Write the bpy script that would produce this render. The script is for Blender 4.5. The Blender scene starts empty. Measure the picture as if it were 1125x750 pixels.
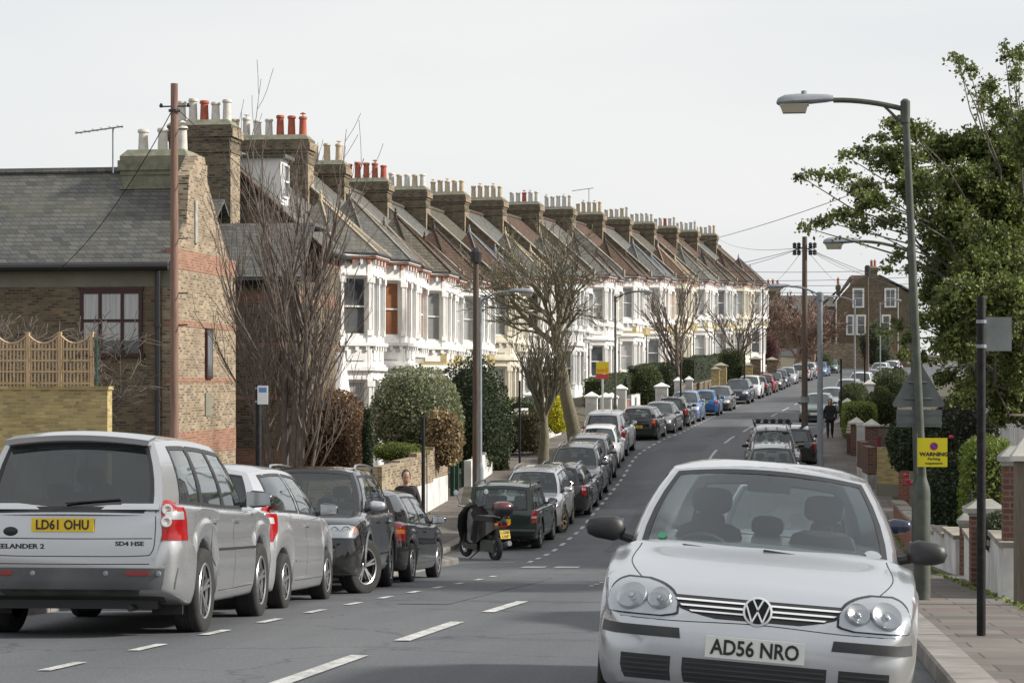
import bpy, bmesh, math, random
from mathutils import Vector, Matrix, noise
from mathutils.bvhtree import BVHTree
R = math.radians
SC = bpy.context.scene
COL = SC.collection
# ---------------------------------------------------------------- camera, light, exposure
F = 2300.0; K = F/1900.0
TH = math.atan(314.5/F); CT, ST = math.cos(TH), math.sin(TH)
cd = bpy.data.cameras.new('camera'); cam = bpy.data.objects.new('camera', cd); COL.objects.link(cam)
cam.rotation_euler = (R(90), 0, TH); cd.sensor_width = 36; cd.lens = 36*F/1125.0
cd.shift_y = 45/1125.0; cd.clip_start = .1; cd.clip_end = 3000
SC.camera = cam
SUN_EL, SUN_AZ = 31.0, 84.0            # azimuth clockwise from +Y
w = bpy.data.worlds.new('World'); SC.world = w; w.use_nodes = True
nt = w.node_tree; bg = nt.nodes['Background']
sky = nt.nodes.new('ShaderNodeTexSky'); sky.sky_type = 'NISHITA'; sky.sun_disc = False
sky.sun_elevation = R(SUN_EL); sky.sun_rotation = R(SUN_AZ); sky.dust_density = 3.0; sky.air_density = 1.0
hz = nt.nodes.new('ShaderNodeMix'); hz.data_type = 'RGBA'; hz.inputs[0].default_value = .93
nzt = nt.nodes.new('ShaderNodeTexNoise'); nzt.inputs['Scale'].default_value = 1.6; nzt.inputs['Detail'].default_value = 4
mpw = nt.nodes.new('ShaderNodeMapping'); mpw.inputs['Scale'].default_value = (1, 1, 5)
tcw = nt.nodes.new('ShaderNodeTexCoord')
crw = nt.nodes.new('ShaderNodeValToRGB')
crw.color_ramp.elements[0].position = .3; crw.color_ramp.elements[0].color = (.465, .485, .51, 1)
crw.color_ramp.elements[1].position = .7; crw.color_ramp.elements[1].color = (.58, .582, .578, 1)
vmw = nt.nodes.new('ShaderNodeVectorMath'); vmw.operation = 'SCALE'; vmw.inputs['Scale'].default_value = 10.6
nt.links.new(tcw.outputs['Generated'], mpw.inputs[0]); nt.links.new(mpw.outputs[0], nzt.inputs['Vector'])
nt.links.new(nzt.outputs['Fac'], crw.inputs[0]); nt.links.new(crw.outputs[0], vmw.inputs[0])
nt.links.new(sky.outputs[0], hz.inputs[6]); nt.links.new(vmw.outputs[0], hz.inputs[7])
nt.links.new(hz.outputs[2], bg.inputs['Color']); bg.inputs['Strength'].default_value = .1
sl = bpy.data.lights.new('sun', 'SUN'); sl.energy = 3.8; sl.angle = R(6); sl.color = (1, .95, .87)
so = bpy.data.objects.new('sun', sl); COL.objects.link(so)
sdir = Vector((math.sin(R(SUN_AZ))*math.cos(R(SUN_EL)), math.cos(R(SUN_AZ))*math.cos(R(SUN_EL)), math.sin(R(SUN_EL))))
so.rotation_euler = sdir.to_track_quat('Z', 'Y').to_euler()
SC.view_settings.view_transform = 'Standard'; SC.view_settings.look = 'None'
SC.view_settings.exposure = 0.58; SC.view_settings.gamma = 1
SC.render.engine = 'CYCLES'; SC.cycles.max_bounces = 6; SC.cycles.transparent_max_bounces = 12
SC.cycles.diffuse_bounces = 3; SC.cycles.glossy_bounces = 3

# ---------------------------------------------------------------- helpers
def P(x, y, D):
    "world point seen at picture position x, y; D metres deep on the survey's scale"
    D = D*K; xc = (x-562.5)/F*D
    return Vector((xc*CT-D*ST, xc*ST+D*CT, (420-y)/F*D))
def interp(tab, t):
    if t <= tab[0][0]: return tab[0][1]
    if t >= tab[-1][0]: return tab[-1][1]
    n = len(tab)
    for i in range(n-1):
        if tab[i][0] <= t <= tab[i+1][0]: break
    x0, y0 = tab[i]; x1, y1 = tab[i+1]; h = x1-x0
    d = (y1-y0)/h
    def slope(j):
        if j == 0 or j == n-1: return None
        a = (tab[j][1]-tab[j-1][1])/(tab[j][0]-tab[j-1][0]); b = (tab[j+1][1]-tab[j][1])/(tab[j+1][0]-tab[j][0])
        return 0 if a*b <= 0 else 2*a*b/(a+b)
    m0 = slope(i); m1 = slope(i+1)
    m0 = d if m0 is None else m0; m1 = d if m1 is None else m1
    s = (t-x0)/h
    return (2*s**3-3*s*s+1)*y0+(s**3-2*s*s+s)*h*m0+(-2*s**3+3*s*s)*y1+(s**3-s*s)*h*m1

def mat(name, col, rough=.8, metal=0, coat=0, spec=.5, emit=None, trans=None):
    m = bpy.data.materials.new(name); m.use_nodes = True
    b = m.node_tree.nodes['Principled BSDF']
    b.inputs['Base Color'].default_value = (*col, 1); b.inputs['Roughness'].default_value = rough
    b.inputs['Metallic'].default_value = metal; b.inputs['Coat Weight'].default_value = coat
    b.inputs['Coat Roughness'].default_value = .05
    b.inputs['Specular IOR Level'].default_value = spec
    return m
def nodes(m): return m.node_tree.nodes, m.node_tree.links, m.node_tree.nodes['Principled BSDF']
def noisy(name, c1, c2, scale=5, rough=.85, bump=0, detail=6, c3=None, coord='Object', stretch=None, spec=.4, metal=0, big=None):
    m = mat(name, c1, rough, metal, spec=spec); N, Lk, b = nodes(m)
    tc = N.new('ShaderNodeTexCoord'); mp = N.new('ShaderNodeMapping')
    if stretch: mp.inputs['Scale'].default_value = stretch
    Lk.new(tc.outputs[coord], mp.inputs[0])
    nz = N.new('ShaderNodeTexNoise'); nz.inputs['Scale'].default_value = scale; nz.inputs['Detail'].default_value = detail
    nz.inputs['Roughness'].default_value = .65
    Lk.new(mp.outputs[0], nz.inputs['Vector'])
    cr = N.new('ShaderNodeValToRGB'); e = cr.color_ramp.elements
    e[0].position = .33; e[0].color = (*c1, 1); e[1].position = .67; e[1].color = (*c2, 1)
    if c3: x = e.new(.5); x.color = (*c3, 1)
    Lk.new(nz.outputs['Fac'], cr.inputs[0]); out = cr.outputs[0]
    if big:
        n2 = N.new('ShaderNodeTexNoise'); n2.inputs['Scale'].default_value = big[0]; n2.inputs['Detail'].default_value = 5
        Lk.new(tc.outputs[coord], n2.inputs['Vector'])
        r2 = N.new('ShaderNodeMapRange'); r2.inputs[1].default_value = .35; r2.inputs[2].default_value = .65
        r2.inputs[3].default_value = big[1]; r2.inputs[4].default_value = big[2]
        Lk.new(n2.outputs['Fac'], r2.inputs[0])
        mx = N.new('ShaderNodeVectorMath'); mx.operation = 'SCALE'
        Lk.new(out, mx.inputs[0]); Lk.new(r2.outputs[0], mx.inputs['Scale']); out = mx.outputs[0]
    Lk.new(out, b.inputs['Base Color'])
    if bump:
        bp = N.new('ShaderNodeBump'); bp.inputs['Strength'].default_value = bump; bp.inputs['Distance'].default_value = .01
        Lk.new(nz.outputs['Fac'], bp.inputs['Height']); Lk.new(bp.outputs[0], b.inputs['Normal'])
    return m
def brickmat(name, cols, mortar, bw=.225, bh=.075, ms=.012, rough=.9, plane='wall', dirt=None, bump=.4, offset=.5, spec=.2, warp=0):
    """courses in object space; cols = colour stops across brick-to-brick variation"""
    m = mat(name, cols[0], rough, spec=spec); N, Lk, b = nodes(m)
    tc = N.new('ShaderNodeTexCoord'); sp = N.new('ShaderNodeSeparateXYZ'); Lk.new(tc.outputs['Object'], sp.inputs[0])
    cb = N.new('ShaderNodeCombineXYZ')
    if plane == 'wall':
        ad = N.new('ShaderNodeMath'); ad.operation = 'ADD'; Lk.new(sp.outputs[0], ad.inputs[0]); Lk.new(sp.outputs[1], ad.inputs[1])
        Lk.new(ad.outputs[0], cb.inputs[0]); Lk.new(sp.outputs[2], cb.inputs[1])
    elif plane == 'roofx':      # roof falling along x
        Lk.new(sp.outputs[1], cb.inputs[0]); Lk.new(sp.outputs[2], cb.inputs[1])
    else:
        Lk.new(sp.outputs[0], cb.inputs[0]); Lk.new(sp.outputs[1], cb.inputs[1])
    vec = cb.outputs[0]
    bk = N.new('ShaderNodeTexBrick'); bk.inputs['Scale'].default_value = 1
    bk.inputs['Brick Width'].default_value = bw; bk.inputs['Row Height'].default_value = bh
    bk.inputs['Mortar Size'].default_value = ms; bk.inputs['Mortar Smooth'].default_value = .3; bk.offset = offset
    bk.inputs['Color1'].default_value = (0, 0, 0, 1); bk.inputs['Color2'].default_value = (1, 1, 1, 1)
    bk.inputs['Mortar'].default_value = (.5, .5, .5, 1)
    Lk.new(vec, bk.inputs['Vector'])
    nz = N.new('ShaderNodeTexNoise'); nz.inputs['Scale'].default_value = 3.5; nz.inputs['Detail'].default_value = 5
    Lk.new(tc.outputs['Object'], nz.inputs['Vector'])
    mxv = N.new('ShaderNodeMix'); mxv.data_type = 'FLOAT'; mxv.inputs[0].default_value = .3
    Lk.new(bk.outputs['Color'], mxv.inputs[2]); Lk.new(nz.outputs['Fac'], mxv.inputs[3])
    cr = N.new('ShaderNodeValToRGB'); e = cr.color_ramp.elements
    n = len(cols); e[0].position = .12; e[0].color = (*cols[0], 1); e[1].position = .85; e[1].color = (*cols[-1], 1)
    for i in range(1, n-1): x = e.new(.12+.73*i/(n-1)); x.color = (*cols[i], 1)
    Lk.new(mxv.outputs[0], cr.inputs[0])
    mo = N.new('ShaderNodeMix'); mo.data_type = 'RGBA'; mo.inputs[7].default_value = (*mortar, 1)
    Lk.new(bk.outputs['Fac'], mo.inputs[0]); Lk.new(cr.outputs[0], mo.inputs[6])
    out = mo.outputs[2]
    if dirt:
        n2 = N.new('ShaderNodeTexNoise'); n2.inputs['Scale'].default_value = dirt[0]; n2.inputs['Detail'].default_value = 7; n2.inputs['Roughness'].default_value = .7
        Lk.new(tc.outputs['Object'], n2.inputs['Vector'])
        r2 = N.new('ShaderNodeMapRange'); r2.inputs[1].default_value = .38; r2.inputs[2].default_value = .66; Lk.new(n2.outputs['Fac'], r2.inputs[0])
        dm = N.new('ShaderNodeMath'); dm.operation = 'MULTIPLY'; dm.inputs[1].default_value = dirt[2]; Lk.new(r2.outputs[0], dm.inputs[0])
        md = N.new('ShaderNodeMix'); md.data_type = 'RGBA'; md.inputs[7].default_value = (*dirt[1], 1)
        Lk.new(dm.outputs[0], md.inputs[0]); Lk.new(out, md.inputs[6]); out = md.outputs[2]
    Lk.new(out, b.inputs['Base Color'])
    bp = N.new('ShaderNodeBump'); bp.inputs['Strength'].default_value = bump; bp.inputs['Distance'].default_value = .008; bp.invert = True
    Lk.new(bk.outputs['Fac'], bp.inputs['Height']); Lk.new(bp.outputs[0], b.inputs['Normal'])
    return m

class MB:
    "collects shapes into one mesh; M is a matrix applied to what is added"
    def __init__(s): s.v = []; s.f = []; s.m = []; s.M = Matrix(); s.mi = 0
    def add(s, vs, fs, mi=None):
        o = len(s.v); M = s.M
        s.v += [M @ Vector(v) for v in vs]; s.f += [[i+o for i in f] for f in fs]
        s.m += [s.mi if mi is None else mi]*len(fs)
    def box(s, x0, x1, y0, y1, z0, z1, mi=None):
        s.add([(x0,y0,z0),(x1,y0,z0),(x1,y1,z0),(x0,y1,z0),(x0,y0,z1),(x1,y0,z1),(x1,y1,z1),(x0,y1,z1)],
              [(0,3,2,1),(4,5,6,7),(0,1,5,4),(1,2,6,5),(2,3,7,6),(3,0,4,7)], mi)
    def prism(s, poly, z0, z1, mi=None, top=None):
        n = len(poly); t = top or poly
        s.add([(p[0],p[1],z0) for p in poly]+[(p[0],p[1],z1) for p in t],
              [tuple(range(n-1,-1,-1)), tuple(range(n,2*n))]+[(i,(i+1)%n,n+(i+1)%n,n+i) for i in range(n)], mi)
    def slab(s, pts, n, mi=None):
        "solid from a flat polygon of 3D points pushed along n"
        k = len(pts); n = Vector(n); a = [Vector(p) for p in pts]
        s.add(a+[p+n for p in a], [tuple(range(k-1,-1,-1)), tuple(range(k,2*k))]+[(i,(i+1)%k,k+(i+1)%k,k+i) for i in range(k)], mi)
    def lathe(s, c, prof, n=12, mi=None, axis='z', cap=True):
        vs, fs = [], []; k = len(prof)
        for i in range(n):
            a = 2*math.pi*i/n
            for r, z in prof:
                p = (r*math.cos(a), r*math.sin(a), z)
                if axis == 'x': p = (p[2], p[0], p[1])
                if axis == 'y': p = (p[0], p[2], p[1])
                vs.append((c[0]+p[0], c[1]+p[1], c[2]+p[2]))
        for i in range(n):
            j = (i+1) % n
            for q in range(k-1): fs.append((i*k+q, j*k+q, j*k+q+1, i*k+q+1))
        if cap and prof[0][0] > 1e-5: fs.append(tuple(i*k for i in range(n-1,-1,-1)))
        if cap and prof[-1][0] > 1e-5: fs.append(tuple(i*k+k-1 for i in range(n)))
        s.add(vs, fs, mi)
    def tube(s, pts, rad, n=6, mi=None, cap=True):
        pts = [Vector(p) for p in pts]; k = len(pts)
        if not isinstance(rad, (list, tuple)): rad = [rad]*k
        vs, fs = [], []; up = None
        for i, p in enumerate(pts):
            d = (pts[min(i+1,k-1)]-pts[max(i-1,0)]).normalized()
            if up is None:
                up = Vector((0,0,1)) if abs(d.z) < .9 else Vector((1,0,0))
            a = d.cross(up)
            if a.length < 1e-4: a = d.cross(Vector((0,1,0)))
            a.normalize(); b = a.cross(d); up = b
            for j in range(n):
                t = 2*math.pi*j/n; vs.append(p+(a*math.cos(t)+b*math.sin(t))*rad[i])
        for i in range(k-1):
            for j in range(n):
                q = (j+1) % n; fs.append((i*n+j, i*n+q, (i+1)*n+q, (i+1)*n+j))
        if cap: fs.append(tuple(range(n-1,-1,-1))); fs.append(tuple((k-1)*n+j for j in range(n)))
        s.add(vs, fs, mi)
    def build(s, name, mats, parent=None, smooth=None):
        me = bpy.data.meshes.new(name); me.from_pydata([tuple(v) for v in s.v], [], s.f)
        for m in (mats if isinstance(mats, (list, tuple)) else [mats]): me.materials.append(m)
        if any(s.m): me.polygons.foreach_set('material_index', s.m)
        if smooth is not None:
            me.polygons.foreach_set('use_smooth', [True]*len(me.polygons)); me.set_sharp_from_angle(angle=R(smooth))
        me.update()
        o = bpy.data.objects.new(name, me); COL.objects.link(o)
        if parent is not None: o.parent = parent
        return o
def fixnormals(o):
    bm = bmesh.new(); bm.from_mesh(o.data); bmesh.ops.recalc_face_normals(bm, faces=bm.faces); bm.to_mesh(o.data); bm.free()
def tag(o, label=None, cat=None, group=None, kind=None):
    if label:
        o['label'] = label
        if len(label.split()) > 16: print('LONG', len(label.split()), label)
    if cat: o['category'] = cat
    if group: o['group'] = group
    if kind or cat: o['kind'] = kind or 'thing'
    return o
def empty(name, loc, rz=0):
    o = bpy.data.objects.new(name, None); COL.objects.link(o); o.location = loc; o.rotation_euler = (0, 0, rz); return o
CH = {}
def kids(o): return [c for c in bpy.data.objects if c.parent == o]
def copy_tree(o, parent=None, cache={}):
    if o.name not in cache: cache[o.name] = kids(o)
    c = o.copy(); COL.objects.link(c)
    if parent is not None: c.parent = parent
    for ch in cache[o.name]: copy_tree(ch, c)
    return c
def text(body, size, M, m, parent, name='lettering', ex=.0015, align='CENTER', bold=0, sx=1):
    cu = bpy.data.curves.new(name, 'FONT'); cu.body = body; cu.size = size; cu.align_x = align; cu.align_y = 'CENTER'
    cu.extrude = ex; cu.offset = bold; cu.resolution_u = 3
    cu.materials.append(m); o = bpy.data.objects.new(name, cu); COL.objects.link(o)
    bpy.context.view_layer.update(); me = bpy.data.meshes.new_from_object(o.evaluated_get(bpy.context.evaluated_depsgraph_get()))
    bpy.data.objects.remove(o); o = bpy.data.objects.new(name, me); COL.objects.link(o); o.parent = parent
    o.matrix_basis = M @ Matrix.Diagonal((sx, 1, 1, 1)); return o

# ---------------------------------------------------------------- materials of the setting
M = {}
def asphalt():
    m = mat('asphalt', (.07,.07,.075), .82, spec=.35); N, Lk, b = nodes(m)
    tc = N.new('ShaderNodeTexCoord')
    a = N.new('ShaderNodeTexNoise'); a.inputs['Scale'].default_value = 45; a.inputs['Detail'].default_value = 3
    c = N.new('ShaderNodeTexNoise'); c.inputs['Scale'].default_value = .45; c.inputs['Detail'].default_value = 6; c.inputs['Roughness'].default_value = .6
    mp = N.new('ShaderNodeMapping'); mp.inputs['Scale'].default_value = (1.4, .12, 1)
    Lk.new(tc.outputs['Object'], mp.inputs[0]); Lk.new(mp.outputs[0], c.inputs['Vector']); Lk.new(tc.outputs['Object'], a.inputs['Vector'])
    v = N.new('ShaderNodeTexVoronoi'); v.feature = 'DISTANCE_TO_EDGE'; v.inputs['Scale'].default_value = .35
    nd = N.new('ShaderNodeTexNoise'); nd.inputs['Scale'].default_value = 1.5; nd.inputs['Detail'].default_value = 5
    mv = N.new('ShaderNodeVectorMath'); mv.operation = 'MULTIPLY_ADD'; mv.inputs[1].default_value = (1.2,1.2,0)
    Lk.new(tc.outputs['Object'], nd.inputs['Vector']); Lk.new(nd.outputs['Color'], mv.inputs[0]); Lk.new(tc.outputs['Object'], mv.inputs[2]); Lk.new(mv.outputs[0], v.inputs['Vector'])
    cr = N.new('ShaderNodeValToRGB'); e = cr.color_ramp.elements
    e[0].position = .3; e[0].color = (.076,.080,.088,1); e[1].position = .72; e[1].color = (.120,.124,.131,1)
    Lk.new(c.outputs['Fac'], cr.inputs[0])
    r = N.new('ShaderNodeMapRange'); r.inputs[1].default_value = .3; r.inputs[2].default_value = .7; r.inputs[3].default_value = .78; r.inputs[4].default_value = 1.25
    Lk.new(a.outputs['Fac'], r.inputs[0])
    s1 = N.new('ShaderNodeVectorMath'); s1.operation = 'SCALE'; Lk.new(cr.outputs[0], s1.inputs[0]); Lk.new(r.outputs[0], s1.inputs['Scale'])
    r3 = N.new('ShaderNodeMapRange'); r3.inputs[1].default_value = 0; r3.inputs[2].default_value = .012; r3.inputs[3].default_value = .6; r3.inputs[4].default_value = 1
    Lk.new(v.outputs['Distance'], r3.inputs[0])
    s2 = N.new('ShaderNodeVectorMath'); s2.operation = 'SCALE'; Lk.new(s1.outputs[0], s2.inputs[0]); Lk.new(r3.outputs[0], s2.inputs['Scale'])
    Lk.new(s2.outputs[0], b.inputs['Base Color'])
    bp = N.new('ShaderNodeBump'); bp.inputs['Strength'].default_value = .35; bp.inputs['Distance'].default_value = .006
    Lk.new(a.outputs['Fac'], bp.inputs['Height']); Lk.new(bp.outputs[0], b.inputs['Normal'])
    return m
M['asphalt'] = asphalt()
M['paving'] = brickmat('paving', [(.12,.108,.10),(.165,.15,.137),(.195,.175,.16),(.165,.13,.115)], (.07,.065,.06), bw=.9, bh=.6, ms=.012, plane='floor', dirt=(.8,(.10,.095,.085),.55), bump=.3)
M['kerb'] = noisy('kerb_stone', (.19,.18,.165), (.28,.26,.24), 4, bump=.2, big=(1.2,.8,1.15))
M['earth'] = noisy('earth', (.06,.05,.035), (.09,.085,.05), 3, bump=.3)
M['roadpaint'] = noisy('road_paint', (.22,.22,.215), (.60,.60,.58), 22, .75, detail=9, c3=(.50,.50,.485), big=(2.5,.72,1.1))
BY = [(.10,.075,.045),(.24,.165,.085),(.36,.25,.12),(.30,.215,.125),(.17,.12,.075)]
M['stock'] = brickmat('london_stock_brick', [(.06,.05,.038),(.15,.11,.065),(.27,.19,.105),(.18,.135,.085),(.07,.058,.045)], (.19,.17,.14), dirt=(.7,(.075,.062,.045),.5))
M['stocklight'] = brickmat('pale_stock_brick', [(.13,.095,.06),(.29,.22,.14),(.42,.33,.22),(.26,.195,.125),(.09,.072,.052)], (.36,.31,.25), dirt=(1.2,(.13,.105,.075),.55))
M['yellowbrick'] = brickmat('yellow_brick', [(.26,.19,.07),(.48,.37,.14),(.56,.44,.19),(.40,.31,.13),(.30,.23,.11)], (.40,.34,.22), dirt=(1.1,(.22,.19,.10),.4))
M['darkbrick'] = brickmat('sooty_brick', [(.05,.04,.03),(.14,.105,.07),(.24,.175,.105),(.16,.12,.08),(.06,.05,.04)], (.17,.155,.125), dirt=(1.3,(.075,.07,.048),.45), bh=.085, ms=.016)
M['redbrick'] = brickmat('red_brick', [(.20,.055,.035),(.30,.09,.055),(.34,.115,.07),(.24,.075,.05)], (.26,.22,.19), dirt=(1,(.14,.07,.05),.35))
M['redband'] = brickmat('red_brick_band', [(.20,.08,.05),(.30,.125,.08),(.36,.19,.13)], (.30,.24,.19), dirt=(1.4,(.22,.15,.10),.5))
M['slate'] = brickmat('roof_slate', [(.05,.052,.054),(.085,.087,.088),(.13,.128,.12),(.075,.077,.078)], (.025,.025,.025), bw=.27, bh=.125, ms=.011, plane='wall', dirt=(.9,(.12,.115,.08),.55), rough=.6, spec=.4)
M['slatelight'] = brickmat('weathered_slate', [(.07,.07,.068),(.105,.102,.096),(.14,.132,.118),(.09,.089,.086)], (.035,.035,.033), bw=.3, bh=.18, ms=.01, plane='wall', dirt=(.9,(.16,.15,.11),.4), rough=.65)
M['tile'] = brickmat('brown_tile', [(.065,.042,.036),(.10,.062,.05),(.14,.085,.066),(.085,.055,.045)], (.04,.025,.02), bw=.2, bh=.14, ms=.014, dirt=(.9,(.09,.075,.05),.5))
M['tilegrey'] = brickmat('grey_brown_tile', [(.075,.066,.056),(.11,.096,.08),(.145,.125,.10),(.09,.08,.068)], (.04,.035,.03), bw=.22, bh=.15, ms=.014, dirt=(.9,(.09,.09,.06),.5))
M['stucco'] = noisy('white_stucco', (.76,.75,.725), (.84,.83,.81), 3.5, .75, bump=.05, big=(.9,.9,1.04))
M['stuccogrey'] = noisy('dulled_stucco', (.58,.58,.57), (.70,.695,.68), 2.5, .8, bump=.05, big=(.6,.85,1.06))
M['stuccocream'] = noisy('cream_stucco', (.60,.55,.44), (.72,.68,.58), 3.5, .75, bump=.05, big=(.9,.9,1.04))
M['dentil'] = noisy('terracotta_bracket', (.22,.075,.045), (.34,.14,.09), 8, .85)
M['coping'] = noisy('stone_coping', (.22,.20,.165), (.36,.33,.275), 3, .9, bump=.2, big=(1.5,.75,1.1))
M['render'] = noisy('grey_render', (.17,.165,.125), (.23,.22,.175), 1.2, .9, bump=.1)
M['cement'] = noisy('cement_cap', (.24,.235,.21), (.42,.41,.38), 3, .9, bump=.2)
M['moss'] = noisy('mossy_cement', (.13,.135,.09), (.26,.25,.19), 4, .95, bump=.3)
M['potbuff'] = noisy('buff_clay', (.42,.33,.22), (.58,.48,.35), 5, .85)
M['potwhite'] = noisy('pale_clay', (.46,.43,.38), (.64,.61,.56), 5, .85)
M['potred'] = noisy('red_clay', (.30,.07,.04), (.44,.13,.075), 5, .8)
M['black'] = mat('black_iron', (.018,.018,.02), .45)
M['blackpaint'] = noisy('worn_black_paint', (.006,.006,.007), (.022,.02,.021), 18, .65, detail=8, spec=.2)
M['wood'] = noisy('weathered_pole_timber', (.075,.055,.042), (.15,.11,.085), 3, .85, bump=.4, stretch=(9,9,.5))
M['woodred'] = noisy('reddish_pole_timber', (.15,.088,.066), (.27,.175,.135), 3, .85, bump=.4, stretch=(9,9,.5))
M['woodfence'] = noisy('fence_timber', (.42,.29,.16), (.60,.45,.28), 4, .8, bump=.2, stretch=(4,4,.7))
M['oldfence'] = noisy('grey_fence_timber', (.10,.085,.065), (.19,.16,.125), 4, .9, bump=.2, stretch=(6,6,.6))
M['galv'] = noisy('green_grey_steel', (.055,.065,.052), (.095,.105,.085), 6, .65, metal=0, big=(2,.8,1.1))
M['lampgrey'] = noisy('lamp_grey', (.20,.22,.24), (.28,.30,.32), 5, .5)
M['signgrey'] = noisy('sign_back_grey', (.10,.115,.115), (.15,.165,.165), 5, .5, metal=.2)
M['signyellow'] = mat('yellow_sign', (.72,.62,.01), .5)
M['white'] = mat('white_paint', (.78,.78,.76), .5)
M['whitewall'] = noisy('whitewashed_wall', (.56,.555,.53), (.72,.715,.69), 2.2, .85, bump=.15, big=(1.4,.72,1.08))
M['windowframe'] = mat('white_window_frame', (.76,.75,.72), .5)
M['maroon'] = mat('maroon_window_frame', (.045,.015,.013), .55)
M['glassdark'] = noisy('window_glass', (.035,.042,.048), (.12,.13,.135), 1.3, .06, detail=1, spec=1)
M['netcurtain'] = noisy('window_with_net_curtain', (.30,.31,.31), (.46,.46,.45), 2.0, .12, detail=2, spec=1, stretch=(9,9,.4))
M['greyblind'] = noisy('grey_blind', (.20,.21,.21), (.28,.285,.28), 2, .3, stretch=(1,1,26), spec=.8)
M['creamcurtain'] = noisy('cream_curtain', (.34,.30,.22), (.50,.46,.38), 2, .3, stretch=(12,12,.3), spec=.8)
M['darkreflect'] = noisy('dark_window_glass', (.015,.02,.024), (.05,.06,.068), 1.1, .04, detail=1, spec=1)
M['bamboo'] = noisy('bamboo_blind', (.20,.075,.03), (.33,.14,.06), 3, .5, stretch=(1,1,30))
M['blindorange'] = noisy('orange_blind', (.42,.20,.06), (.52,.27,.09), 3, .5, stretch=(1,1,20))
M['barkdark'] = noisy('dark_bark', (.085,.068,.057), (.20,.16,.135), 6, .95, bump=.5, stretch=(5,5,1))
M['barkgreen'] = noisy('mossy_bark', (.11,.10,.065), (.22,.195,.135), 6, .95, bump=.5, stretch=(5,5,1))
M['barkgrey'] = noisy('grey_bark', (.10,.085,.075), (.18,.155,.135), 5, .95, bump=.5, stretch=(5,5,1))
M['rubber'] = noisy('tyre_rubber', (.018,.018,.018), (.032,.031,.03), 8, .85)
M['dullplastic'] = mat('black_plastic', (.022,.022,.024), .5)
def leafmat(name, c1, c2, c3, scale=3):
    m = mat(name, c1, .55, spec=.35); N, Lk, b = nodes(m)
    g = N.new('ShaderNodeNewGeometry'); tc = N.new('ShaderNodeTexCoord')
    nz = N.new('ShaderNodeTexNoise'); nz.inputs['Scale'].default_value = scale; nz.inputs['Detail'].default_value = 3
    Lk.new(tc.outputs['Object'], nz.inputs['Vector'])
    mx = N.new('ShaderNodeMix'); mx.data_type = 'FLOAT'; mx.inputs[0].default_value = .5
    Lk.new(g.outputs['Random Per Island'], mx.inputs[2]); Lk.new(nz.outputs['Fac'], mx.inputs[3])
    cr = N.new('ShaderNodeValToRGB'); e = cr.color_ramp.elements
    e[0].position = .2; e[0].color = (*c1, 1); e[1].position = .82; e[1].color = (*c3, 1); x = e.new(.5); x.color = (*c2, 1)
    Lk.new(mx.outputs[0], cr.inputs[0]); Lk.new(cr.outputs[0], b.inputs['Base Color'])
    tr = N.new('ShaderNodeBsdfTranslucent'); Lk.new(cr.outputs[0], tr.inputs[0]); ms_ = N.new('ShaderNodeMixShader'); ms_.inputs[0].default_value = .32
    Lk.new(b.outputs[0], ms_.inputs[1]); Lk.new(tr.outputs[0], ms_.inputs[2]); Lk.new(ms_.outputs[0], N['Material Output'].inputs[0])
    return m
M['leafoak'] = leafmat('evergreen_oak_leaf', (.045,.065,.018), (.115,.15,.04), (.29,.325,.085), 1.2)
M['leafdark'] = leafmat('dark_shrub_leaf', (0.017,0.032,0.014), (0.043,0.065,0.026), (0.109,0.131,0.072), 2)
M['leafsilver'] = leafmat('variegated_leaf', (0.087,0.109,0.051), (0.203,0.225,0.123), (0.493,0.493,0.319), 2)
M['leafbrown'] = leafmat('dead_beech_leaf', (0.087,0.051,0.029), (0.189,0.109,0.058), (0.319,0.203,0.116), 2)
M['leaftwig'] = leafmat('reddish_variegated_leaf', (0.116,0.087,0.043), (0.290,0.203,0.102), (0.609,0.493,0.290), 3)
M['leafyellow'] = leafmat('golden_leaf', (0.319,0.319,0.029), (0.725,0.667,0.043), (0.800,0.800,0.087), 3)
M['leafhedge'] = leafmat('hedge_leaf', (0.032,0.051,0.014), (0.065,0.087,0.023), (0.123,0.145,0.043), 2.5)
M['leaflime'] = leafmat('bright_hedge_leaf', (0.087,0.123,0.022), (0.174,0.232,0.043), (0.290,0.348,0.072), 2.5)
M['leafred'] = leafmat('red_twig_leaf', (0.072,0.029,0.026), (0.131,0.051,0.043), (0.189,0.087,0.058), 2.5)

# ---------------------------------------------------------------- lie of the land
ZP = [(-30,-.2),(0,-1.25),(10,-1.81),(20,-2.38),(27,-2.82),(33,-3.21),(40,-3.63),(50,-4.04),(56,-4.0),(60.5,-3.84),(72.6,-3.42),(81,-2.95),(92,-2.52),(97.4,-2.37),
      (104,-2.17),(123,-1.78),(143,-1.2),(159,-.83),(177,-.31),(188,0),(206,.45),(218,.8),(240,1.6),(300,2.6),(900,6)]
XL = [(-30,-8.0),(34,-8.05),(37,-7.1),(43.6,-7.1),(46.5,-8.2),(60,-8.25),(80,-8.75),(92,-8.25),(100,-7.6),(124,-6.7),(143,-5.4),(160,-4.4),(178,-3.1),(190,-2.3),(208,-.3),(221,1.3),(240,4.2),(300,26)]
XD = [(-30,-5.1),(33,-5.15),(46,-5.72),(55,-5.8),(73,-6.1),(81,-6.25),(92,-5.8),(97,-5.4),(104,-5.05),(124,-4.3),(143,-3.0),(160,-2.),(178,-.75),(190,.1),(208,2.1),(221,3.8),(240,6.6),(300,29)]
XR = [(-30,.95),(62,.95),(80,.35),(92,.7),(111,2.1),(124,3.1),(136,4.2),(148,5.9),(165,7.6),(188,10.2),(208,13.5),(225,18),(240,26),(300,60)]
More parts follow.
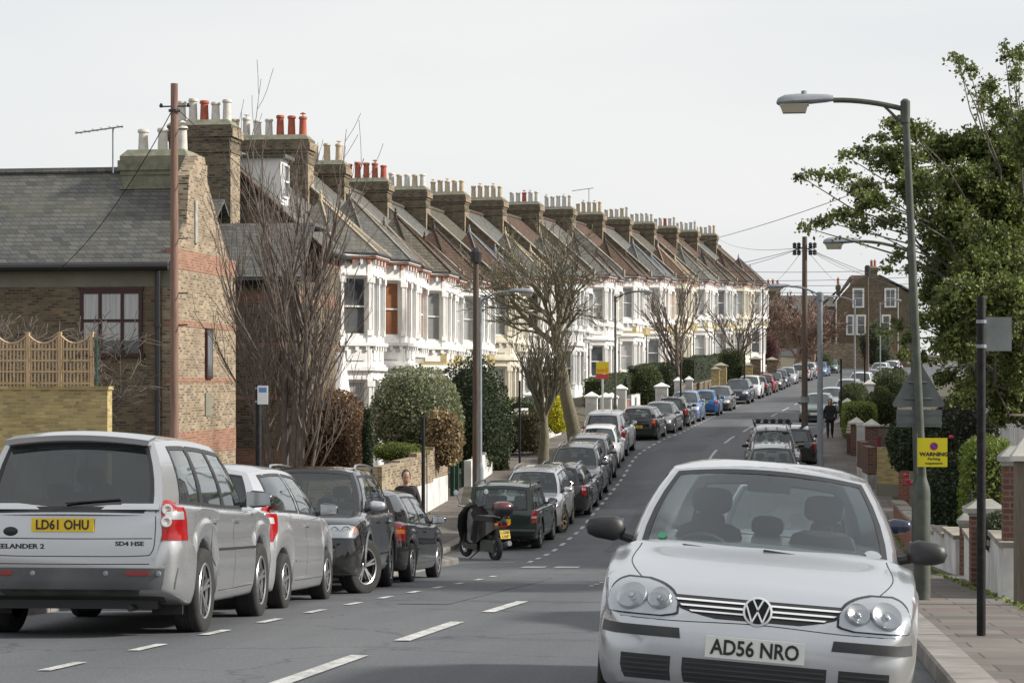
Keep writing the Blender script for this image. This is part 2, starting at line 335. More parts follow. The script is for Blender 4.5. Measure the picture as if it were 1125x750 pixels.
zr = lambda Y: interp(ZP, Y); xl = lambda Y: interp(XL, Y); xd = lambda Y: interp(XD, Y); xr = lambda Y: interp(XR, Y)
def heading(Y, f=xd): return -math.atan2(f(Y+2)-f(Y-2), 4)          # rotation about z that turns +y along the road
def rise(Y): return interp([(70,0),(85,.05),(110,.55),(160,.85),(200,1.2)], Y)
PW = 2.5
def ground_z(X, Y):
    z = zr(Y)+.12
    a = xl(Y)-PW
    if X < a: z += rise(Y)*min(1, (a-X)/2.0)
    return z
def strip(name, f0, f1, y0, y1, step, dz, m, n=1, **kw):
    b = MB(); ys = []; y = y0
    while y < y1: ys.append(y); y += step
    ys.append(y1)
    vs = []; 
    for y in ys:
        a, c = f0(y), f1(y)
        for i in range(n+1):
            t = i/n; crown = (kw.get('crown', 0))*4*t*(1-t)
            vs.append((a+(c-a)*t, y, zr(y)+dz+crown))
    fs = [(j*(n+1)+i, j*(n+1)+i+1, (j+1)*(n+1)+i+1, (j+1)*(n+1)+i) for j in range(len(ys)-1) for i in range(n)]
    b.add(vs, fs); return b.build(name, m)
# one ground sheet out to the horizon
b = MB(); xs = [-900,-300,-120,-60,-35,-26,-20,-16,-14,-12.5,-11.5,-10.6,-9,-7,-5,-2,0,1,3,4,6,8,12,18,30,60,120,300,900]
ys = list(range(-30, 300, 3))+[320,400,600,900]
vs = []
for y in ys:
    for x in xs:
        road = xl(y)-.3 < x < xr(y)+.3
        z = zr(y)-.1 if (xl(y)-.7 < x < xr(y)+.7) else ground_z(x, y)-.035
        vs.append((x, y, z))
nx = len(xs)
b.add(vs, [(j*nx+i, j*nx+i+1, (j+1)*nx+i+1, (j+1)*nx+i) for j in range(len(ys)-1) for i in range(nx-1)])
tag(b.build('ground', M['earth']), kind='structure')
tag(strip('road', xl, xr, -30, 300, 1.5, 0, M['asphalt'], 6, crown=.05), kind='structure')
def kerb(name, f, sgn):
    b = MB(); y = -30; vs = []; fs = []; n = 0
    while y < 298:
        L = .91; g = .008
        for yy in (y+g, y+L-g):
            z = zr(yy); x = f(yy)
            vs += [(x, yy, z-.1), (x+sgn*.012, yy, z+.105), (x+sgn*.03, yy, z+.122), (x+sgn*.29, yy, z+.125), (x+sgn*.29, yy, z-.1)]
        k = n*10
        for i in range(4): fs.append((k+i, k+5+i, k+6+i, k+1+i))
        fs.append((k, k+1, k+2, k+3, k+4)); fs.append((k+9, k+8, k+7, k+6, k+5)); n += 1; y += L
    b.add(vs, fs); o = b.build(name, M['kerb']); tag(o, kind='structure'); return o
kerb('kerb', xl, -1); kerb('kerb', xr, 1)
tag(strip('pavement', lambda y: -60 if y < 47 else xl(y)-PW-.05, lambda y: xl(y)-.28, -30, 300, 1.5, .115, M['paving']), kind='structure')
tag(strip('pavement', lambda y: xr(y)+.28, lambda y: xr(y)+2.0, -30, 300, 1.5, .115, M['paving']), kind='structure')
# painted markings, one sheet 4 mm and more above the asphalt
b = MB()
def rz(X, Y):
    t = (X-xl(Y))/(xr(Y)-xl(Y)); return zr(Y)+.05*4*t*(1-t)
def mark(x0, x1, y0, y1, fx=None):
    n = max(1, int((y1-y0)/.75)); vs = []
    for i in range(n+1):
        y = y0+(y1-y0)*i/n; o = fx(y) if fx else 0
        vs += [(x0+o, y, rz(x0+o, y)+.008), (x1+o, y, rz(x1+o, y)+.008)]
    b.add(vs, [(2*i, 2*i+1, 2*i+3, 2*i+2) for i in range(n)])
y = 6
while y < 36.5: mark(-.05, .05, y, y+.75, xd); y += 1.95
y = 44
while y < 225: mark(-.05, .05, y, y+.8, xd); y += 1.75
for y in (9.2, 12.7, 17.3, 22.2): mark(-3.37, -3.23, y, y+ (2.9 if y > 10 else 2))
y = 31.0
while y < 38: mark(-3.1, -3.03, y, y+.35); y += .8
cx = lambda y: (xd(y)+xr(y))/2-.4
y = 80
while y < 180: mark(-.05, .05, y, y+5, cx); y += 9
for x in (-5.4, -4.75, -3.65, -3.0, -1.95, -1.35): mark(x, x+.48, 40.6, 41.35)
mark(-8.3, -6.0, 44.1, 44.2)
tag(b.build('road_markings', M['roadpaint']), kind='structure')

b = MB()
def patch_(x0, x1, y0, y1, f):
    n = max(1, int((y1-y0)/.75)); vs = []
    for i in range(n+1):
        y = y0+(y1-y0)*i/n
        for q in range(5): x = f(y)+x0+(x1-x0)*q/4; vs.append((x, y, rz(x, y)+.004))
    b.add(vs, [(i*5+q, i*5+q+1, (i+1)*5+q+1, (i+1)*5+q) for i in range(n) for q in range(4)])
patch_(.5, 1.1, 24, 35, xd); patch_(1.2, 2.0, 49, 62, xd); patch_(3.2, 4.6, 66, 70, xd); patch_(.6, 2.4, 84, 88, xd); patch_(1.5, 2.1, 94, 118, xd)
tag(b.build('road_patches', noisy('newer_asphalt', (.068,.071,.078), (.104,.108,.115), 30, .85, bump=.3, big=(.7,.85,1.1))), kind='structure')
# ---------------------------------------------------------------- terraced houses
def frameM(A, B, z=0):
    d = Vector((B[0]-A[0], B[1]-A[1])); L = d.length; t = d/L
    m = Matrix.Identity(4); m[0][0], m[1][0] = t.x, t.y; m[0][1], m[1][1] = -t.y, t.x; m[0][3], m[1][3], m[2][3] = A[0], A[1], z
    return m, L          # local x along the face, local y into the wall
def window(parent, Mx, x0, x1, z0, z1, dep, frame, pane, sash=True, cross=0):
    b = MB(); b.M = Mx; t = .055
    b.box(x0, x0+t, dep-.05, dep+.02, z0, z1); b.box(x1-t, x1, dep-.05, dep+.02, z0, z1)
    b.box(x0+t, x1-t, dep-.05, dep+.02, z1-t, z1); b.box(x0+t, x1-t, dep-.05, dep+.02, z0, z0+t*1.3)
    if sash: zm = (z0+z1)/2; b.box(x0+t, x1-t, dep-.045, dep+.015, zm-.03, zm+.03)
    for i in range(cross):
        xm = x0+(x1-x0)*(i+1)/(cross+1); b.box(xm-.03, xm+.03, dep-.047, dep+.012, z0+t*1.3, z1-t)
    f = b.build('window', frame, parent)
    b = MB(); b.M = Mx; b.add([(x0+t, dep+.005, z0), (x1-t, dep+.005, z0), (x1-t, dep+.005, z1), (x0+t, dep+.005, z1)], [(0,1,2,3)])
    b.build('pane', pane, f); return f
SLOPE = 1.0
def bay(parent, y0, y1, pr, mats, panes, hip, hipmat, full=True, base=0, cant=.8, seed=0, upper=True):
    "canted bay, stucco piers, sashes, bracketed cornice and hipped roof"
    wb = MB(); pts = [(0, y0), (pr, y0+cant*pr), (pr, y1-cant*pr), (0, y1)]
    gb_ = MB()
    levels = [(1.2, 3.2), (4.85, 6.95)] if full else [(4.85, 6.95)]
    zb = 0 if full else 4.1
    wb.prism([(0, y0)]+[(p[0]-.02*(p[0] > 0), p[1]) for p in pts[1:3]]+[(0, y1)], zb-.6 if full else zb, levels[0][0]-.25)
    k = 0
    for i in range(3):
        Mx, L = frameM(pts[i], pts[i+1]); wb.M = Mx
        two = L > 1.75; p = .17
        spans = [(p, L/2-.13), (L/2+.13, L-p)] if two else [(p, L-p)]
        solids = [(0, p), (L/2-.13, L/2+.13), (L-p, L)] if two else [(0, p), (L-p, L)]
        zt = 7.45
        for zs, zh in levels:
            for a, c in solids:
                wb.box(a, c, .0, .3, zs-.25, zh+.45)
                wb.box(a-.02, c+.02, -.05, .0, zs, zs+.2); wb.box(a+.03, c-.03, -.06, .0, zs+.2, zh-.2); wb.box(a-.04, c+.04, -.09, .0, zh-.2, zh+.02)
            for a, c in spans:
                wb.box(a, c, .04, .3, zs-.25, zs); wb.box(a, c, .03, .3, zh, zh+.45)
                wb.box(a-.02, c+.02, -.07, .02, zh+.06, zh+.15)
                if zs > 4 or full:
                    window(parent, Mx, a, c, zs, zh, .17, mats['frame'], panes[k % len(panes)]); k += 1
        if full:
            wb.box(0, L, .02, .3, 3.65, 4.6); wb.box(-.05, L+.05, -.13, .02, 3.58, 3.72); wb.box(-.03, L+.03, -.07, .02, 3.72, 3.80)
            for a, c in spans: wb.box(a+.1, c-.1, -.03, .02, 3.95, 4.35)
        if mats.get('band'): gb_.M = Mx; gb_.box(.02, L-.02, -.01 if full else -.02, .05, 3.82, 4.29)
        wb.box(-.05, L+.05, -.15, .02, 4.47, 4.6)
        n = max(2, int(L/.42))
        for q in range(n):
            xx = (q+.5)*L/n; wb.box(xx-.07, xx+.07, -.12, .02, 4.3, 4.47)
    wb.M = Matrix()
    wb.prism([(0, y0+.02), (pr-.02, y0+cant*pr), (pr-.02, y1-cant*pr), (0, y1-.02)], 7.4, 7.62)
    if not full:
        q = [(0, y0+.05), (pr-.05, y0+cant*pr+.03), (pr-.05, y1-cant*pr-.03), (0, y1-.05)]
        wb.prism([(0, y0+.5), (.1, y0+.6), (.1, y1-.6), (0, y1-.5)], 3.6, 4.12, top=q)
    w = wb.build('bay_wall', mats['stucco'], parent)
    if gb_.v: gb_.build('brick_panel', mats['band'], w)
    db = MB()
    for i in range(3):
        Mx, L = frameM(pts[i], pts[i+1]); db.M = Mx; n = max(3, int(L/.26))
        for q in range(n):
            xx = (q+.5)*L/n; db.box(xx-.05, xx+.05, -.13, .0, 7.42, 7.6, q % 2)
        db.box(-.1, L+.1, -.17, -.02, 7.63, 7.68, 1); db.box(-.1, L+.1, -.2, -.02, 7.7, 7.76, 0)
    db.build('cornice_bracket', [mats['stucco'], M['dentil']], w)
    # hipped roof over the bay
    o = .32; e = [(-.1, y0-o), (pr+o*.8, y0+cant*pr-o*.4), (pr+o*.8, y1-cant*pr+o*.4), (-.1, y1+o)]
    ym = (y0+y1)/2; ap = (-hip*.55, ym, 7.8+hip); rb = MB()
    back = [(-hip*.95, y0+.3, 7.8+hip*.35), (-hip*.95, y1-.3, 7.8+hip*.35)]
    vs = [(p[0], p[1], 7.82) for p in e]+[ap]+back
    rb.add(vs, [(0,1,4), (1,2,4), (2,3,4), (5,0,4), (3,6,4), (0,5,6,3,2,1)])
    h = rb.build('bay_roof', hipmat, parent)
    cb = MB()
    for i in (1, 2): cb.tube([Vector(vs[i])+Vector((0,0,.02)), Vector(ap)+Vector((0,0,.03))], .045, 5)
    for i in (0, 3): cb.tube([Vector(vs[i])+Vector((0,0,.02)), Vector(ap)+Vector((0,0,.03))], .035, 5)
    cb.lathe((ap[0], ap[1], ap[2]-.05), [(.09,0),(.07,.2),(.03,.24),(.05,.32),(0,.42)], 6)
    cb.build('ridge_tile', mats['ridge'], h)
    gb = MB(); gb.prism([(p[0], p[1]) for p in e], 7.76, 7.83); gb.build('gutter', M['black'], parent)
def pots(parent, x0, x1, y, z, n, m, seed, h=.74):
    rng = random.Random(seed)
    for i in range(n):
        b = MB(); x = x0+(x1-x0)*(i+.5)/n; hh = h*rng.uniform(.85, 1.1); r = .155
        mm = m[i % len(m)] if isinstance(m, list) else m
        b.lathe((x, y, z), [(r*1.1,0),(r,.05),(r*.86,hh*.85),(r*1.08,hh*.87),(r*1.08,hh*.95),(r*.9,hh),(r*.7,hh),(r*.7,hh-.1)], 10)
        if rng.random() < .2: b.lathe((x, y, z+hh), [(.02,0),(.02,.08),(.13,.1),(.02,.17)], 8)
        o = b.build('chimney_pot', mm, parent, smooth=40)
def stack(parent, x0, x1, y0, y1, z0, z1, bm, n, pm, seed=0, name='chimney'):
    b = MB()
    b.box(x0, x1, y0, y1, z0, z1-.75, 0)
    b.box(x0-.05, x1+.05, y0-.05, y1+.05, z1-1.15, z1-1.05, 0)
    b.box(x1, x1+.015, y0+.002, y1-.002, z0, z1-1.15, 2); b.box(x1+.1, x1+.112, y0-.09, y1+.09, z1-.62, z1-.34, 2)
    b.box(x0+.3, x1-.3, y0-.018, y0, z1-2.0, z1-1.95, 0)
    b.box(x0-.04, x1+.04, y0-.04, y1+.04, z1-.75, z1-.62, 0); b.box(x0-.10, x1+.10, y0-.10, y1+.10, z1-.62, z1-.34, 0)
    b.box(x0-.05, x1+.05, y0-.05, y1+.05, z1-.34, z1-.22, 0); b.prism([(x0-.06,y0-.06),(x1+.06,y0-.06),(x1+.06,y1+.06),(x0-.06,y1+.06)], z1-.22, z1-.02, 1,
        top=[(x0+.12,y0+.12),(x1-.12,y0+.12),(x1-.12,y1-.12),(x0+.12,y1-.12)])
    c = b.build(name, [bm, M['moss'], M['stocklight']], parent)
    pots(c, x0+.08, x1-.08, (y0+y1)/2, z1-.04, n, pm, seed); return c
def terrace_house(name, loc, rz, W, o):
    root = empty(name, loc, rz); seed = o.get('seed', 0); rng = random.Random(seed)
    st = o.get('stucco', M['stucco']); wallm = o.get('wall', M['yellowbrick']); roofm = o.get('roof', M['slatelight'])
    mats = dict(stucco=st, frame=M['windowframe'], ridge=o.get('ridge', M['potbuff']), band=o.get('band'))
    # walls: front leaf between floors, flanks, back
    b = MB(); dp = 9.0; pitch = o.get('pitch', .95); xr_ = -4.3; zr_ = 7.7-xr_*pitch
    b.box(-.3, 0, .02, W-.02, -1.2, 7.6, 0)
    prof = [(-.3, -1.2), (-.3, 7.7), (xr_, zr_-.15), (-dp, 7.4), (-dp, -1.2)]
    for yy in (.02, W-.32):
        b.add([(p[0], yy, p[1]) for p in prof]+[(p[0], yy+.3, p[1]) for p in prof], [(4,3,2,1,0),(5,6,7,8,9)]+[(i,(i+1)%5,5+(i+1)%5,5+i) for i in range(5)], 0)
    b.box(-dp, -dp+.3, .32, W-.32, -1.2, 7.4, 0)
    for z0 in (2.4, 5.6, 6.4): b.box(-.01, .012, .03, W-.03, z0, z0+.16, 1)
    b.box(-.02, .06, .03, W-.03, 4.42, 4.62, 2); b.box(0, .16, .03, W-.03, 7.45, 7.62, 2); b.box(0, .12, .03, W-.03, -1.2, .35, 2)
    b.build('wall', [wallm, M['redband'], st], root)
    # main roof
    rb = MB()
    rb.slab([(.3, 0, 7.66), (.3, W, 7.66), (xr_, W, zr_), (xr_, 0, zr_)], (0, 0, .12))
    rb.slab([(xr_, 0, zr_), (xr_, W, zr_), (-dp-.2, W, 7.3), (-dp-.2, 0, 7.3)], (0, 0, .12))
    rf = rb.build('roof', roofm, root)
    rt = MB(); rt.tube([(xr_, .2, zr_+.14), (xr_, W-.2, zr_+.14)], .12, 6); rt.build('ridge_tile', M['tile'] if rng.random() < .4 else M['tilegrey'], rf)
    gb = MB(); gb.tube([(.36, 0, 7.7), (.36, W, 7.7)], .07, 6); gb.tube([(.14, W-.25, 7.6), (.14, W-.25, -.6)], .045, 6); gb.build('gutter', M['black'], root)
    # party wall rising above the roof, coped
    pb = MB(); up = .42
    for a, c in (((.28, 7.72), (xr_, zr_)), ((xr_, zr_), (-dp, 7.5))):
        pb.slab([(a[0], -.17, a[1]-.2), (c[0], -.17, c[1]-.2), (c[0], -.17, c[1]+up), (a[0], -.17, a[1]+up)], (0, .34, 0), 0)
        pb.slab([(a[0]+.03*(a[0] > 0), -.22, a[1]+up), (c[0], -.22, c[1]+up), (c[0], -.22, c[1]+up+.08), (a[0]+.03*(a[0] > 0), -.22, a[1]+up+.08)], (0, .44, 0), 1)
    pb.box(.25, .5, -.17, .17, 7.3, 8.15, 1)
    pb.build('party_wall', [o.get('party', M['darkbrick']), M['coping']], root)
    zt = o.get('stacktop', 12.6)
    sx0, sx1 = o.get('stackx', (-5.35, -3.1)); stack(root, sx0, sx1, -.5, .5, 8.5, zt, M['darkbrick'], o.get('npots', 5), o.get('pots', M['potbuff']), seed)
    # bays
    dark, net = M['glassdark'], M['netcurtain']
    pa = o.get('panes', [dark, net, net, dark, net])
    bay(root, .45, 4.35, 1.0, mats, pa, 2.6, o.get('hiproof', roofm), seed=seed)
    bay(root, 6.0, 8.7 if W > 9 else W-.6, .6, mats, pa[::-1], o.get('hip2', 1.9), o.get('hiproof2', roofm), full=False, seed=seed+1)
    # window below the small bay, and the porch with its pointed hood
    fb = MB(); Mx, L = frameM((.02, 6.1), (.02, 8.6)); fb.M = Mx
    for a, c in ((0, .3), (1.1, 1.4), (2.2, 2.5)): fb.box(a, c, -.13, 0, .95, 3.3)
    fb.box(0, 2.5, -.15, 0, 3.3, 3.55); fb.box(-.1, 2.6, -.2, 0, .82, .95)
    for a in (.15, 1.25, 2.35): fb.prism([(a-.3,-.18),(a+.3,-.18),(a+.3,0),(a-.3,0)], 3.55, 3.9, top=[(a-.03,-.18),(a+.03,-.18),(a+.03,0),(a-.03,0)])
    fb.build('window_surround', st, root)
    for a, c in ((.3, 1.1), (1.4, 2.2)): window(root, Mx, a, c, .95, 3.3, -.03, mats['frame'], pa[0])
    hb = MB(); yc = 5.2
    for s in (-1, 1):
        hb.box(0, .55, yc+s*.62-.12, yc+s*.62+.12, -.6, 2.6)
        n = 8; pts = []
        for i in range(n+1):
            a = math.pi/2*i/n*.92; pts.append((yc+s*(.74-1.0*(1-math.cos(a))*.78), 2.6+1.15*math.sin(a)))
        for i in range(n):
            (ya, za), (yb, zb) = pts[i], pts[i+1]
            hb.slab([(0, ya, za), (0, yb, zb), (0, yb-s*.16, zb-.1), (0, ya-s*.2, za)], (.6, 0, 0))
    hb.slab([(.1, yc-.8, 2.9), (.1, yc+.8, 2.9), (.1, yc, 4.35)], (.35, 0, 0)); hb.lathe((.5, yc, 4.2), [(.07,0),(.05,.25),(.1,.3),(.03,.42),(0,.55)], 6)
    hb.build('porch', st, root)
    d = MB(); d.box(.01, .07, yc-.48, yc+.48, .15, 2.4); dd = d.build('door', M['doors'][seed % len(M['doors'])], root)
    k = MB(); k.lathe((.07, yc+.36, 1.2), [(.03,0),(.04,.03),(0,.06)], 8, axis='x'); k.build('handle', M['coping'], dd)
    s = MB(); s.box(0, 1.2, yc-.7, yc+.7, -.9, -.1); s.box(0, .85, yc-.7, yc+.7, -.1, .12); s.build('step', M['coping'], root)
    ub = MB(); Mx, L = frameM((.02, 4.75), (.02, 5.65)); ub.M = Mx
    ub.box(0, .17, -.1, 0, 4.75, 7.1); ub.box(.73, .9, -.1, 0, 4.75, 7.1); ub.box(0, .9, -.12, 0, 7.1, 7.35); ub.box(-.05, .95, -.15, 0, 4.6, 4.75)
    ub.build('window_surround', st, root); window(root, Mx, .17, .73, 4.75, 7.1, -.03, mats['frame'], pa[1])
    return root
M['doors'] = [mat('black_door', (.02,.02,.022), .3), mat('red_door', (.25,.02,.02), .35), mat('navy_door', (.02,.03,.09), .3), mat('grey_green_door', (.12,.16,.14), .4)]
XF = [(66,-16.3),(79,-16.2),(101,-16.1),(118,-15.3),(128,-14.3),(160,-10.25),(184,-6.9),(208,-3.4)]
HB = [(60,-3.2),(82,-3.05),(92,-3.05),(102,-2.9),(118,-2.0),(130,-1.35),(145,-.55),(160,0.05),(185,.95),(207,1.7)]
xf = lambda Y: interp(XF, Y); hb_ = lambda Y: interp(HB, Y)
RF = [M['slatelight'], M['slatelight'], M['slate'], M['tilegrey'], M['slate'], M['tile'], M['slatelight'], M['tile'], M['slate'], M['tilegrey'], M['tile'], M['tile'], M['slate'], M['tile']]
HF = [M['slate'], M['tilegrey'], M['tile'], M['tile'], M['slate'], M['slate'], M['slate'], M['tile'], M['slate'], M['tile'], M['slate'], M['tilegrey'], M['tile'], M['tile']]
PT = [[M['potwhite'], M['potbuff'], M['potwhite'], M['potwhite'], M['potwhite'], M['potred'], M['potred'], M['potred']], M['potbuff'], M['potred'], [M['potwhite'], M['potbuff']], M['potbuff'], M['potbuff'], [M['potwhite'], M['potwhite'], M['potred']], M['potwhite'], M['potbuff'], [M['potwhite'], M['potbuff']],
      M['potwhite'], [M['potwhite'], M['potwhite'], M['potred'], M['potwhite']], M['potwhite'], [M['potwhite'], M['potbuff'], M['potwhite']], M['potbuff'], M['potred']]
LB = ['white stuccoed terraced house with brown blinds in its upper bay, behind the round variegated bush',
      'white terraced house with yellow brick between its bays, behind the dark green bush',
      'terraced house with net curtains, behind the wooden pole and lamp post in the middle',
      'terraced house with reddish brown hips, behind the pollarded street tree',
      'terraced house seen between the pollarded tree and the big leaning tree trunk',
      'terraced house with blue-grey slate hips, straight behind the leaning tree trunk',
      'white terraced house directly behind the yellow and red agent board',
      'terraced house with brown tiled hips, first beyond the yellow and red agent board',
      'terraced house with an orange blind upstairs, above the clipped hedge and white gate piers',
      'terraced house with red-brown hips, behind the thin dark street tree',
      'terraced house with pale lead hips, between the two small far street trees',
      'terraced house behind the far street tree that has the clipped round head',
      'last but one house at the top of the white terrace, with plain brown roof',
      'end house of the white terrace at the top of the hill, next to open sky']
Y = 69.6; k = 0; HOUSES = []
W = 9.62
for k in range(14):
    Y0 = 79+9.3*k-9.3*.0; 
    a = -math.atan2(xf(Y0+9.3)-xf(Y0), 9.3); dark, net = M['glassdark'], M['netcurtain']
    prg = random.Random(k*13+1); pool = [dark, dark, net, net, M['greyblind'], M['creamcurtain'], M['darkreflect']]
    pn = [prg.choice(pool) for _ in range(9)] if k > 0 else [[dark, net, net, dark, net], [net, net, dark, net], [dark, dark, net], [net, dark, net, net]][k % 4]
    if k == 0: pn = [M['bamboo'], M['bamboo'], net, dark, M['bamboo'], net]
    if k == 8: pn = [dark, net, M['blindorange'], M['greyblind'], M['blindorange'], dark]
    wx = [M['yellowbrick'], M['yellowbrick'], M['yellowbrick'], M['stuccocream'], M['stucco'], M['stucco'], M['stucco']][min(k, 6)] if k < 9 else M['stucco']
    ln = math.hypot(9.3, xf(Y0+9.3)-xf(Y0))
    h = terrace_house('terraced_house', (xf(Y0), Y0, hb_(Y0+4.6)), a, ln, dict(seed=k*7+3, roof=RF[k], hiproof=HF[k], hiproof2=HF[(k*5+2) % 14], pots=PT[k], npots=8 if k == 0 else 4 if k == 1 else 5, stackx=(-6.2, -2.45) if k == 0 else (-5.35, -3.1),
        panes=pn, wall=wx, band=M['yellowbrick'] if k in (1, 2, 7, 8, 9, 10, 11, 13) else None, stucco={3: M['stuccocream'], 9: M['stuccocream'], 5: M['stuccogrey'], 11: M['stuccogrey'], 12: M['stuccocream']}.get(k, M['stucco']), party=[M['darkbrick'], M['render'], M['cement'], M['darkbrick'], M['darkbrick']][k % 5], ridge=[M['coping'], M['tile'], M['tilegrey'], M['lampgrey'], M['potbuff']][k % 5]))
    tag(h, LB[k], 'house', 'white bay-fronted terraced houses on the hill'); HOUSES.append(h)
# end wall stack of the terrace
def end_house():
    # first house of the row: shaded flank with red bands, side wing, dormer, tall stacks
    root = empty('end_house', (-16.3, 70.2, -3.15))
    W = 8.75; b = MB(); dp = 8.2; xr_ = -4.2; zr_ = 11.6
    b.box(-.3, 0, .32, W, -1, 7.6, 0)
    prof = [(0, -1), (0, 7.7), (xr_, zr_), (-dp, 8.0), (-dp, -1)]
    b.add([(p[0], 0, p[1]) for p in prof]+[(p[0], .32, p[1]) for p in prof], [(4,3,2,1,0),(5,6,7,8,9)]+[(i,(i+1)%5,5+(i+1)%5,5+i) for i in range(5)], 0)
    for z0, z1 in ((.9, 1.5), (2.75, 2.9), (4.35, 4.5), (5.7, 6.0), (7.2, 7.35)): b.box(-dp+.02, .012, -.012, .1, z0, z1, 1); b.box(-.01, .013, .1, W, z0, z1, 1)
    b.build('wall', [M['darkbrick'], M['redband']], root)
    rb = MB()
    rb.slab([(.35, -.12, 7.5), (.35, W, 7.5), (xr_, W, zr_), (xr_, -.12, zr_)], (0, 0, .12))
    rb.slab([(xr_, -.12, zr_), (xr_, W, zr_), (-dp-.2, W, 7.8), (-dp-.2, -.12, 7.8)], (0, 0, .12)); rf = rb.build('roof', M['slatelight'], root)
    pb = MB()
    pb.slab([(.3, -.3, 7.55), (xr_, -.3, zr_+.05), (xr_, -.3, zr_+.2), (.3, -.3, 7.7)], (0, .35, 0)); pb.build('coping', M['tile'], rf)
    mats = dict(stucco=M['stucco'], frame=M['windowframe'], ridge=M['potbuff'])
    bay(root, 3.4, 7.3, 1.0, mats, [M['netcurtain'], M['glassdark'], M['netcurtain']], 2.1, M['slatelight'])
    hb = MB(); hb.box(0, .5, .9, 1.15, -.6, 2.7); hb.box(0, .5, 2.2, 2.45, -.6, 2.7); hb.slab([(0,.7,2.7),(0,2.65,2.7),(0,1.67,4.2)], (.55,0,0)); hb.build('porch', M['stucco'], root)
    d = MB(); d.box(.01,.06,1.2,2.15,0,2.4); d.build('door', M['doors'][0], root)
    g = MB(); g.tube([(.4,0,7.6),(.4,W,7.6)], .07, 6); g.tube([(.08,-.1,7.5),(.08,-.1,-.6)], .05, 6); g.build('gutter', M['black'], root)
    # dormer, white cheek, in the front slope
    db = MB(); db.box(-3.3, -1.6, 1.1, 2.2, 8.6, 11.0, 0); db.slab([(-3.5,.95,10.98),(-1.4,.95,10.98),(-1.4,2.35,10.98),(-3.5,2.35,10.98)], (0,0,.12), 1); db.build('dormer', [M['white'], M['slate']], root)
    wb = MB(); Mx, L = frameM((-1.59, 1.25), (-1.59, 2.05)); window(root, Mx, 0, .8, 9.6, 10.8, -.02, M['windowframe'], M['glassdark'])
    tag(root, 'dark brick end house with red bands and white dormer, behind the bare many-stemmed tree', 'house')
    return root
end_house()
def side_wing():
    root = empty('slate_roofed_outbuilding', (-18.9, 64.2, -3.6))
    b = MB(); b.box(0, 3.3, 0, 5.6, -.6, 6.85, 0)
    for z0, z1 in ((.9, 1.5), (3.05, 3.2), (4.7, 4.85), (6.1, 6.5)): b.box(-.012, 3.312, -.012, 5.5, z0, z1, 1)
    b.build('wall', [M['darkbrick'], M['redband']], root)
    r = MB(); r.slab([(-.3,-.3,6.8),(3.5,-.3,6.8),(3.1,3.4,8.75),(-.3,3.4,8.75)], (0,0,.12)); r.slab([(-.3,3.4,8.75),(3.1,3.4,8.75),(3.1,5.9,8.75),(-.3,5.9,8.75)], (0,0,.12)); r.build('roof', M['slate'], root)
    g = MB(); g.tube([(-.2,-.35,6.8),(3.5,-.35,6.8)], .07, 6); g.tube([(3.36,-.1,6.7),(3.36,-.1,-.4)], .055, 6); g.build('gutter', M['black'], root)
    d = MB(); d.box(.4,1.3,-.05,.02,0,2.0); d.build('door', M['maroon'], root)
    tag(root, 'sooty brick outbuilding with a dark slate lean-to roof behind the bare many-stemmed tree', 'outbuilding')
side_wing()
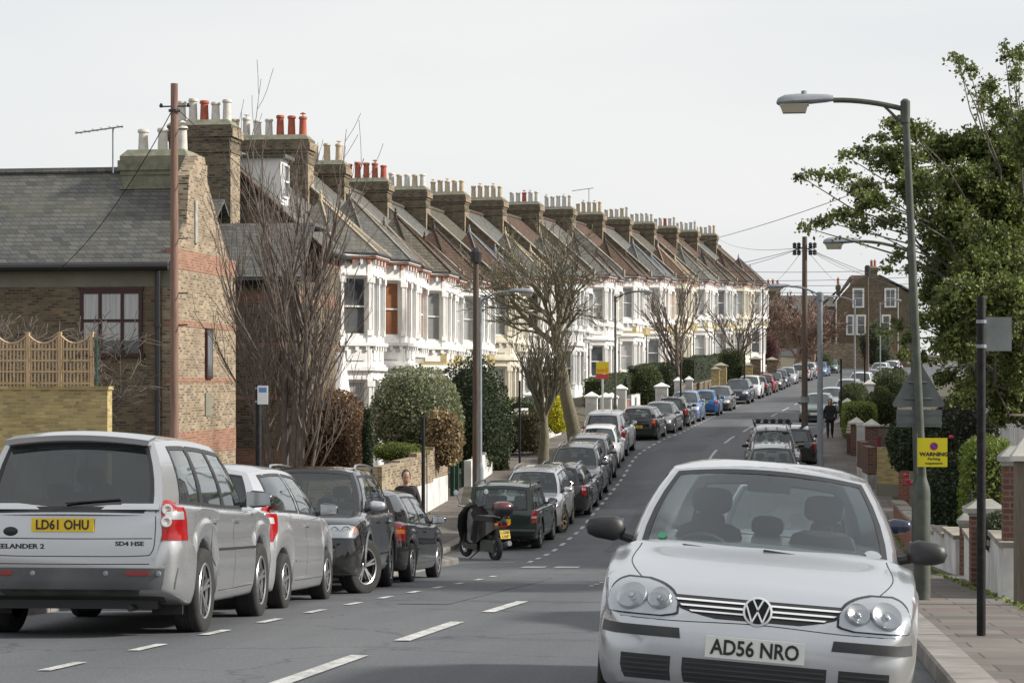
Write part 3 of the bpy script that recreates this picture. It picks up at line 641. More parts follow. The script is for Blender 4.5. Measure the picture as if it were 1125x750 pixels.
# ---------------------------------------------------------------- the flank building on the left
def flank_building():
    z0 = -3.9; root = empty('slate_roofed_house', (0, 0, 0)); X1, Ya, Yb = -16.75, 55.0, 61.2
    X0 = -31; ez = 3.12; rz_ = 5.92; ym = 58.0
    b = MB()
    # gable wall facing the road, with its notched parapet
    prof = [(Ya, z0-.5), (Ya, ez), (Ya+.1, ez+.5), (Ya+1.1, 4.4), (Ya+1.35, 5.75), (Ya+2.2, 6.4), (Ya+2.9, 6.4), (Ya+3.2, 5.7), (Yb, 2.9), (Yb, z0-.5)]
    b.add([(X1, p[0], p[1]) for p in prof]+[(X1-.35, p[0], p[1]) for p in prof], [tuple(range(10)), tuple(range(19,9,-1))]+[(i,10+i,10+(i+1)%10,(i+1)%10) for i in range(10)], 1)
    b.box(X0, X1-.35, Ya, Ya+.3, z0-.5, ez, 0); b.box(X0, X1-.35, Yb-.3, Yb, z0-.5, ez, 0)
    for a, c in ((-2.0, -1.35), (.0, .13), (1.55, 1.7), (3.1, 3.65)): b.box(X1-.3, X1+.012, Ya-.012, Yb-.01, a, c, 2)
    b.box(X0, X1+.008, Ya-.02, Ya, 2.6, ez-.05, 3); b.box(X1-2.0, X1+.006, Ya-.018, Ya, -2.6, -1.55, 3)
    b.build('wall', [M['stock'], M['stocklight'], M['redband'], M['render']], root)
    r = MB(); r.slab([(X0,Ya-.35,ez-.02),(X1-.1,Ya-.35,ez-.02),(X1-.1,ym,rz_),(X0,ym,rz_)], (0,0,.14)); r.slab([(X0,ym,rz_),(X1-.1,ym,rz_),(X1-.3,Yb+.2,ez-.3),(X0,Yb+.2,ez-.3)], (0,0,.14))
    rf = r.build('roof', M['slate'], root)
    t = MB(); t.tube([(X0,ym,rz_+.14),(X1-.35,ym,rz_+.14)], .13, 6); t.build('ridge_tile', M['slate'], rf)
    g = MB(); g.tube([(X0,Ya-.42,ez+.0),(X1-.05,Ya-.42,ez+.0)], .1, 8); g.tube([(X1-.45,Ya-.1,ez-.1),(X1-.45,Ya-.1,z0)], .075, 8)
    for z in (1.5,-.5,-2.4): g.tube([(X1-.45,Ya-.1,z),(X1-.45,Ya-.1,z+.1)], .1, 8)
    g.build('gutter', M['black'], root)
    # window with maroon frame
    wx0 = P(61,0,45.6).x; wx1 = P(134,0,45.6).x; zt = 2.45; zb = .68
    Mx, L = frameM((wx0, Ya), (wx1, Ya), .36); L_ = wx1-wx0
    f = MB(); f.M = Mx
    f.box(-.05, L_+.05, -.06, .0, 2.2-.05, 2.22, 0)
    for x in (0, L_*.30, L_*.66, L_-.07): f.box(x, x+.09, -.055, .05, zb-.0-.25, 2.15)
    f.box(0, L_, -.05, .045, 2.05, 2.15); f.box(-.08, L_+.08, -.1, .04, zb-.35, zb-.25); f.box(0, L_, -.045, .045, 1.28, 1.36)
    w_ = f.build('window', M['maroon'], root)
    p = MB(); p.M = Mx; p.add([(0,-.02,zb-.3),(L_,-.02,zb-.3),(L_,-.02,2.1),(0,-.02,2.1)], [(0,1,2,3)]); p.build('pane', M['glassdark'], w_)
    p = MB(); p.M = Mx; p.add([(.1,-.025,zb+.1),(L_-.1,-.025,zb+.1),(L_-.1,-.025,2.05),(.1,-.025,2.05)], [(0,1,2,3)]); p.build('net_curtain', M['netcurtain'], w_)
    f = MB(); f.box(X1-.02, X1+.07, 57.9, 58.5, .1, 1.55); w2 = f.build('window', M['maroon'], root)
    f = MB(); f.box(X1+.04, X1+.075, 57.98, 58.42, .18, 1.48); f.build('pane', M['glassdark'], w2)
    f = MB(); f.box(X1-.02, X1+.04, 56.85, 57.1, 3.9, 5.1); f.build('vent_strip', M['cement'], root)
    f = MB(); f.box(X1-.02, X1+.03, 57.9, 58.5, -.95, -.3); f.build('vent_cover', M['render'], root)
    f = MB(); f.box(X1-.02, X1+.05, 57.6, 58.3, -4.2, -2.2); f.build('door', M['maroon'], root)
    c = stack(root, P(126,0,48.5).x, P(185,0,48.5).x+.4, 57.3, 58.9, 5.4, 6.62, M['moss'], 3, M['potwhite'], 3)
    tag(root, 'old brick building with long slate roof, maroon window and sunlit red-banded gable', 'house')
flank_building()
# taller house behind it carrying the big stack
def rear_house():
    root = empty('brick_house', (-21.5, 66, -3.6)); b = MB(); b.box(-.9, 2.3, .0, 3.9, -.5, 8.2); b.build('wall', M['darkbrick'], root)
    r = MB(); r.slab([(-1.1,-.2,8.1),(2.5,-.2,8.1),(2.5,2,9.6),(-1.1,2,9.6)], (0,0,.12)); r.slab([(-1.1,2,9.6),(2.5,2,9.6),(2.5,4.1,8.1),(-1.1,4.1,8.1)], (0,0,.12)); r.build('roof', M['slate'], root)
    xa = P(167,0,57).x+21.5; xb = P(239,0,57).x+21.5
    stack(root, xa, xb, 2.6, 3.8, 7.5, 12.5, M['darkbrick'], 5, [M['potwhite'], M['potwhite'], M['potred'], M['potwhite'], M['potwhite']], 11)
    tag(root, 'brick house with a tall corbelled chimney stack rising behind the long slate roof', 'house')
rear_house()
def aerial(name, p, h, lab):
    b = MB(); b.tube([p, p+Vector((0,0,h))], .025, 5); t = p+Vector((0,0,h))
    b.tube([t+Vector((-1.1,0,-.12)), t+Vector((.3,0,.05))], .022, 4)
    for i in range(6): x = -1.0+i*.24; b.tube([t+Vector((x,-.25,-.1+(x+1)*.12)), t+Vector((x,.25,-.1+(x+1)*.12))], .012, 4)
    tag(b.build(name, M['lampgrey']), lab, 'aerial')
pA = P(124,190,48.5); aerial('television_aerial', pA, 1.25, 'television aerial on the ridge beside the short fat chimney pots')
pB = P(647,226,113); aerial('television_aerial', pB, 1.1, 'television aerial standing above the far terrace stacks against the sky')
# ---------------------------------------------------------------- right-hand houses, mostly behind the evergreen oak
for k, (Y0, dx, lab) in enumerate([(62, 8.6, 'red brick bay-fronted house behind the evergreen oak, nearest on the shaded side'),
        (72.5, 8.4, 'white fronted house seen through the oak leaves, second on the shaded side'), (83, 8.4, 'white fronted house between the triangular sign and the oak foliage'),
        (93.5, 8.6, 'white bay-fronted house above the clipped hedges, just beyond the triangular sign'), (104, 9.4, 'pale terraced house on the shaded side, above the rounded hedges'),
        (124, 9.6, 'pale terraced house on the shaded side, half way up the hill'), (150, 10.0, 'pale terraced house glimpsed between oak branches at the bend')]):
    X = xr(Y0)+dx-1.0
    a = -math.atan2(xr(Y0)-xr(Y0-9.3), 9.3)+math.pi
    h = terrace_house('terraced_house', (X, Y0, zr(Y0-5)+.25), a, 9.5, dict(seed=k*5+90, roof=M['slate'], hiproof=M['tile'] if k % 2 else M['slate'], pots=M['potred'], wall=M['redbrick'], stucco=M['stucco'] if k else M['stuccocream'], hip2=1.6))
    tag(h, lab, 'house', 'houses on the shaded side of the road')
RH = [o for o in bpy.data.objects if o.get('group') == 'houses on the shaded side of the road'][1]
for Y0, lab in ((51.7, 'terraced house on the shaded side, hidden by the oak beside the camellia'),):
    h = copy_tree(RH); h.location = (8.9, Y0, zr(Y0-5)+.25); h.rotation_euler = (0, 0, math.pi); tag(h, lab)
# ---------------------------------------------------------------- house closing the view at the bend
def cross_house():
    D = 200; gx = lambda x: P(x, 400, D).x; gy = P(950, 400, D).y; gz = lambda y: (420-y)/F*D*K
    root = empty('brick_gable_house', (0, 0, 0)); b = MB(); z0 = gz(400)
    xa, xb, xc_ = gx(919), gx(1002), gx(905)
    prof = [(xa, z0-1), (xa, gz(330)), (gx(935), gz(312)), (gx(950), gz(303)), (gx(966), gz(303)), (xb-.5, gz(322)), (xb, gz(330)), (xb, z0-1)]
    n = len(prof)
    b.add([(p[0], gy, p[1]) for p in prof]+[(p[0], gy+9, p[1]) for p in prof], [tuple(range(n-1,-1,-1)), tuple(range(n,2*n))]+[(i,(i+1)%n,n+(i+1)%n,n+i) for i in range(n)], 0)
    b.box(xc_, xa, gy+1.5, gy+8, z0-1, gz(336), 0)
    b.build('wall', M['stock'], root)
    r = MB(); r.slab([(xa-.3,gy-.2,gz(331)),(gx(936),gy-.2,gz(308)),(gx(936),gy+9,gz(300)),(xa-.3,gy+9,gz(331))], (0,0,.15), 0)
    r.slab([(gx(966),gy-.25,gz(303)),(xb+.4,gy-.25,gz(323)),(xb+.4,gy+9.2,gz(323)),(gx(966),gy+9.2,gz(303))], (0,0,.15), 1)
    r.slab([(gx(934),gy+1.2,gz(314)),(gx(967),gy+1.2,gz(303)),(gx(967),gy+5,gz(301)),(gx(936),gy+5,gz(301))], (0,0,.12), 0)
    r.slab([(xc_-.2,gy+1.3,gz(334)),(xa,gy+1.3,gz(320)),(xa,gy+8,gz(320)),(xc_-.2,gy+8,gz(334))], (0,0,.15), 1); r.build('roof', [M['tile'], M['slate']], root)
    stack(root, gx(955), gx(964), gy+.4, gy+1.3, gz(305), gz(292), M['stock'], 2, M['potred'], 4)
    stack(root, gx(919), gx(923), gy+.6, gy+1.2, gz(325), gz(311), M['stock'], 1, M['potred'], 4)
    for (x0, x1, y0, y1, c) in ((937,949,318,337,0),(972,984,318,337,1),(930,938,347,367,0),(941,951,347,367,0),(969,978,347,362,0)):
        Mx, L = frameM((gx(x0), gy), (gx(x1), gy)); L = gx(x1)-gx(x0)
        f = MB(); f.M = Mx; f.box(-.05, L+.05, -.1, 0, gz(y1)-.1, gz(y1)); f.box(-.05,.1,-.08,0,gz(y1),gz(y0)); f.box(L-.1,L+.05,-.08,0,gz(y1),gz(y0)); f.box(-.05,L+.05,-.08,0,gz(y0),gz(y0)+.15); f.build('window_surround', M['white'], root)
        window(root, Mx, .1, L-.1, gz(y1), gz(y0), -.02, M['windowframe'], M['glassdark'], cross=c)
    Mx, L = frameM((gx(906), gy+1.5), (gx(917), gy+1.5)); L = gx(917)-gx(906)
    window(root, Mx, .1, L-.1, gz(358), gz(340), -.02, M['windowframe'], M['glassdark'])
    d = MB(); d.box(gx(986), gx(987), gy-.12, gy, z0, gz(316)); d.box(xa-.1, xa+.05, gy-.1, gy, z0, gz(330)); d.build('downpipe', M['white'], root)
    tag(root, 'brown brick gable house with white windows and twin red pots closing the view', 'house')
    b = MB(); gw = gy-6; b.box(P(903,400,195).x, P(985,400,195).x, gw, gw+.25, zr(230)-.3, (420-377)/F*195*K, 0); b.box(P(957,400,195).x, P(985,400,195).x, gw-.02, gw, (420-384)/F*195*K, (420-376)/F*195*K, 1)
    tag(b.build('brick_garden_wall', [M['stocklight'], M['redbrick']]), 'tall brown and red brick garden wall in front of the gable house', 'wall')
cross_house()
def far_house():
    p = P(843, 332, 215); root = empty('slate_roofed_house', (p.x, p.y, -.8))
    b = MB(); b.box(-6, 9, 0, 8, -1, 9.5); b.build('wall', M['stock'], root)
    r = MB(); r.slab([(-6.3,-.3,9.3),(9.3,-.3,9.3),(8,4,11.6),(-6.3,4,11.6)], (0,0,.15)); r.build('roof', M['slate'], root)
    stack(root, -.3, 1.6, 2, 3, 9.5, 13.0, M['stock'], 3, M['potred'], 4)
    f = MB(); f.box(.4,3.8,-.1,0,3.6,5.0); f.box(.3,2.4,-.1,0,6.2,7.2); f.build('window', M['netcurtain'], root)
    tag(root, 'plain grey-roofed brick house just past the end of the white terrace', 'house')
far_house()
# ---------------------------------------------------------------- cars
def paint(name, col, metal=.5, rough=.32, dirt=.12):
    m = mat(name, col, rough, metal, coat=.7); N, Lk, b = nodes(m)
    tc = N.new('ShaderNodeTexCoord'); nz = N.new('ShaderNodeTexNoise'); nz.inputs['Scale'].default_value = 1.3; nz.inputs['Detail'].default_value = 4; nz.inputs['Roughness'].default_value = .5
    Lk.new(tc.outputs['Object'], nz.inputs['Vector'])
    sp = N.new('ShaderNodeSeparateXYZ'); Lk.new(tc.outputs['Object'], sp.inputs[0])
    r = N.new('ShaderNodeMapRange'); r.inputs[1].default_value = .75; r.inputs[2].default_value = .15; Lk.new(sp.outputs[2], r.inputs[0])
    mu = N.new('ShaderNodeMath'); mu.operation = 'MULTIPLY'; Lk.new(r.outputs[0], mu.inputs[0]); Lk.new(nz.outputs['Fac'], mu.inputs[1])
    m2 = N.new('ShaderNodeMath'); m2.operation = 'MULTIPLY_ADD'; m2.inputs[1].default_value = .45; m2.inputs[2].default_value = dirt*.4; Lk.new(mu.outputs[0], m2.inputs[0]); m2.use_clamp = True
    mx = N.new('ShaderNodeMix'); mx.data_type = 'RGBA'; mx.inputs[6].default_value = (*col, 1); mx.inputs[7].default_value = (.12,.11,.095, 1); Lk.new(m2.outputs[0], mx.inputs[0])
    Lk.new(mx.outputs[2], b.inputs['Base Color'])
    rr = N.new('ShaderNodeMapRange'); rr.inputs[3].default_value = rough-.06; rr.inputs[4].default_value = rough+.3; Lk.new(m2.outputs[0], rr.inputs[0]); Lk.new(rr.outputs[0], b.inputs['Roughness'])
    cw = N.new('ShaderNodeMapRange'); cw.inputs[3].default_value = .7; cw.inputs[4].default_value = .1; Lk.new(m2.outputs[0], cw.inputs[0]); Lk.new(cw.outputs[0], b.inputs['Coat Weight'])
    return m
def seeglass(name, tint, base=.08):
    m = bpy.data.materials.new(name); m.use_nodes = True; N, Lk = m.node_tree.nodes, m.node_tree.links
    N.remove(N['Principled BSDF']); out = N['Material Output']
    t = N.new('ShaderNodeBsdfTransparent'); t.inputs[0].default_value = (*tint, 1)
    g = N.new('ShaderNodeBsdfGlossy'); g.inputs['Roughness'].default_value = .03; g.inputs['Color'].default_value = (.95,.98,1,1)
    lw = N.new('ShaderNodeLayerWeight'); lw.inputs['Blend'].default_value = .5
    pw = N.new('ShaderNodeMath'); pw.operation = 'POWER'; pw.inputs[1].default_value = 3.6; Lk.new(lw.outputs['Facing'], pw.inputs[0])
    a = N.new('ShaderNodeMath'); a.operation = 'MULTIPLY_ADD'; a.inputs[1].default_value = .85; a.inputs[2].default_value = base; a.use_clamp = True
    Lk.new(pw.outputs[0], a.inputs[0]); x = N.new('ShaderNodeMixShader'); Lk.new(a.outputs[0], x.inputs[0]); Lk.new(t.outputs[0], x.inputs[1]); Lk.new(g.outputs[0], x.inputs[2])
    Lk.new(x.outputs[0], out.inputs[0]); return m
M['carglass'] = seeglass('car_glass', (.50,.56,.54))
M['privacy'] = seeglass('tinted_car_glass', (.07,.08,.08), .10)
M['lens'] = seeglass('clear_lens', (.86,.88,.9), .05)
M['fardark'] = noisy('dark_car_glass', (.012,.018,.02), (.04,.055,.058), 1.5, .05, detail=1, spec=1)
M['chrome'] = mat('chrome', (.62,.63,.64), .12, 1)
M['alloy'] = noisy('alloy_rim', (.36,.36,.37), (.5,.5,.51), 6, .32, metal=.85)
M['lampshell'] = mat('lamp_shell', (.50,.51,.52), .3, .55)
M['lampbowl'] = mat('lamp_bowl', (.42,.43,.44), .22, .8)
M['badge_silver'] = mat('badge_silver', (.78,.79,.80), .28, .45)
M['redlens'] = mat('red_lens', (.27,.008,.01), .1, spec=.8)
M['clearlens'] = mat('white_lens', (.55,.53,.52), .12, .3, spec=1)
M['orangelens'] = mat('orange_lens', (.75,.20,.02), .15)
M['plateyellow'] = mat('yellow_plate', (.78,.52,.02), .35)
M['platewhite'] = mat('white_plate', (.72,.72,.68), .35)
M['ink'] = mat('plate_ink', (.015,.015,.015), .5)
M['cabin'] = mat('cabin_cloth', (.035,.036,.038), .9)
M['bumper'] = noisy('grey_black_bumper', (.035,.036,.038), (.055,.055,.056), 3, .55)
M['brown_mud'] = noisy('muddy_rim', (.20,.14,.08), (.34,.25,.16), 9, .8)
PAINT = dict(silver=paint('silver_paint', (.60,.61,.63), .7, .28), silver2=paint('pale_silver_paint', (.56,.575,.60), .75, .27), freel=paint('mid_silver_paint', (.52,.53,.545), .7, .29),
  black=paint('black_paint', (.008,.009,.011), .1, .14, .03), darkgrey=paint('dark_grey_paint', (.03,.033,.038), .4, .2, .05), grey=paint('grey_paint', (.14,.145,.15), .6, .3), green=paint('dark_green_paint', (.018,.035,.026), .3, .28),
  blue=paint('bright_blue_paint', (.02,.14,.36), .4, .28), lightblue=paint('light_blue_paint', (.16,.25,.45), .5, .3), navy=paint('navy_paint', (.025,.035,.07), .4, .25), white=paint('white_car_paint', (.72,.73,.73), 0, .3),
  red=paint('dark_red_paint', (.20,.012,.02), .3, .28), gold=paint('champagne_paint', (.26,.24,.20), .6, .32), teal=paint('grey_green_paint', (.09,.13,.125), .5, .3))
def cr(pts, n):
    out = []; k = len(pts)
    for i in range(k-1):
        p0, p1, p2, p3 = [Vector(pts[max(0, min(k-1, j))]) for j in (i-1, i, i+1, i+2)]
        for q in range(n):
            t = q/n; out.append(.5*((2*p1)+(p2-p0)*t+(2*p0-5*p1+4*p2-p3)*t*t+(3*p1-p0-3*p2+p3)*t**3))
    out.append(Vector(pts[-1])); return out
BASE = dict(L=4.2, W=1.76, wb=2.58, fo=.88, wr=.316, clear=.17,
   ht=[(0,.50),(.015,.58),(.05,.655),(.12,.71),(.25,.765),(.6,.86),(1.0,.93),(1.25,.965),(1.7,.93),(3.6,.96),(4.0,.97),(4.13,.93),(4.19,.80),(4.2,.60)],
   hb=[(0,.30),(.02,.22),(.1,.185),(.5,.18),(3.7,.19),(4.08,.22),(4.18,.30),(4.2,.38)],
   hw=[(0,.60),(.012,.70),(.04,.79),(.1,.87),(.22,.93),(.5,.975),(.9,1),(3.3,1),(3.8,.97),(4.02,.90),(4.12,.82),(4.18,.72),(4.2,.62)],
   cab=dict(wsb=(1.12,.955), wst=(1.95,1.385), rt=(3.72,1.38), rb=(4.08,.93), peak=1.475, wb=.85, wt=.60, wr=.60, fr=.64), pillars=[.0,.05,.43,.465,.80,.84,.97], side=[0,1,0,1,0,1])
def hw_y(S, d): return interp(S['hw'], d)*S['W']/2
def section(S, d):
    zt, zb = interp(S['ht'], d), interp(S['hb'], d); hw = hw_y(S, d); h = zt-zb; sh = S.get('shoulder', .88); k = min(1, h/.5)
    sd = S.get('sdrop', .06)*k
    ctrl = [(0, zt), (hw*.5, zt-.012*k), (hw*(sh-.12), zt-.028*k), (hw*sh, zt-sd*.85), (hw*(sh+.07), zt-sd-.03*k), (hw*.975, zb+h*.66), (hw, zb+h*.48), (hw*.99, zb+h*.25), (hw*.965, zb+h*.08), (hw*.90, zb), (hw*.6, zb-.0), (0, zb)]
    pts = cr([(a, b, 0) for a, b in ctrl], 4)
    out = []
    wa = None
    for dw in (S['fo'], S['fo']+S['wb']):
        Ra = S['wr']+S.get('archgap', .055); t = abs(d-dw)
        if t < Ra: wa = S['wr']+math.sqrt(max(0, Ra*Ra-t*t))
    for p in pts:
        x, z = p.x, p.y
        if wa is not None and wa > zb:
            zs = zt-sd; 
            if z < zs: z = wa+(z-zb)*(zs-wa)/(zs-zb)
        out.append((x, z))
    return out
def hull(S, root, m, name='body'):
    L = S['L']; ds = set([0, .004, .012, .025, .045, .07, .1, .14, .19, .25, L, L-.004, L-.012, L-.025, L-.045, L-.07, L-.1, L-.14, L-.19, L-.25])
    d = .3
    while d < L-.3: ds.add(round(d, 4)); d += .07
    for dw in (S['fo'], S['fo']+S['wb']):
        Ra = S['wr']+S.get('archgap', .055)
        ds = {x for x in ds if abs(x-dw) > Ra+.012}
        for i in range(27): ds.add(dw+(Ra-.0006)*math.cos(math.pi*i/26))
        ds.add(dw-Ra-.002); ds.add(dw+Ra+.002)
    ds = sorted(ds); vs, fs = [], []; n = None
    for d in ds:
        s = section(S, d); row = [(x, L/2-d, z) for x, z in s]+[(-x, L/2-d, z) for x, z in s[-2:0:-1]]
        n = len(row); vs += row
    for i in range(len(ds)-1):
        for j in range(n): k = (j+1) % n; fs.append((i*n+j, i*n+k, (i+1)*n+k, (i+1)*n+j))
    fs.append(tuple(range(n-1,-1,-1))); fs.append(tuple((len(ds)-1)*n+j for j in range(n)))
    # cabin shell goes in the same body mesh
    b = MB(); b.add(vs, fs, 0)
    cabin(S, b)
    o = b.build(name, [m, M['dullplastic']], root, smooth=38); fixnormals(o)
    return o
def sidept(S, u, v, s=1):
    "point on the cabin side: u front to back, v belt to roof rail"
    c = S['cab']; L = S['L']
    (d0, z0), (d1, z1), (d2, z2), (d3, z3) = c['wsb'], c['wst'], c['rt'], c['rb']
    db = d0+(d3-d0)*u; zb = z0+(z3-z0)*u
    zb = max(interp(S['ht'], db)-S.get('sdrop', .06)*1.1, 0) if S.get('beltfollow', True) else zb
    zb = zb-.02
    dr = d1+(d2-d1)*u; zr_ = z1+(z2-z1)*u+c.get('bow', .045)*4*u*(1-u)
    wbelt = min(c['wb']*S['W']/2+.0, hw_y(S, db)*.93) if not c.get('full') else hw_y(S, db)*c['wb']
    f = c.get('fr', .6)
    wf = (c['wt']+(c['wr']-c['wt'])*u)*S['W']/2
    pinch = 1-c.get('pinch', .10)*max(0, (u-.8)/.2)**2-.06*max(0, (.12-u)/.12)**2
    x = (wbelt*(1-v)+wf*v+c.get('bulge', .045)*4*v*(1-v))*pinch
    dd = db*(1-v)+dr*v; zz = zb*(1-v)+zr_*v
    return Vector((s*x, L/2-dd, zz))
def patchpt(S, end, a, v):
    "windscreen (end 0) or rear window (end 1): a across -1..1, v up"
    e = sidept(S, end, v, 1); c = S['cab']; bow = (c.get('bowf', .13) if end == 0 else c.get('bowr', .07))
    return Vector((e.x*a, e.y+(bow if end == 0 else -bow)*(1-a*a)*(1-.25*v), e.z+(.035*v+.012)*(1-a*a)))
def roofpt(S, u, a):
    e = sidept(S, u, 1, 1); f = patchpt(S, 0, a, 1); r = patchpt(S, 1, a, 1); c = S['cab']
    zc = (c['peak']-e.z)*(1-a**4)*min(1, (u/.3)**.6 if u < .3 else 1)*min(1, ((1-u)/.2)**.6 if u > .8 else 1)
    zc = max(zc, (.047)*(1-a*a)) if u in (0, 1) else max(zc, .045*(1-a*a))
    y = f.y*(1-u)+r.y*u if True else e.y
    ey = e.y; 
    return Vector((e.x*a, f.y+(r.y-f.y)*u, e.z+zc))
def grid(b, fn, us, vs, mi=0, skip=None):
    pts = [fn(u, v) for u in us for v in vs]; n = len(vs); fs = []
    for i in range(len(us)-1):
        for j in range(n-1):
            if skip and skip((us[i]+us[i+1])/2, (vs[j]+vs[j+1])/2): continue
            fs.append((i*n+j, (i+1)*n+j, (i+1)*n+j+1, i*n+j+1))
    b.add(pts, fs, mi)
def lin(a, c, n): return [a+(c-a)*i/n for i in range(n+1)]
WV = (.09, .90)
def cabin(S, b):
    P_ = S['pillars']; V = S.get('wv', WV); wins = [(P_[i], P_[i+1]) for i in range(len(P_)-1) if S['side'][i]]
    us = sorted(set(sum([lin(P_[i], P_[i+1], 6) for i in range(len(P_)-1)], [])+[0, 1])); vv = [0, .04, V[0]]+lin(V[0], V[1], 6)[1:]+[.95, 1]
    inside = lambda u, v: any(a < u < c for a, c in wins) and V[0] < v < V[1]
    bp = S.get('blackpillar', False)
    for s in (1, -1): grid(b, lambda u, v: sidept(S, u, v, s), us, vv, 0, inside)
    fw = S.get('ws', (.93, .04, .95)); rw = S.get('rw', (.84, .12, .88))
    for end, (w_, v0, v1) in ((0, fw), (1, rw)):
        A = [-1, -(1+w_)/2, -w_]+lin(-w_, w_, 12)[1:-1]+[w_, (1+w_)/2, 1]; VV = [0, v0]+lin(v0, v1, 5)[1:]+[1]
        grid(b, lambda a, v: patchpt(S, end, a, v), A, VV, 0, lambda a, v: abs(a) < w_ and v0 < v < v1)
    grid(b, lambda u, a: roofpt(S, u, a), lin(0, .3, 6)+lin(.3, .8, 6)[1:]+lin(.8, 1, 4)[1:], lin(-1, 1, 16), 0)
def glazing(S, root, gm, pm):
    P_ = S['pillars']; V = S.get('wv', WV); off = .004
    w = MB(); fw = S.get('ws', (.93, .04, .95)); rw = S.get('rw', (.84, .12, .88))
    g = lambda end, w_, v0, v1, name, m: (lambda bb: (grid(bb, lambda a, v: patchpt(S, end, a, v), lin(-w_, w_, 12), lin(v0, v1, 5)), bb.build(name, m, root, smooth=60))[1])(MB())
    ws = g(0, *fw, 'windscreen', gm); rr = g(1, *rw, 'rear_window', pm)
    for end, (w_, v0, v1), par in ((0, fw, ws), (1, rw, rr)):      # black ceramic border
        bb = MB(); e = .035; A = [-w_-.012, -w_+e]+lin(-w_+e, w_-e, 10)[1:-1]+[w_-e, w_+.012]; VV = [v0-.015, v0+e*1.6]+lin(v0+e*1.6, v1-e, 4)[1:-1]+[v1-e, v1+.012]
        nn = Vector((0, 1 if end == 0 else -1, .6)).normalized()*.004
        grid(bb, lambda a, v: patchpt(S, end, a, v)+nn, A, VV, 0, lambda a, v: abs(a) < w_-e and v0+e*1.6 < v < v1-e)
        bb.build('window_seal', M['dullplastic'], par)
    for s in (1, -1):
        first = True
        for i in range(len(P_)-1):
            if not S['side'][i]: continue
            bb = MB(); grid(bb, lambda u, v: sidept(S, u, v, s), lin(P_[i], P_[i+1], 4), lin(V[0], V[1], 5))
            m = gm if (first or not S.get('priv')) else pm; first = False
            o = bb.build('side_window', m, root, smooth=60)
            bb = MB(); e = .012; a, c = P_[i], P_[i+1]; nn = Vector((s*.004, 0, .001))
            grid(bb, lambda u, v: sidept(S, u, v, s)+nn, [a-.004, a+e]+lin(a+e, c-e, 4)[1:-1]+[c-e, c+.004], [V[0]-.03, V[0]+.03]+lin(V[0]+.03, V[1]-.04, 3)[1:-1]+[V[1]-.04, V[1]+.02], 0, lambda u, v: a+e < u < c-e and V[0]+.03 < v < V[1]-.04)
            bb.build('window_seal', M['dullplastic'], o)
        if S.get('blackpillar'):
            for i in range(len(P_)-1):
                if S['side'][i] or i == 0 or (i >= len(P_)-2 and not S.get('blackd')): continue
                bb = MB(); nn = Vector((s*.006, 0, 0)); grid(bb, lambda u, v: sidept(S, u, v, s)+nn, [P_[i]-.004, P_[i+1]+.004], lin(V[0], V[1], 5)); bb.build('pillar_trim', M['dullplastic'], root)
def wheel(root, x, y, S, rim, spokes, steer=0, part='wheel', mud=None, style=0):
    r = S['wr']; w_ = S.get('tw', .2); s = 1 if x > 0 else -1
    wb_ = bpy.data.objects.new(part, None)
    b = MB(); hw = w_/2; ri = r*S.get('rimr', .66)
    prof = [(ri*.98, -hw*.86), (r*.9, -hw), (r*.965, -hw*.9), (r, -hw*.7), (r, -hw*.2), (r*.985, -hw*.17), (r*.985, -hw*.1), (r, -hw*.07), (r, hw*.07), (r*.985, hw*.1), (r*.985, hw*.17), (r, hw*.2), (r, hw*.7), (r*.965, hw*.9), (r*.9, hw), (ri*.98, hw*.86)]
    b.lathe((0, 0, 0), prof, 32, axis='x', cap=False)
    t = b.build(part, M['rubber'], root, smooth=40); t.location = (x-s*w_/2, y, r); t.rotation_euler = (0, 0, steer)
    b = MB(); o_ = s*hw
    b.lathe((0, 0, 0), [(ri, o_*.86), (ri*.97, o_*.9), (ri*.9, o_*.84), (ri*.88, o_*.1), (ri*.3, o_*.05), (0, o_*.05)], 32, 1, axis='x', cap=False)
    b.lathe((0, 0, 0), [(ri, o_*.86), (ri*.97, o_*.93), (ri*.91, o_*.86), (ri*.88, o_*.5)], 32, 0, axis='x', cap=False)
    b.lathe((0, 0, 0), [(0, o_*.72), (ri*.13, o_*.70), (ri*.2, o_*.62), (ri*.22, o_*.2)], 16, 0, axis='x', cap=False)
    for i in range(spokes):
        a = 2*math.pi*(i+.25)/spokes
        for dl in ([0] if style == 0 else [-.13, .13]):
            a2 = a+dl; wd = ri*(.085 if style == 0 else .05)*(1.35 if spokes < 6 and style == 0 else 1)*(.6 if spokes > 8 else 1)
            ca, sa = math.cos(a2), math.sin(a2); c2, s2 = math.cos(a+dl*.4), math.sin(a+dl*.4)
            q = []
            for rr_, ww, xx, (C, S_) in ((ri*.15, wd*1.3, .66, (c2, s2)), (ri*.93, wd, .84, (ca, sa))):
                for sg in (-1, 1):
                    q.append((o_*xx, C*rr_-S_*ww*sg, S_*rr_+C*ww*sg))
            q2 = [(p[0]-s*.03, p[1], p[2]) for p in q]
            b.add([q[0], q[1], q[3], q[2]]+[q2[0], q2[1], q2[3], q2[2]], [(0,1,2,3),(7,6,5,4),(0,4,5,1),(1,5,6,2),(2,6,7,3),(3,7,4,0)], 0)
    rm = b.build('rim', [mud or rim, M['dullplastic']], t, smooth=30)
    return t
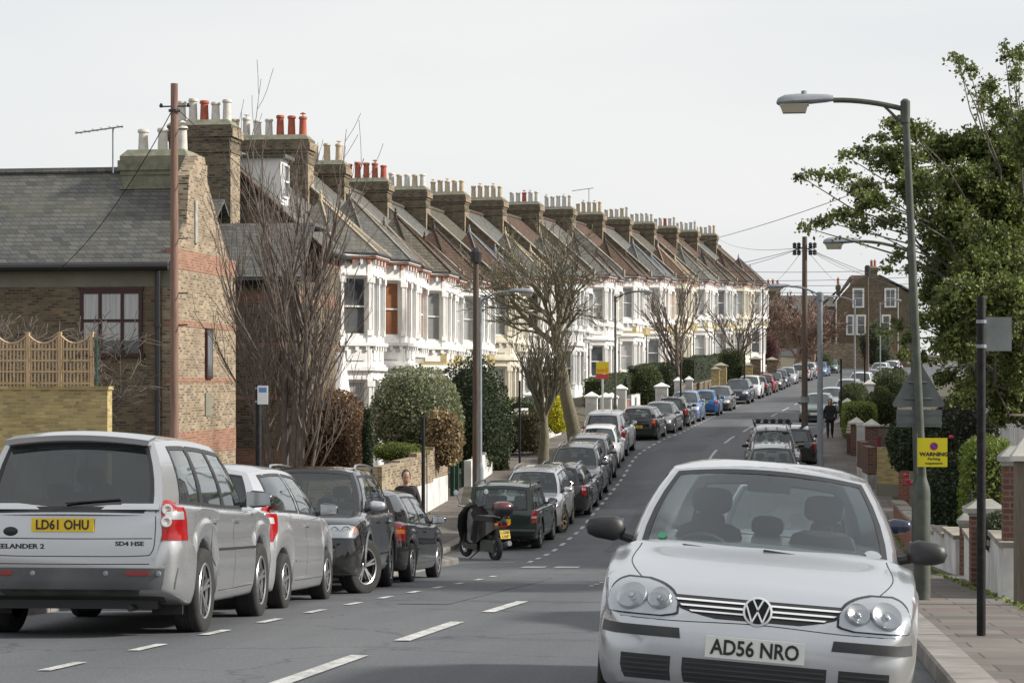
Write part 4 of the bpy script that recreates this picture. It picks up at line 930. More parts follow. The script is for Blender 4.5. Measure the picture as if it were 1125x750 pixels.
def conform(bvh, rows, axis, off, m, parent, name, th=.012, nr=8, nc=8, mi=None, rnd=0):
    """patch bounded by rows [(t, a, b)]: front/rear -> t is z, a..b across x; side -> t is z, a..b are y; cast onto the body and stand it off"""
    pts = []; rs = []
    for i in lin(0, 1, nr):
        q = i*(len(rows)-1); rs.append([interp([(n_, w_[k]) for n_, w_ in enumerate(rows)], q) for k in range(3)])
    D = {'f': Vector((0,-1,0)), 'r': Vector((0,1,0)), 's': Vector((-1,0,0)), 'l': Vector((1,0,0)), 't': Vector((0,0,-1))}.get(axis)
    cs = 0
    if axis[0] == 'c': cs, cx_, cy_ = axis[1:]; D = Vector((-cs, 1, 0)).normalized()
    for t, a, c in rs:
        for k in range(nc+1):
            p = a+(c-a)*k/nc
            if cs: o = Vector((cx_, cy_, t))+Vector((cs, 1, 0)).normalized()*p-D*2
            else: o = {'f': (p, 6, t), 'r': (p, -6, t), 's': (4, p, t), 'l': (-4, p, t), 't': (p, t, 5)}[axis]
            hit, nrm, _, _ = bvh.ray_cast(Vector(o), D)
            if hit is None: hit = Vector(o)+D*(2.1 if cs else 4.1 if axis in 'sl' else 4.); nrm = -D
            pts.append((hit, nrm if nrm.dot(D) < 0 else -nrm))
    W_ = nc+1; v = [h-D*off for h, n_ in pts]; back = [h+D*th for h, n_ in pts]
    fs = [(i*W_+j, i*W_+j+1, (i+1)*W_+j+1, (i+1)*W_+j) for i in range(nr) for j in range(nc)]
    rim = [j for j in range(W_)]+[i*W_+nc for i in range(1, nr+1)]+[nr*W_+j for j in range(nc-1, -1, -1)]+[i*W_ for i in range(nr-1, 0, -1)]
    k = len(v); n = len(rim)
    fs += [(rim[i], rim[(i+1) % n], k+rim[(i+1) % n], k+rim[i]) for i in range(n)]
    b = MB(); b.add(v+back, fs); o = b.build(name, m, parent, smooth=40); return o
def seam(bvh, pts, axis, m, parent, name='panel_gap', w_=.0035, off=.0012):
    D = {'s': Vector((-1,0,0)), 'l': Vector((1,0,0)), 'f': Vector((0,-1,0)), 'r': Vector((0,1,0)), 't': Vector((0,0,-1))}[axis]; P3 = []
    dense = cr([(p[0], p[1], 0) for p in pts], 6)
    for p in dense:
        o = {'s': (4, p.x, p.y), 'l': (-4, p.x, p.y), 'f': (p.x, 6, p.y), 'r': (p.x, -6, p.y), 't': (p.x, p.y, 5)}[axis]
        h, n_, _, _ = bvh.ray_cast(Vector(o), D)
        if h is not None: P3.append(h-D*off)
    if len(P3) < 2: return
    vs = []
    for i, p in enumerate(P3):
        t = (P3[min(i+1, len(P3)-1)]-P3[max(i-1, 0)]).normalized(); s_ = t.cross(D).normalized()*w_; vs += [p-s_, p+s_]
    b = MB(); b.add(vs, [(2*i, 2*i+1, 2*i+3, 2*i+2) for i in range(len(P3)-1)]); return b.build(name, m, parent)
def mirror(root, S, m, s, small=False):
    p = sidept(S, S.get('mu', .10), .12, 1); b = MB(); x = p.x+.02; sc = S.get('mscale', 1)
    pf = []
    for t, r in ((-1, .25), (-.9, .6), (-.6, .9), (0, 1), (.55, 1), (.85, .92), (1, .78)):
        pf.append((t, r))
    vs = []; n = 10
    for t, r in pf:
        for j in range(n):
            a = 2*math.pi*j/n; ca = abs(math.cos(a))**.7*math.copysign(1, math.cos(a)); sa = abs(math.sin(a))**.7*math.copysign(1, math.sin(a))
            vs.append((s*(x+.15*sc+ca*r*.115*sc), p.y+.03+.055*-t*-1*1.0, p.z+.065+sa*r*.075*sc) if False else (s*(x+.14*sc+ca*r*.12*sc), p.y+.02-.06*t, p.z+.06+sa*r*.078*sc*(1-.15*(ca > 0))))
    k = len(pf); fs = [(i*n+j, i*n+(j+1) % n, (i+1)*n+(j+1) % n, (i+1)*n+j) for i in range(k-1) for j in range(n)]+[tuple(range(n-1,-1,-1)), tuple((k-1)*n+j for j in range(n))]
    b.add(vs, fs, 0); b.tube([(s*(x-.03), p.y, p.z+.0), (s*(x+.09*sc), p.y, p.z+.03)], .028, 6, 1)
    o = b.build('wing_mirror', [m, M['dullplastic']], root, smooth=50); fixnormals(o)
    if not small:
        g = MB(); g.add([(s*(x+.14*sc+cx_*.10*sc), p.y+.02-.0605, p.z+.06+cz*.062*sc) for cx_, cz in ((-1,-1),(1,-.8),(1,.8),(-1,1))], [(0,1,2,3)]); g.build('mirror_glass', M['chrome'], o)
    return o
def plate(root, txt, y, z, front, tilt=0, w_=.52, h=.112, x=0):
    b = MB(); d = 1 if front else -1
    b.box(x-w_/2, x+w_/2, -.006, .006, -h/2, h/2)
    pm = M['platewhite'] if front else M['plateyellow']
    o = b.build('number_plate', pm, root); o.location = (0, y, z); o.rotation_euler = (R(tilt)*-d, 0, 0)
    if txt:
        Mx = Matrix.Translation((x, .009*d, -.002)) @ Matrix.Rotation(R(90), 4, 'X') if not front else Matrix.Translation((x, .009, -.002)) @ Matrix.Rotation(R(180), 4, 'Z') @ Matrix.Rotation(R(90), 4, 'X')
        text(txt, h*.98, Mx, M['ink'], o, 'plate_lettering', ex=.001, bold=.0025, sx=.86)
    return o
def rb_(b, c, r, p):
    nu, nv = 18, 12; vs = []
    for i in range(nv+1):
        for j in range(nu):
            t = math.pi*i/nv; u = 2*math.pi*j/nu; d = (math.sin(t)*math.cos(u), math.sin(t)*math.sin(u), math.cos(t)); k = 1/(sum(abs(v)**p for v in d)**(1/p)); vs.append((c[0]+d[0]*k*r[0], c[1]+d[1]*k*r[1], c[2]+d[2]*k*r[2]))
    b.add(vs, [(i*nu+j, (i+1)*nu+j, (i+1)*nu+(j+1) % nu, i*nu+(j+1) % nu) for i in range(nv) for j in range(nu)])
def interior(S, root, seats=True):
    c = S['cab']; L = S['L']; b = MB(); hw = S['W']/2*.78; yf = L/2-c['wsb'][0]; yr = L/2-c['rb'][0]
    fl = S['clear']+.16; belt = interp(S['ht'], L/2)-.12
    b.box(-hw, hw, yr+.25, yf-.1, fl, fl+.04); b.box(-hw, -hw+.05, yr+.3, yf-.1, fl, belt); b.box(hw-.05, hw, yr+.3, yf-.1, fl, belt)
    b.box(-hw, hw, yf-.42, yf-.02, belt-.35, belt-.02)
    o = b.build('cabin_tub', M['cabin'], root)
    zs = S.get('seatz', .50); hh = S.get('heady', 1.1)
    if seats:
        for x in (-.36, .36):
            q = MB(); yb = yf-1.15
            q.prism([(x-.24, yb), (x+.24, yb), (x+.24, yb+.5), (x-.24, yb+.5)], zs-.15, zs)
            rb_(q, (x, yb-.16, zs+.27), (.225, .09, .30), 5); rb_(q, (x, yb-.24, zs+.71), (.13, .05, .085), 3.4)
            for dx in (-.05, .05): q.tube([(x+dx, yb-.21, zs+.52), (x+dx, yb-.24, zs+.68)], .008, 5)
            for dx in (-.05, .05): q.tube([(x+dx, yb-.25, zs+.56), (x+dx, yb-.26, zs+.66)], .008, 5)
            q.build('seat', M['cabin'], root, smooth=30)
        q = MB(); yb = yf-2.05
        q.prism([(-.62, yb-.1), (.62, yb-.1), (.62, yb+.05), (-.62, yb+.05)], zs, zs+.5, top=[(-.56, yb-.28), (.56, yb-.28), (.56, yb-.16), (-.56, yb-.16)])
        for x in (-.4, 0, .4): rb_(q, (x, yb-.22, zs+.56), (.11, .05, .07), 3)
        q.build('rear_seat', M['cabin'], root)
        q = MB(); n = 20; sx_ = S.get('wheelx', .37); cc = Vector((sx_, yf-.62, belt-.02)); 
        q.tube([cc+Vector((.19*math.cos(2*math.pi*i/n), .19*math.sin(2*math.pi*i/n)*.45, .19*math.sin(2*math.pi*i/n)*.9)) for i in range(n+1)], .014, 6); q.tube([cc+Vector((-.19,0,0)), cc+Vector((.19,0,0))], .02, 6)
        q.build('steering_wheel', M['dullplastic'], root)
    t = patchpt(S, 0, 0, .86); q = MB(); q.prism([(-.13, t.y-.12), (.13, t.y-.12), (.13, t.y-.09), (-.13, t.y-.09)], t.z-.075, t.z-.01); q.tube([(0, t.y-.1, t.z-.02), (0, t.y-.09, t.z+.05)], .012, 5)
    q.build('rear_view_mirror', M['dullplastic'], root)
def chassis(S, root):
    b = MB(); L = S['L']; hw = S['W']/2-.27; c = S['clear']
    b.box(-hw, hw, -L/2+.25, L/2-.3, c+.03, c+.30)
    for dw in (S['fo'], S['fo']+S['wb']):
        b.box(-hw, hw, L/2-dw-.36, L/2-dw+.36, c+.2, S['wr']*2+.12); b.tube([(-hw-.05, L/2-dw, S['wr']), (hw+.05, L/2-dw, S['wr'])], .045, 6)
    b.tube([(hw*.7, -L/2+1, c+.06), (hw*.7, -L/2+.14, c+.04)], .03, 6)
    b.build('underbody', M['dullplastic'], root)
def spec(**k):
    S = {a: (dict(v) if isinstance(v, dict) else v) for a, v in BASE.items()}
    cabk = k.pop('cab', {}); S['cab'].update(cabk); S.update(k); return S
def stretch(tab, sx, sz, L0=4.2):
    return [(d*sx, z*sz) for d, z in tab]
def make_car(name, S, color, near=True, rim=None, spokes=5, style=0, lights='hatch', mir=None, rails=False, steer=0, glass=None, priv=None, mud=None, plates=(None, None), seats=True, extras=None):
    root = empty(name, (0, 0, 0)); L = S['L']; pm = PAINT[color]
    body = hull(S, root, pm)
    bvh = BVHTree.FromPolygons([v.co.copy() for v in body.data.vertices], [tuple(p.vertices) for p in body.data.polygons])
    gm = glass or (M['carglass'] if near else M['fardark']); glazing(S, root, gm, priv or gm)
    if near: interior(S, root, seats)
    chassis(S, root)
    yf, yr = L/2-S['fo'], L/2-S['fo']-S['wb']; x = S['W']/2-.012
    for xx in (x, -x):
        wheel(root, xx, yf, S, rim or M['alloy'], spokes, steer, style=style, mud=mud); wheel(root, xx, yr, S, rim or M['alloy'], spokes, 0, style=style, mud=mud)
    for s in (1, -1): mirror(root, S, PAINT[mir] if mir in PAINT else (M['dullplastic'] if mir == 'plastic' else pm), s, not near)
    # arch lips
    if S.get('cladding'):
        for s in (1, -1):
            for yy in (yf, yr):
                Ra = S['wr']+S.get('archgap', .055)+.012; a = MB()
                a.tube([(s*(hw_y(S, L/2-yy)-.004), yy+Ra*math.cos(t), S['wr']+Ra*math.sin(t)) for t in lin(.0, math.pi, 14)], .022, 6); a.build('arch_trim', S['cladding'], root)
    # doors, handles, sills
    c = S['cab']; y0 = L/2-c['wsb'][0]-.12; y1 = sidept(S, (S['pillars'][2]+S['pillars'][3])/2, 0).y; y2 = yr+S['wr']+.18 if not S.get('threedoor') else y1
    zb = S['clear']+.14; zt = sidept(S, .4, 0).z-.02
    for ax in ('s', 'l'):
        for (a, z0_) in ((y0, zb), (y1, zb)) : seam(bvh, [(a, zt), (a+.01, (zt+z0_)/2), (a-.01, z0_)], ax, M['dullplastic'], body)
        if not S.get('threedoor'): seam(bvh, [(yr+.12, zt), (yr+.2, S['wr']*2+.1), (yr+S['wr']+.14, S['wr']*1.3)], ax, M['dullplastic'], body)
        seam(bvh, [(y0, zb), (y1, zb-.005), (yr+S['wr']+.15, zb)], ax, M['dullplastic'], body)
        if near:
            seam(bvh, [(y0+.1, S.get('rubz', .52)), (y1, S.get('rubz', .52)+.005), (yr+.45, S.get('rubz', .52)+.01)], ax, M['dullplastic'] if S.get('rub') else pm, body, 'rubbing_strip', .012, .006)
        for a in ([y1+.12] if S.get('threedoor') else [y1+.12, yr+.34]):
            z = S.get('handlez', zt-.07); s = 1 if ax == 's' else -1; h, n_, _, _ = bvh.ray_cast(Vector((s*4, a, z)), Vector((-s, 0, 0)))
            if h is None: continue
            q = MB(); q.box(-.012, .012, -.055, .055, -.016, .016) ; q.box(.0, .03, -.085, .085, -.012, .014)
            o = q.build('door_handle', M['dullplastic'] if mir == 'plastic' or S.get('blackhandle') else pm, root); o.location = h; o.scale = (s, 1, 1)
    # lamps, plates, grille
    fz = interp(S['ht'], .1); W2 = S['W']/2
    hl = S.get('hl', None)
    if hl is None: z = interp(S['ht'], .22)-.10; hl = [(z+.06, .62*W2, .90*W2), (z, .52*W2, .93*W2), (z-.07, .50*W2, .90*W2), (z-.12, .56*W2, .80*W2)]
    for s in (1, -1):
        rows = [(t, s*a, s*b_) for t, a, b_ in hl]
        o = conform(bvh, [(t+(.008 if i < len(hl)/2 else -.008), s*(a-.012), s*(b_+.006)) for i, (t, a, b_) in enumerate(hl)], 'f', .004, M['dullplastic'], root, 'headlight', .012, 16 if near else 6, 16 if near else 6)
        conform(bvh, rows, 'f', .011, M['lampshell'], o, 'reflector', .01, 16 if near else 6, 16 if near else 6)
        conform(bvh, rows, 'f', S.get('lensoff', .019), M['lens'] if near else M['clearlens'], o, 'lens', .005, 14, 14) if near else 0
        if near and not S.get('ownlamps'):
            zm = sum(t for t, _, _ in hl)/len(hl); xa = min(a for _, a, _ in hl); xb = max(b_ for _, _, b_ in hl)
            for q, rd in ((.30, .055), (.66, .062)):
                h, n_, _, _ = bvh.ray_cast(Vector((s*(xa+(xb-xa)*q), 6, zm)), Vector((0,-1,0)))
                if h is None: continue
                bb = MB(); bb.lathe((0,0,0), [(0,.004),(rd*.4,.008),(rd*.45,.014),(rd*.55,.004),(rd*.9,.012),(rd,.015),(rd*1.06,.008)], 18, axis='y'); oo = bb.build('lamp_bowl', M['chrome'], o, smooth=30); oo.location = h+Vector((0,.005,0)); oo.rotation_euler = (0, 0, -s*R(18))
            for z0_, a0, b0 in hl[2:3]: conform(bvh, [(hl[1][0], s*(b0*.90), s*(b0*.97)), (hl[2][0], s*(b0*.90), s*(b0*.985))], 'f', .012, M['orangelens'], o, 'indicator', .008, 2, 3)
        tz = [t for t, _, _ in (S.get('tl') or [(.93,0,0),(.86,0,0),(.74,0,0),(.66,0,0)])]
        tlc = S.get('tlc') or [(tz[0], -.06, .07), (tz[1], -.11, .13), (tz[2], -.12, .14), (tz[3], -.08, .10)]
        ax = ('c', s, s*W2*.90, -L/2+.10); to = conform(bvh, [(z, p, q) for z, p, q in tlc], ax, .010, M['redlens'], root, 'tail_light', .014)
        if near:
            z1, z2 = tlc[1][0], tlc[2][0]; zm = z1+(z2-z1)*.55
            conform(bvh, [(z1-.01, -.10, .08), (zm, -.11, .10)], ax, .0135, S.get('sigm') or M['clearlens'], to, 'indicator', .006, 3, 5)
    g = S.get('grille', [(fz-.05, -.42*W2, .42*W2), (fz-.12, -.44*W2, .44*W2)])
    if g: conform(bvh, g, 'f', .006, M['dullplastic'], root, 'grille', .01, 3, 10)
    lg = S.get('lgrille', [(.36, -.55*W2, .55*W2), (.26, -.5*W2, .5*W2)])
    if lg: conform(bvh, lg, 'f', .006, M['dullplastic'], root, 'lower_grille', .01, 3, 10)
    if S.get('rearskirt', True): conform(bvh, [(.36, -.8*W2, .8*W2), (S['clear']+.08, -.78*W2, .78*W2)], 'r', .006, S.get('cladding') or M['bumper'], root, 'rear_skirt', .01, 3, 12)
    seam(bvh, [(-.88*W2, .60), (0, .585), (.88*W2, .60)], 'r', M['dullplastic'], body)
    fp = bvh.ray_cast(Vector((0, 6, S.get('fpz', .46))), Vector((0,-1,0)))[0]; rp = bvh.ray_cast(Vector((0, -6, S.get('rpz', .80))), Vector((0,1,0)))[0]
    plate(root, plates[0], fp.y+.018, S.get('fpz', .46), True); plate(root, plates[1], rp.y-.018, S.get('rpz', .80), False, x=S.get('rpx', 0))
    if rails:
        for s in (1, -1):
            q = MB(); pts = [sidept(S, u, 1, s)+Vector((-s*.03, 0, .03 if u in (.06, .9) else .085)) for u in (.06, .1, .3, .5, .7, .86, .9)]
            q.tube(pts, .018, 6); q.build('roof_rail', M['chrome'] if rails == 2 else M['dullplastic'], root)
    w_ = MB(); a = patchpt(S, 1, -.05, .14); c2 = patchpt(S, 1, .55, .2); w_.tube([a+Vector((0,-.03,0)), c2+Vector((0,-.02,0))], .009, 5)
    if lights != 'saloon': w_.build('rear_wiper', M['dullplastic'], root)
    w_ = MB()
    for a0, a1 in ((-.72, .0), (-.1, .62)): w_.tube([patchpt(S, 0, a0, .03)+Vector((0,.03,.01)), patchpt(S, 0, a1, .075)+Vector((0,.02,.02))], .008, 5)
    w_.build('wiper', M['dullplastic'], root)
    root['_bvh'] = 0
    del root['_bvh']
    return root, bvh, body
def scaled(sx, sz, **k):
    "a spec with the base profile stretched"
    S = spec(**k); 
    return S
SUV = dict(L=4.6, W=1.88, wb=2.72, fo=.92, wr=.365, clear=.22, archgap=.07, tw=.235,
   ht=[(0,.60),(.015,.72),(.05,.84),(.12,.92),(.25,.98),(.6,1.05),(1.0,1.09),(1.3,1.12),(1.8,1.10),(3.9,1.14),(4.4,1.14),(4.53,1.08),(4.585,.92),(4.6,.70)],
   hb=[(0,.42),(.02,.34),(.1,.28),(.5,.25),(4.1,.27),(4.45,.33),(4.57,.40),(4.6,.46)],
   hw=[(0,.64),(.012,.74),(.04,.83),(.1,.90),(.22,.95),(.5,.985),(.9,1),(3.9,1),(4.25,.98),(4.43,.94),(4.52,.88),(4.58,.79),(4.6,.70)],
   cab=dict(wsb=(1.15,1.10), wst=(1.85,1.62), rt=(4.28,1.63), rb=(4.54,1.10), peak=1.72, wb=.86, wt=.66, wr=.66, fr=.7, bow=.04, pinch=.05), pillars=[0,.04,.33,.36,.66,.695,.95], side=[0,1,0,1,0,1],
   rpz=.88, fpz=.52, seatz=.68, tl=[(1.2,.86*.94,.90*.94),(1.05,.80*.94,.965*.94),(.9,.80*.94,.97*.94),(.78,.84*.94,.95*.94)])
def vw_emblem(parent, c, r, tilt=0):
    "round badge of the front grille: ring with a V above a W"
    b = MB(); b.lathe((0,0,0), [(r*.84,-.004),(r,-.004),(r,.004),(r*.86,.007),(r*.84,.0)], 32, 0, axis='y', cap=False)
    b.lathe((0,0,0), [(0,.0),(r*.86,.0)], 24, 1, axis='y')
    def bar(p, q, w_=.12):
        d = Vector((q[0]-p[0], q[1]-p[1])); n_ = Vector((-d.y, d.x)).normalized()*r*w_/2
        ps = [(p[0]*r+n_.x, p[1]*r+n_.y), (q[0]*r+n_.x, q[1]*r+n_.y), (q[0]*r-n_.x, q[1]*r-n_.y), (p[0]*r-n_.x, p[1]*r-n_.y)]
        b.add([(x, .007, z) for x, z in ps]+[(x, .001, z) for x, z in ps], [(0,1,2,3),(0,4,5,1),(1,5,6,2),(2,6,7,3),(3,7,4,0)], 0)
    bar((-.34,.80),(0,.12)); bar((0,.12),(.34,.80)); bar((-.78,.42),(-.36,-.74)); bar((-.36,-.74),(0,-.02)); bar((0,-.02),(.36,-.74)); bar((.36,-.74),(.78,.42))
    o = b.build('badge', [M['badge_silver'], M['dullplastic']], parent, smooth=30); o.location = c; o.rotation_euler = (R(tilt), 0, 0); return o
def golf(color='silver2', near=True, **kw):
    S = spec(L=4.20, W=1.76, wb=2.58, mu=.09, handlez=.80,
      ht=[(0,.52),(.01,.585),(.03,.635),(.06,.675),(.11,.715),(.22,.775),(.6,.88),(.95,.945),(1.15,.985),(1.5,.97),(3.3,1.0),(3.9,1.01),(4.08,.99),(4.17,.86),(4.2,.62)],
      hw=[(0,.70),(.012,.785),(.04,.85),(.1,.90),(.22,.945),(.5,.985),(.9,1),(3.3,1),(3.8,.98),(4.02,.93),(4.12,.87),(4.18,.79),(4.2,.7)],
      cab=dict(wsb=(1.08,.985), wst=(1.86,1.39), rt=(3.78,1.37), rb=(4.06,.98), peak=1.485, wb=.905, wt=.69, wr=.64, bowf=.16, fr=.64), shoulder=.90, sdrop=.07, rub=True,
      pillars=[0,.06,.42,.455,.76,.80,.86], side=[0,1,0,1,0,0], ws=(.945,.035,.955), fpz=.455, rpz=.62, grille=None, lgrille=None, ownlamps=True, lensoff=.045,
      hl=[(.772,.68*.88,.80*.88),(.755,.60*.88,.85*.88),(.715,.52*.88,.895*.88),(.665,.485*.88,.912*.88),(.62,.485*.88,.918*.88),(.598,.58*.88,.90*.88)],
      sigm=M['orangelens'], tl=[(.95,.64*.88,.80*.88),(.86,.60*.88,.82*.88),(.72,.60*.88,.82*.88),(.67,.64*.88,.80*.88)])
    r, bv, body = make_car('parked_car', S, color, near=near, **kw)
    W2 = .88; L = S['L']
    # twin-bar grille sweeping into a V, wide lower intake in three, black rubbing strips
    for z, hz_, w0, w1 in ((.675,.028,.03,.47),(.625,.026,.03,.40)):
        pass
    g = conform(bv, [(.708,-.52*W2,.52*W2),(.66,-.50*W2,.50*W2),(.625,-.40*W2,.40*W2),(.60,-.25*W2,.25*W2)], 'f', .004, M['dullplastic'], r, 'grille', .01, 6, 16)
    for z0, z1, w_ in ((.692,.683,.50),(.664,.655,.47),(.637,.629,.41)):
        conform(bv, [(z0,-w_*W2,w_*W2),(z1,-w_*W2*.97,w_*W2*.97)], 'f', .016, M['badge_silver'], g, 'grille_bar', .01, 2, 16)
    vw_emblem(r, bv.ray_cast(Vector((0,6,.655)), Vector((0,-1,0)))[0]+Vector((0,.032,0)), .078, 8)
    for a, c in ((-.43,.43),(-.80,-.50),(.50,.80)):
        rows = [(.385,a*W2,c*W2),(.32,a*W2,c*W2),(.255,a*W2*.98,c*W2*.96)]
        lg = conform(bv, rows, 'f', .003, M['dullplastic'], r, 'lower_grille', .01, 4, 10)
        for z in (.36,.335,.31,.285): conform(bv, [(z+.004,(a+.01)*W2,(c-.01)*W2),(z-.004,(a+.01)*W2,(c-.01)*W2)], 'f', .012, M['bumper'], lg, 'grille_bar', .008, 1, 8)
    for s in (-1, 1): conform(bv, [(.537,s*.46*W2,s*.935*W2),(.483,s*.45*W2,s*.94*W2)], 'f', .018, M['bumper'], r, 'bumper_strip', .015, 3, 12)
    conform(bv, [(.215,-.93*W2,.93*W2),(.19,-.93*W2,.93*W2)], 'f', .012, M['bumper'], r, 'front_spoiler', .015, 2, 14)
    for s in (-1, 1):           # lamp bowls behind the lens
        hl = [c for c in kids(r) if c.name.startswith('headlight')][0 if s > 0 else 1]
        for x, rad in ((.70, .080), (.545, .062)):
            h, n_, _, _ = bv.ray_cast(Vector((s*x*.96, 6, .672)), Vector((0,-1,0)))
            b = MB(); b.lathe((0,0,0), [(0,.012),(rad*.16,.010),(rad*.2,.0),(rad*.3,-.006),(rad*.6,-.002),(rad*.92,.008),(rad,.012),(rad*1.05,.008),(rad*1.07,-.02)], 28, axis='y')
            o = b.build('lamp_bowl', M['lampbowl'], hl, smooth=30); o.location = h+Vector((0,.020,.010)); o.rotation_euler = (R(36), 0, -s*R(20)); 
    # bonnet edges
    for s in (1, -1): seam(bv, [(s*.70,4.2/2-1.05),(s*.72,4.2/2-.6),(s*.60,4.2/2-.22),(s*.45,4.2/2-.12)], 't', M['dullplastic'], body)
    seam(bv, [(-.45,4.2/2-.12),(0,4.2/2-.095),(.45,4.2/2-.12)], 't', M['dullplastic'], body)
    seam(bv, [(-.93*W2,.575),(-.5*W2,.572),(0,.585),(.5*W2,.572),(.93*W2,.575)], 'f', M['dullplastic'], body, w_=.0025)
    return r, bv, body
def freelander(**kw):
    W2 = .955
    S = spec(**{**SUV, **dict(L=4.50, W=1.91, wb=2.66, fo=.87, wr=.375, clear=.22, mu=.08, mscale=1.15, handlez=.98,
      ht=[(0,.62),(.015,.74),(.05,.86),(.12,.96),(.25,1.02),(.6,1.08),(1.0,1.12),(1.25,1.14),(1.8,1.13),(3.9,1.17),(4.34,1.18),(4.43,1.15),(4.47,1.10),(4.49,.97),(4.5,.74)],
      hb=[(0,.42),(.02,.34),(.1,.28),(.5,.25),(4.0,.27),(4.3,.34),(4.47,.40),(4.5,.44)],
      hw=[(0,.70),(.012,.79),(.04,.86),(.1,.91),(.22,.95),(.5,.985),(.9,1),(3.8,1),(4.15,.985),(4.33,.955),(4.43,.905),(4.48,.84),(4.5,.76)],
      cab=dict(wsb=(1.15,1.12), wst=(1.85,1.65), rt=(4.22,1.66), rb=(4.46,1.16), peak=1.75, wb=.88, wt=.70, wr=.68, fr=.7, bow=.04, pinch=.04, bowr=.06), shoulder=.92, sdrop=.06,
      pillars=[0,.04,.345,.37,.64,.67,.90], side=[0,1,0,1,0,1], rw=(.90,.04,.90), rpz=.955, rpx=-.06, blackpillar=True, rub=True, rubz=.72, cladding=None,
      tlc=[(1.165,-.06,.05),(1.08,-.12,.11),(.94,-.13,.17),(.83,-.13,.19)], sigm=M['lampshell'])})
    r, bv, body = make_car('parked_car', S, 'freel', priv=M['privacy'], spokes=5, style=1, rim=M['alloy'], plates=('LD61 OHU', 'LD61 OHU'), **kw)
    L = 4.5; S['x'] = 0
    # rear wrap of the lamps, chrome tailgate lip, spoiler, bumper, reflectors, lettering
    for s in (1, -1):
        for z, rd in ((1.085,.048),(.985,.048)):
            h, n_, _, _ = bv.ray_cast(Vector((s*.835*W2,-6,z)), Vector((0,1,0)))
            if h is None: continue
            b = MB(); b.lathe((0,0,0), [(0,-.006),(rd*.55,-.01),(rd*.6,-.017),(rd*.9,-.017),(rd,-.008),(rd,0.01)], 18, axis='y'); o = b.build('lamp_bowl', M['clearlens'], r, smooth=40); o.location = h+Vector((0,-.006,0)); o.rotation_euler = (0,0,s*R(24))
    conform(bv, [(1.135,-.77*W2,.77*W2),(1.085,-.77*W2,.77*W2)], 'r', .03, M['chrome'], r, 'tailgate_trim', .02, 2, 16)
    conform(bv, [(.60,-.93*W2,.93*W2),(.42,-.90*W2,.90*W2)], 'r', .010, M['bumper2'], r, 'bumper', .02, 4, 16)
    conform(bv, [(.42,-.62*W2,.62*W2),(.36,-.58*W2,.58*W2)], 'r', .016, M['galv'], r, 'skid_plate', .03, 2, 12)
    for s in (1, -1): conform(bv, [(.575,s*.50*W2,s*.70*W2),(.54,s*.50*W2,s*.70*W2)], 'r', .018, M['redlens'], r, 'reflector', .01, 1, 6)
    for x in (-.78,-.32,.32,.78):
        h = bv.ray_cast(Vector((x*W2,-6,.555)), Vector((0,1,0)))[0]; b = MB(); b.lathe(tuple(h+Vector((0,-.012,0))), [(0,-.006),(.02,-.004),(.022,.01)], 10, axis='y'); b.build('parking_sensor', M['lampgrey'], r)
    for pts in ([(-.74*W2,1.12),(-.745*W2,.9),(-.72*W2,.735),(-.6*W2,.70),(0,.695),(.6*W2,.70),(.72*W2,.735),(.745*W2,.9),(.74*W2,1.12)], [(-.72*W2,.845),(0,.84),(.72*W2,.845)], [(-.93*W2,.635),(0,.63),(.93*W2,.635)]):
        seam(bv, pts, 'r', M['dullplastic'], body, w_=.004)
    def wr_(t, x, z, sz, sx=1.3, m_=M['ink']):
        h = bv.ray_cast(Vector((x,-6,z)), Vector((0,1,0)))[0]
        text(t, sz, Matrix.Translation(h+Vector((0,-.004,0))) @ Matrix.Rotation(R(90),4,'X'), m_, body, 'rear_lettering', ex=.002, bold=.0015, sx=sx)
    wr_('FREELANDER 2', -.45, .775, .055); wr_('SD4 HSE', .50, .80, .05)
    h = bv.ray_cast(Vector((-.50,-6,.90)), Vector((0,1,0)))[0]; b = MB(); b.lathe((0,0,0), [(0,-.008),(.055,-.006),(.062,-.002),(.062,.01)], 24, axis='y'); o = b.build('badge', M['ink'], r, smooth=30); o.location = h; o.scale = (1,1,.62)
    a = patchpt(S,1,-1,1); sp = MB(); ps = [patchpt(S,1,q,.985) for q in lin(-.97,.97,10)]
    vs = []
    for p in ps: vs += [p+Vector((0,.16,.055)), p+Vector((0,-.13,.01)), p+Vector((0,-.12,-.035)), p+Vector((0,.04,-.02))]
    n = len(ps); sp.add(vs, [(i*4+j,(i+1)*4+j,(i+1)*4+(j+1)%4,i*4+(j+1)%4) for i in range(n-1) for j in range(4)]+[(0,1,2,3),((n-1)*4+3,(n-1)*4+2,(n-1)*4+1,(n-1)*4)])
    o = sp.build('spoiler', PAINT['freel'], r, smooth=40); fixnormals(o)
    for s in (1,-1):
        q = MB(); q.box(s*.60 if s > 0 else s*.86, s*.86 if s > 0 else s*.60, -L/2+.95-.52-.03, -L/2+.95-.52, .20, .47); q.build('mud_flap', M['rubber'], r)
    return r, bv, body
M['bumper2'] = noisy('grey_lower_bumper', (.085,.088,.092), (.12,.122,.125), 3, .5, metal=.2)
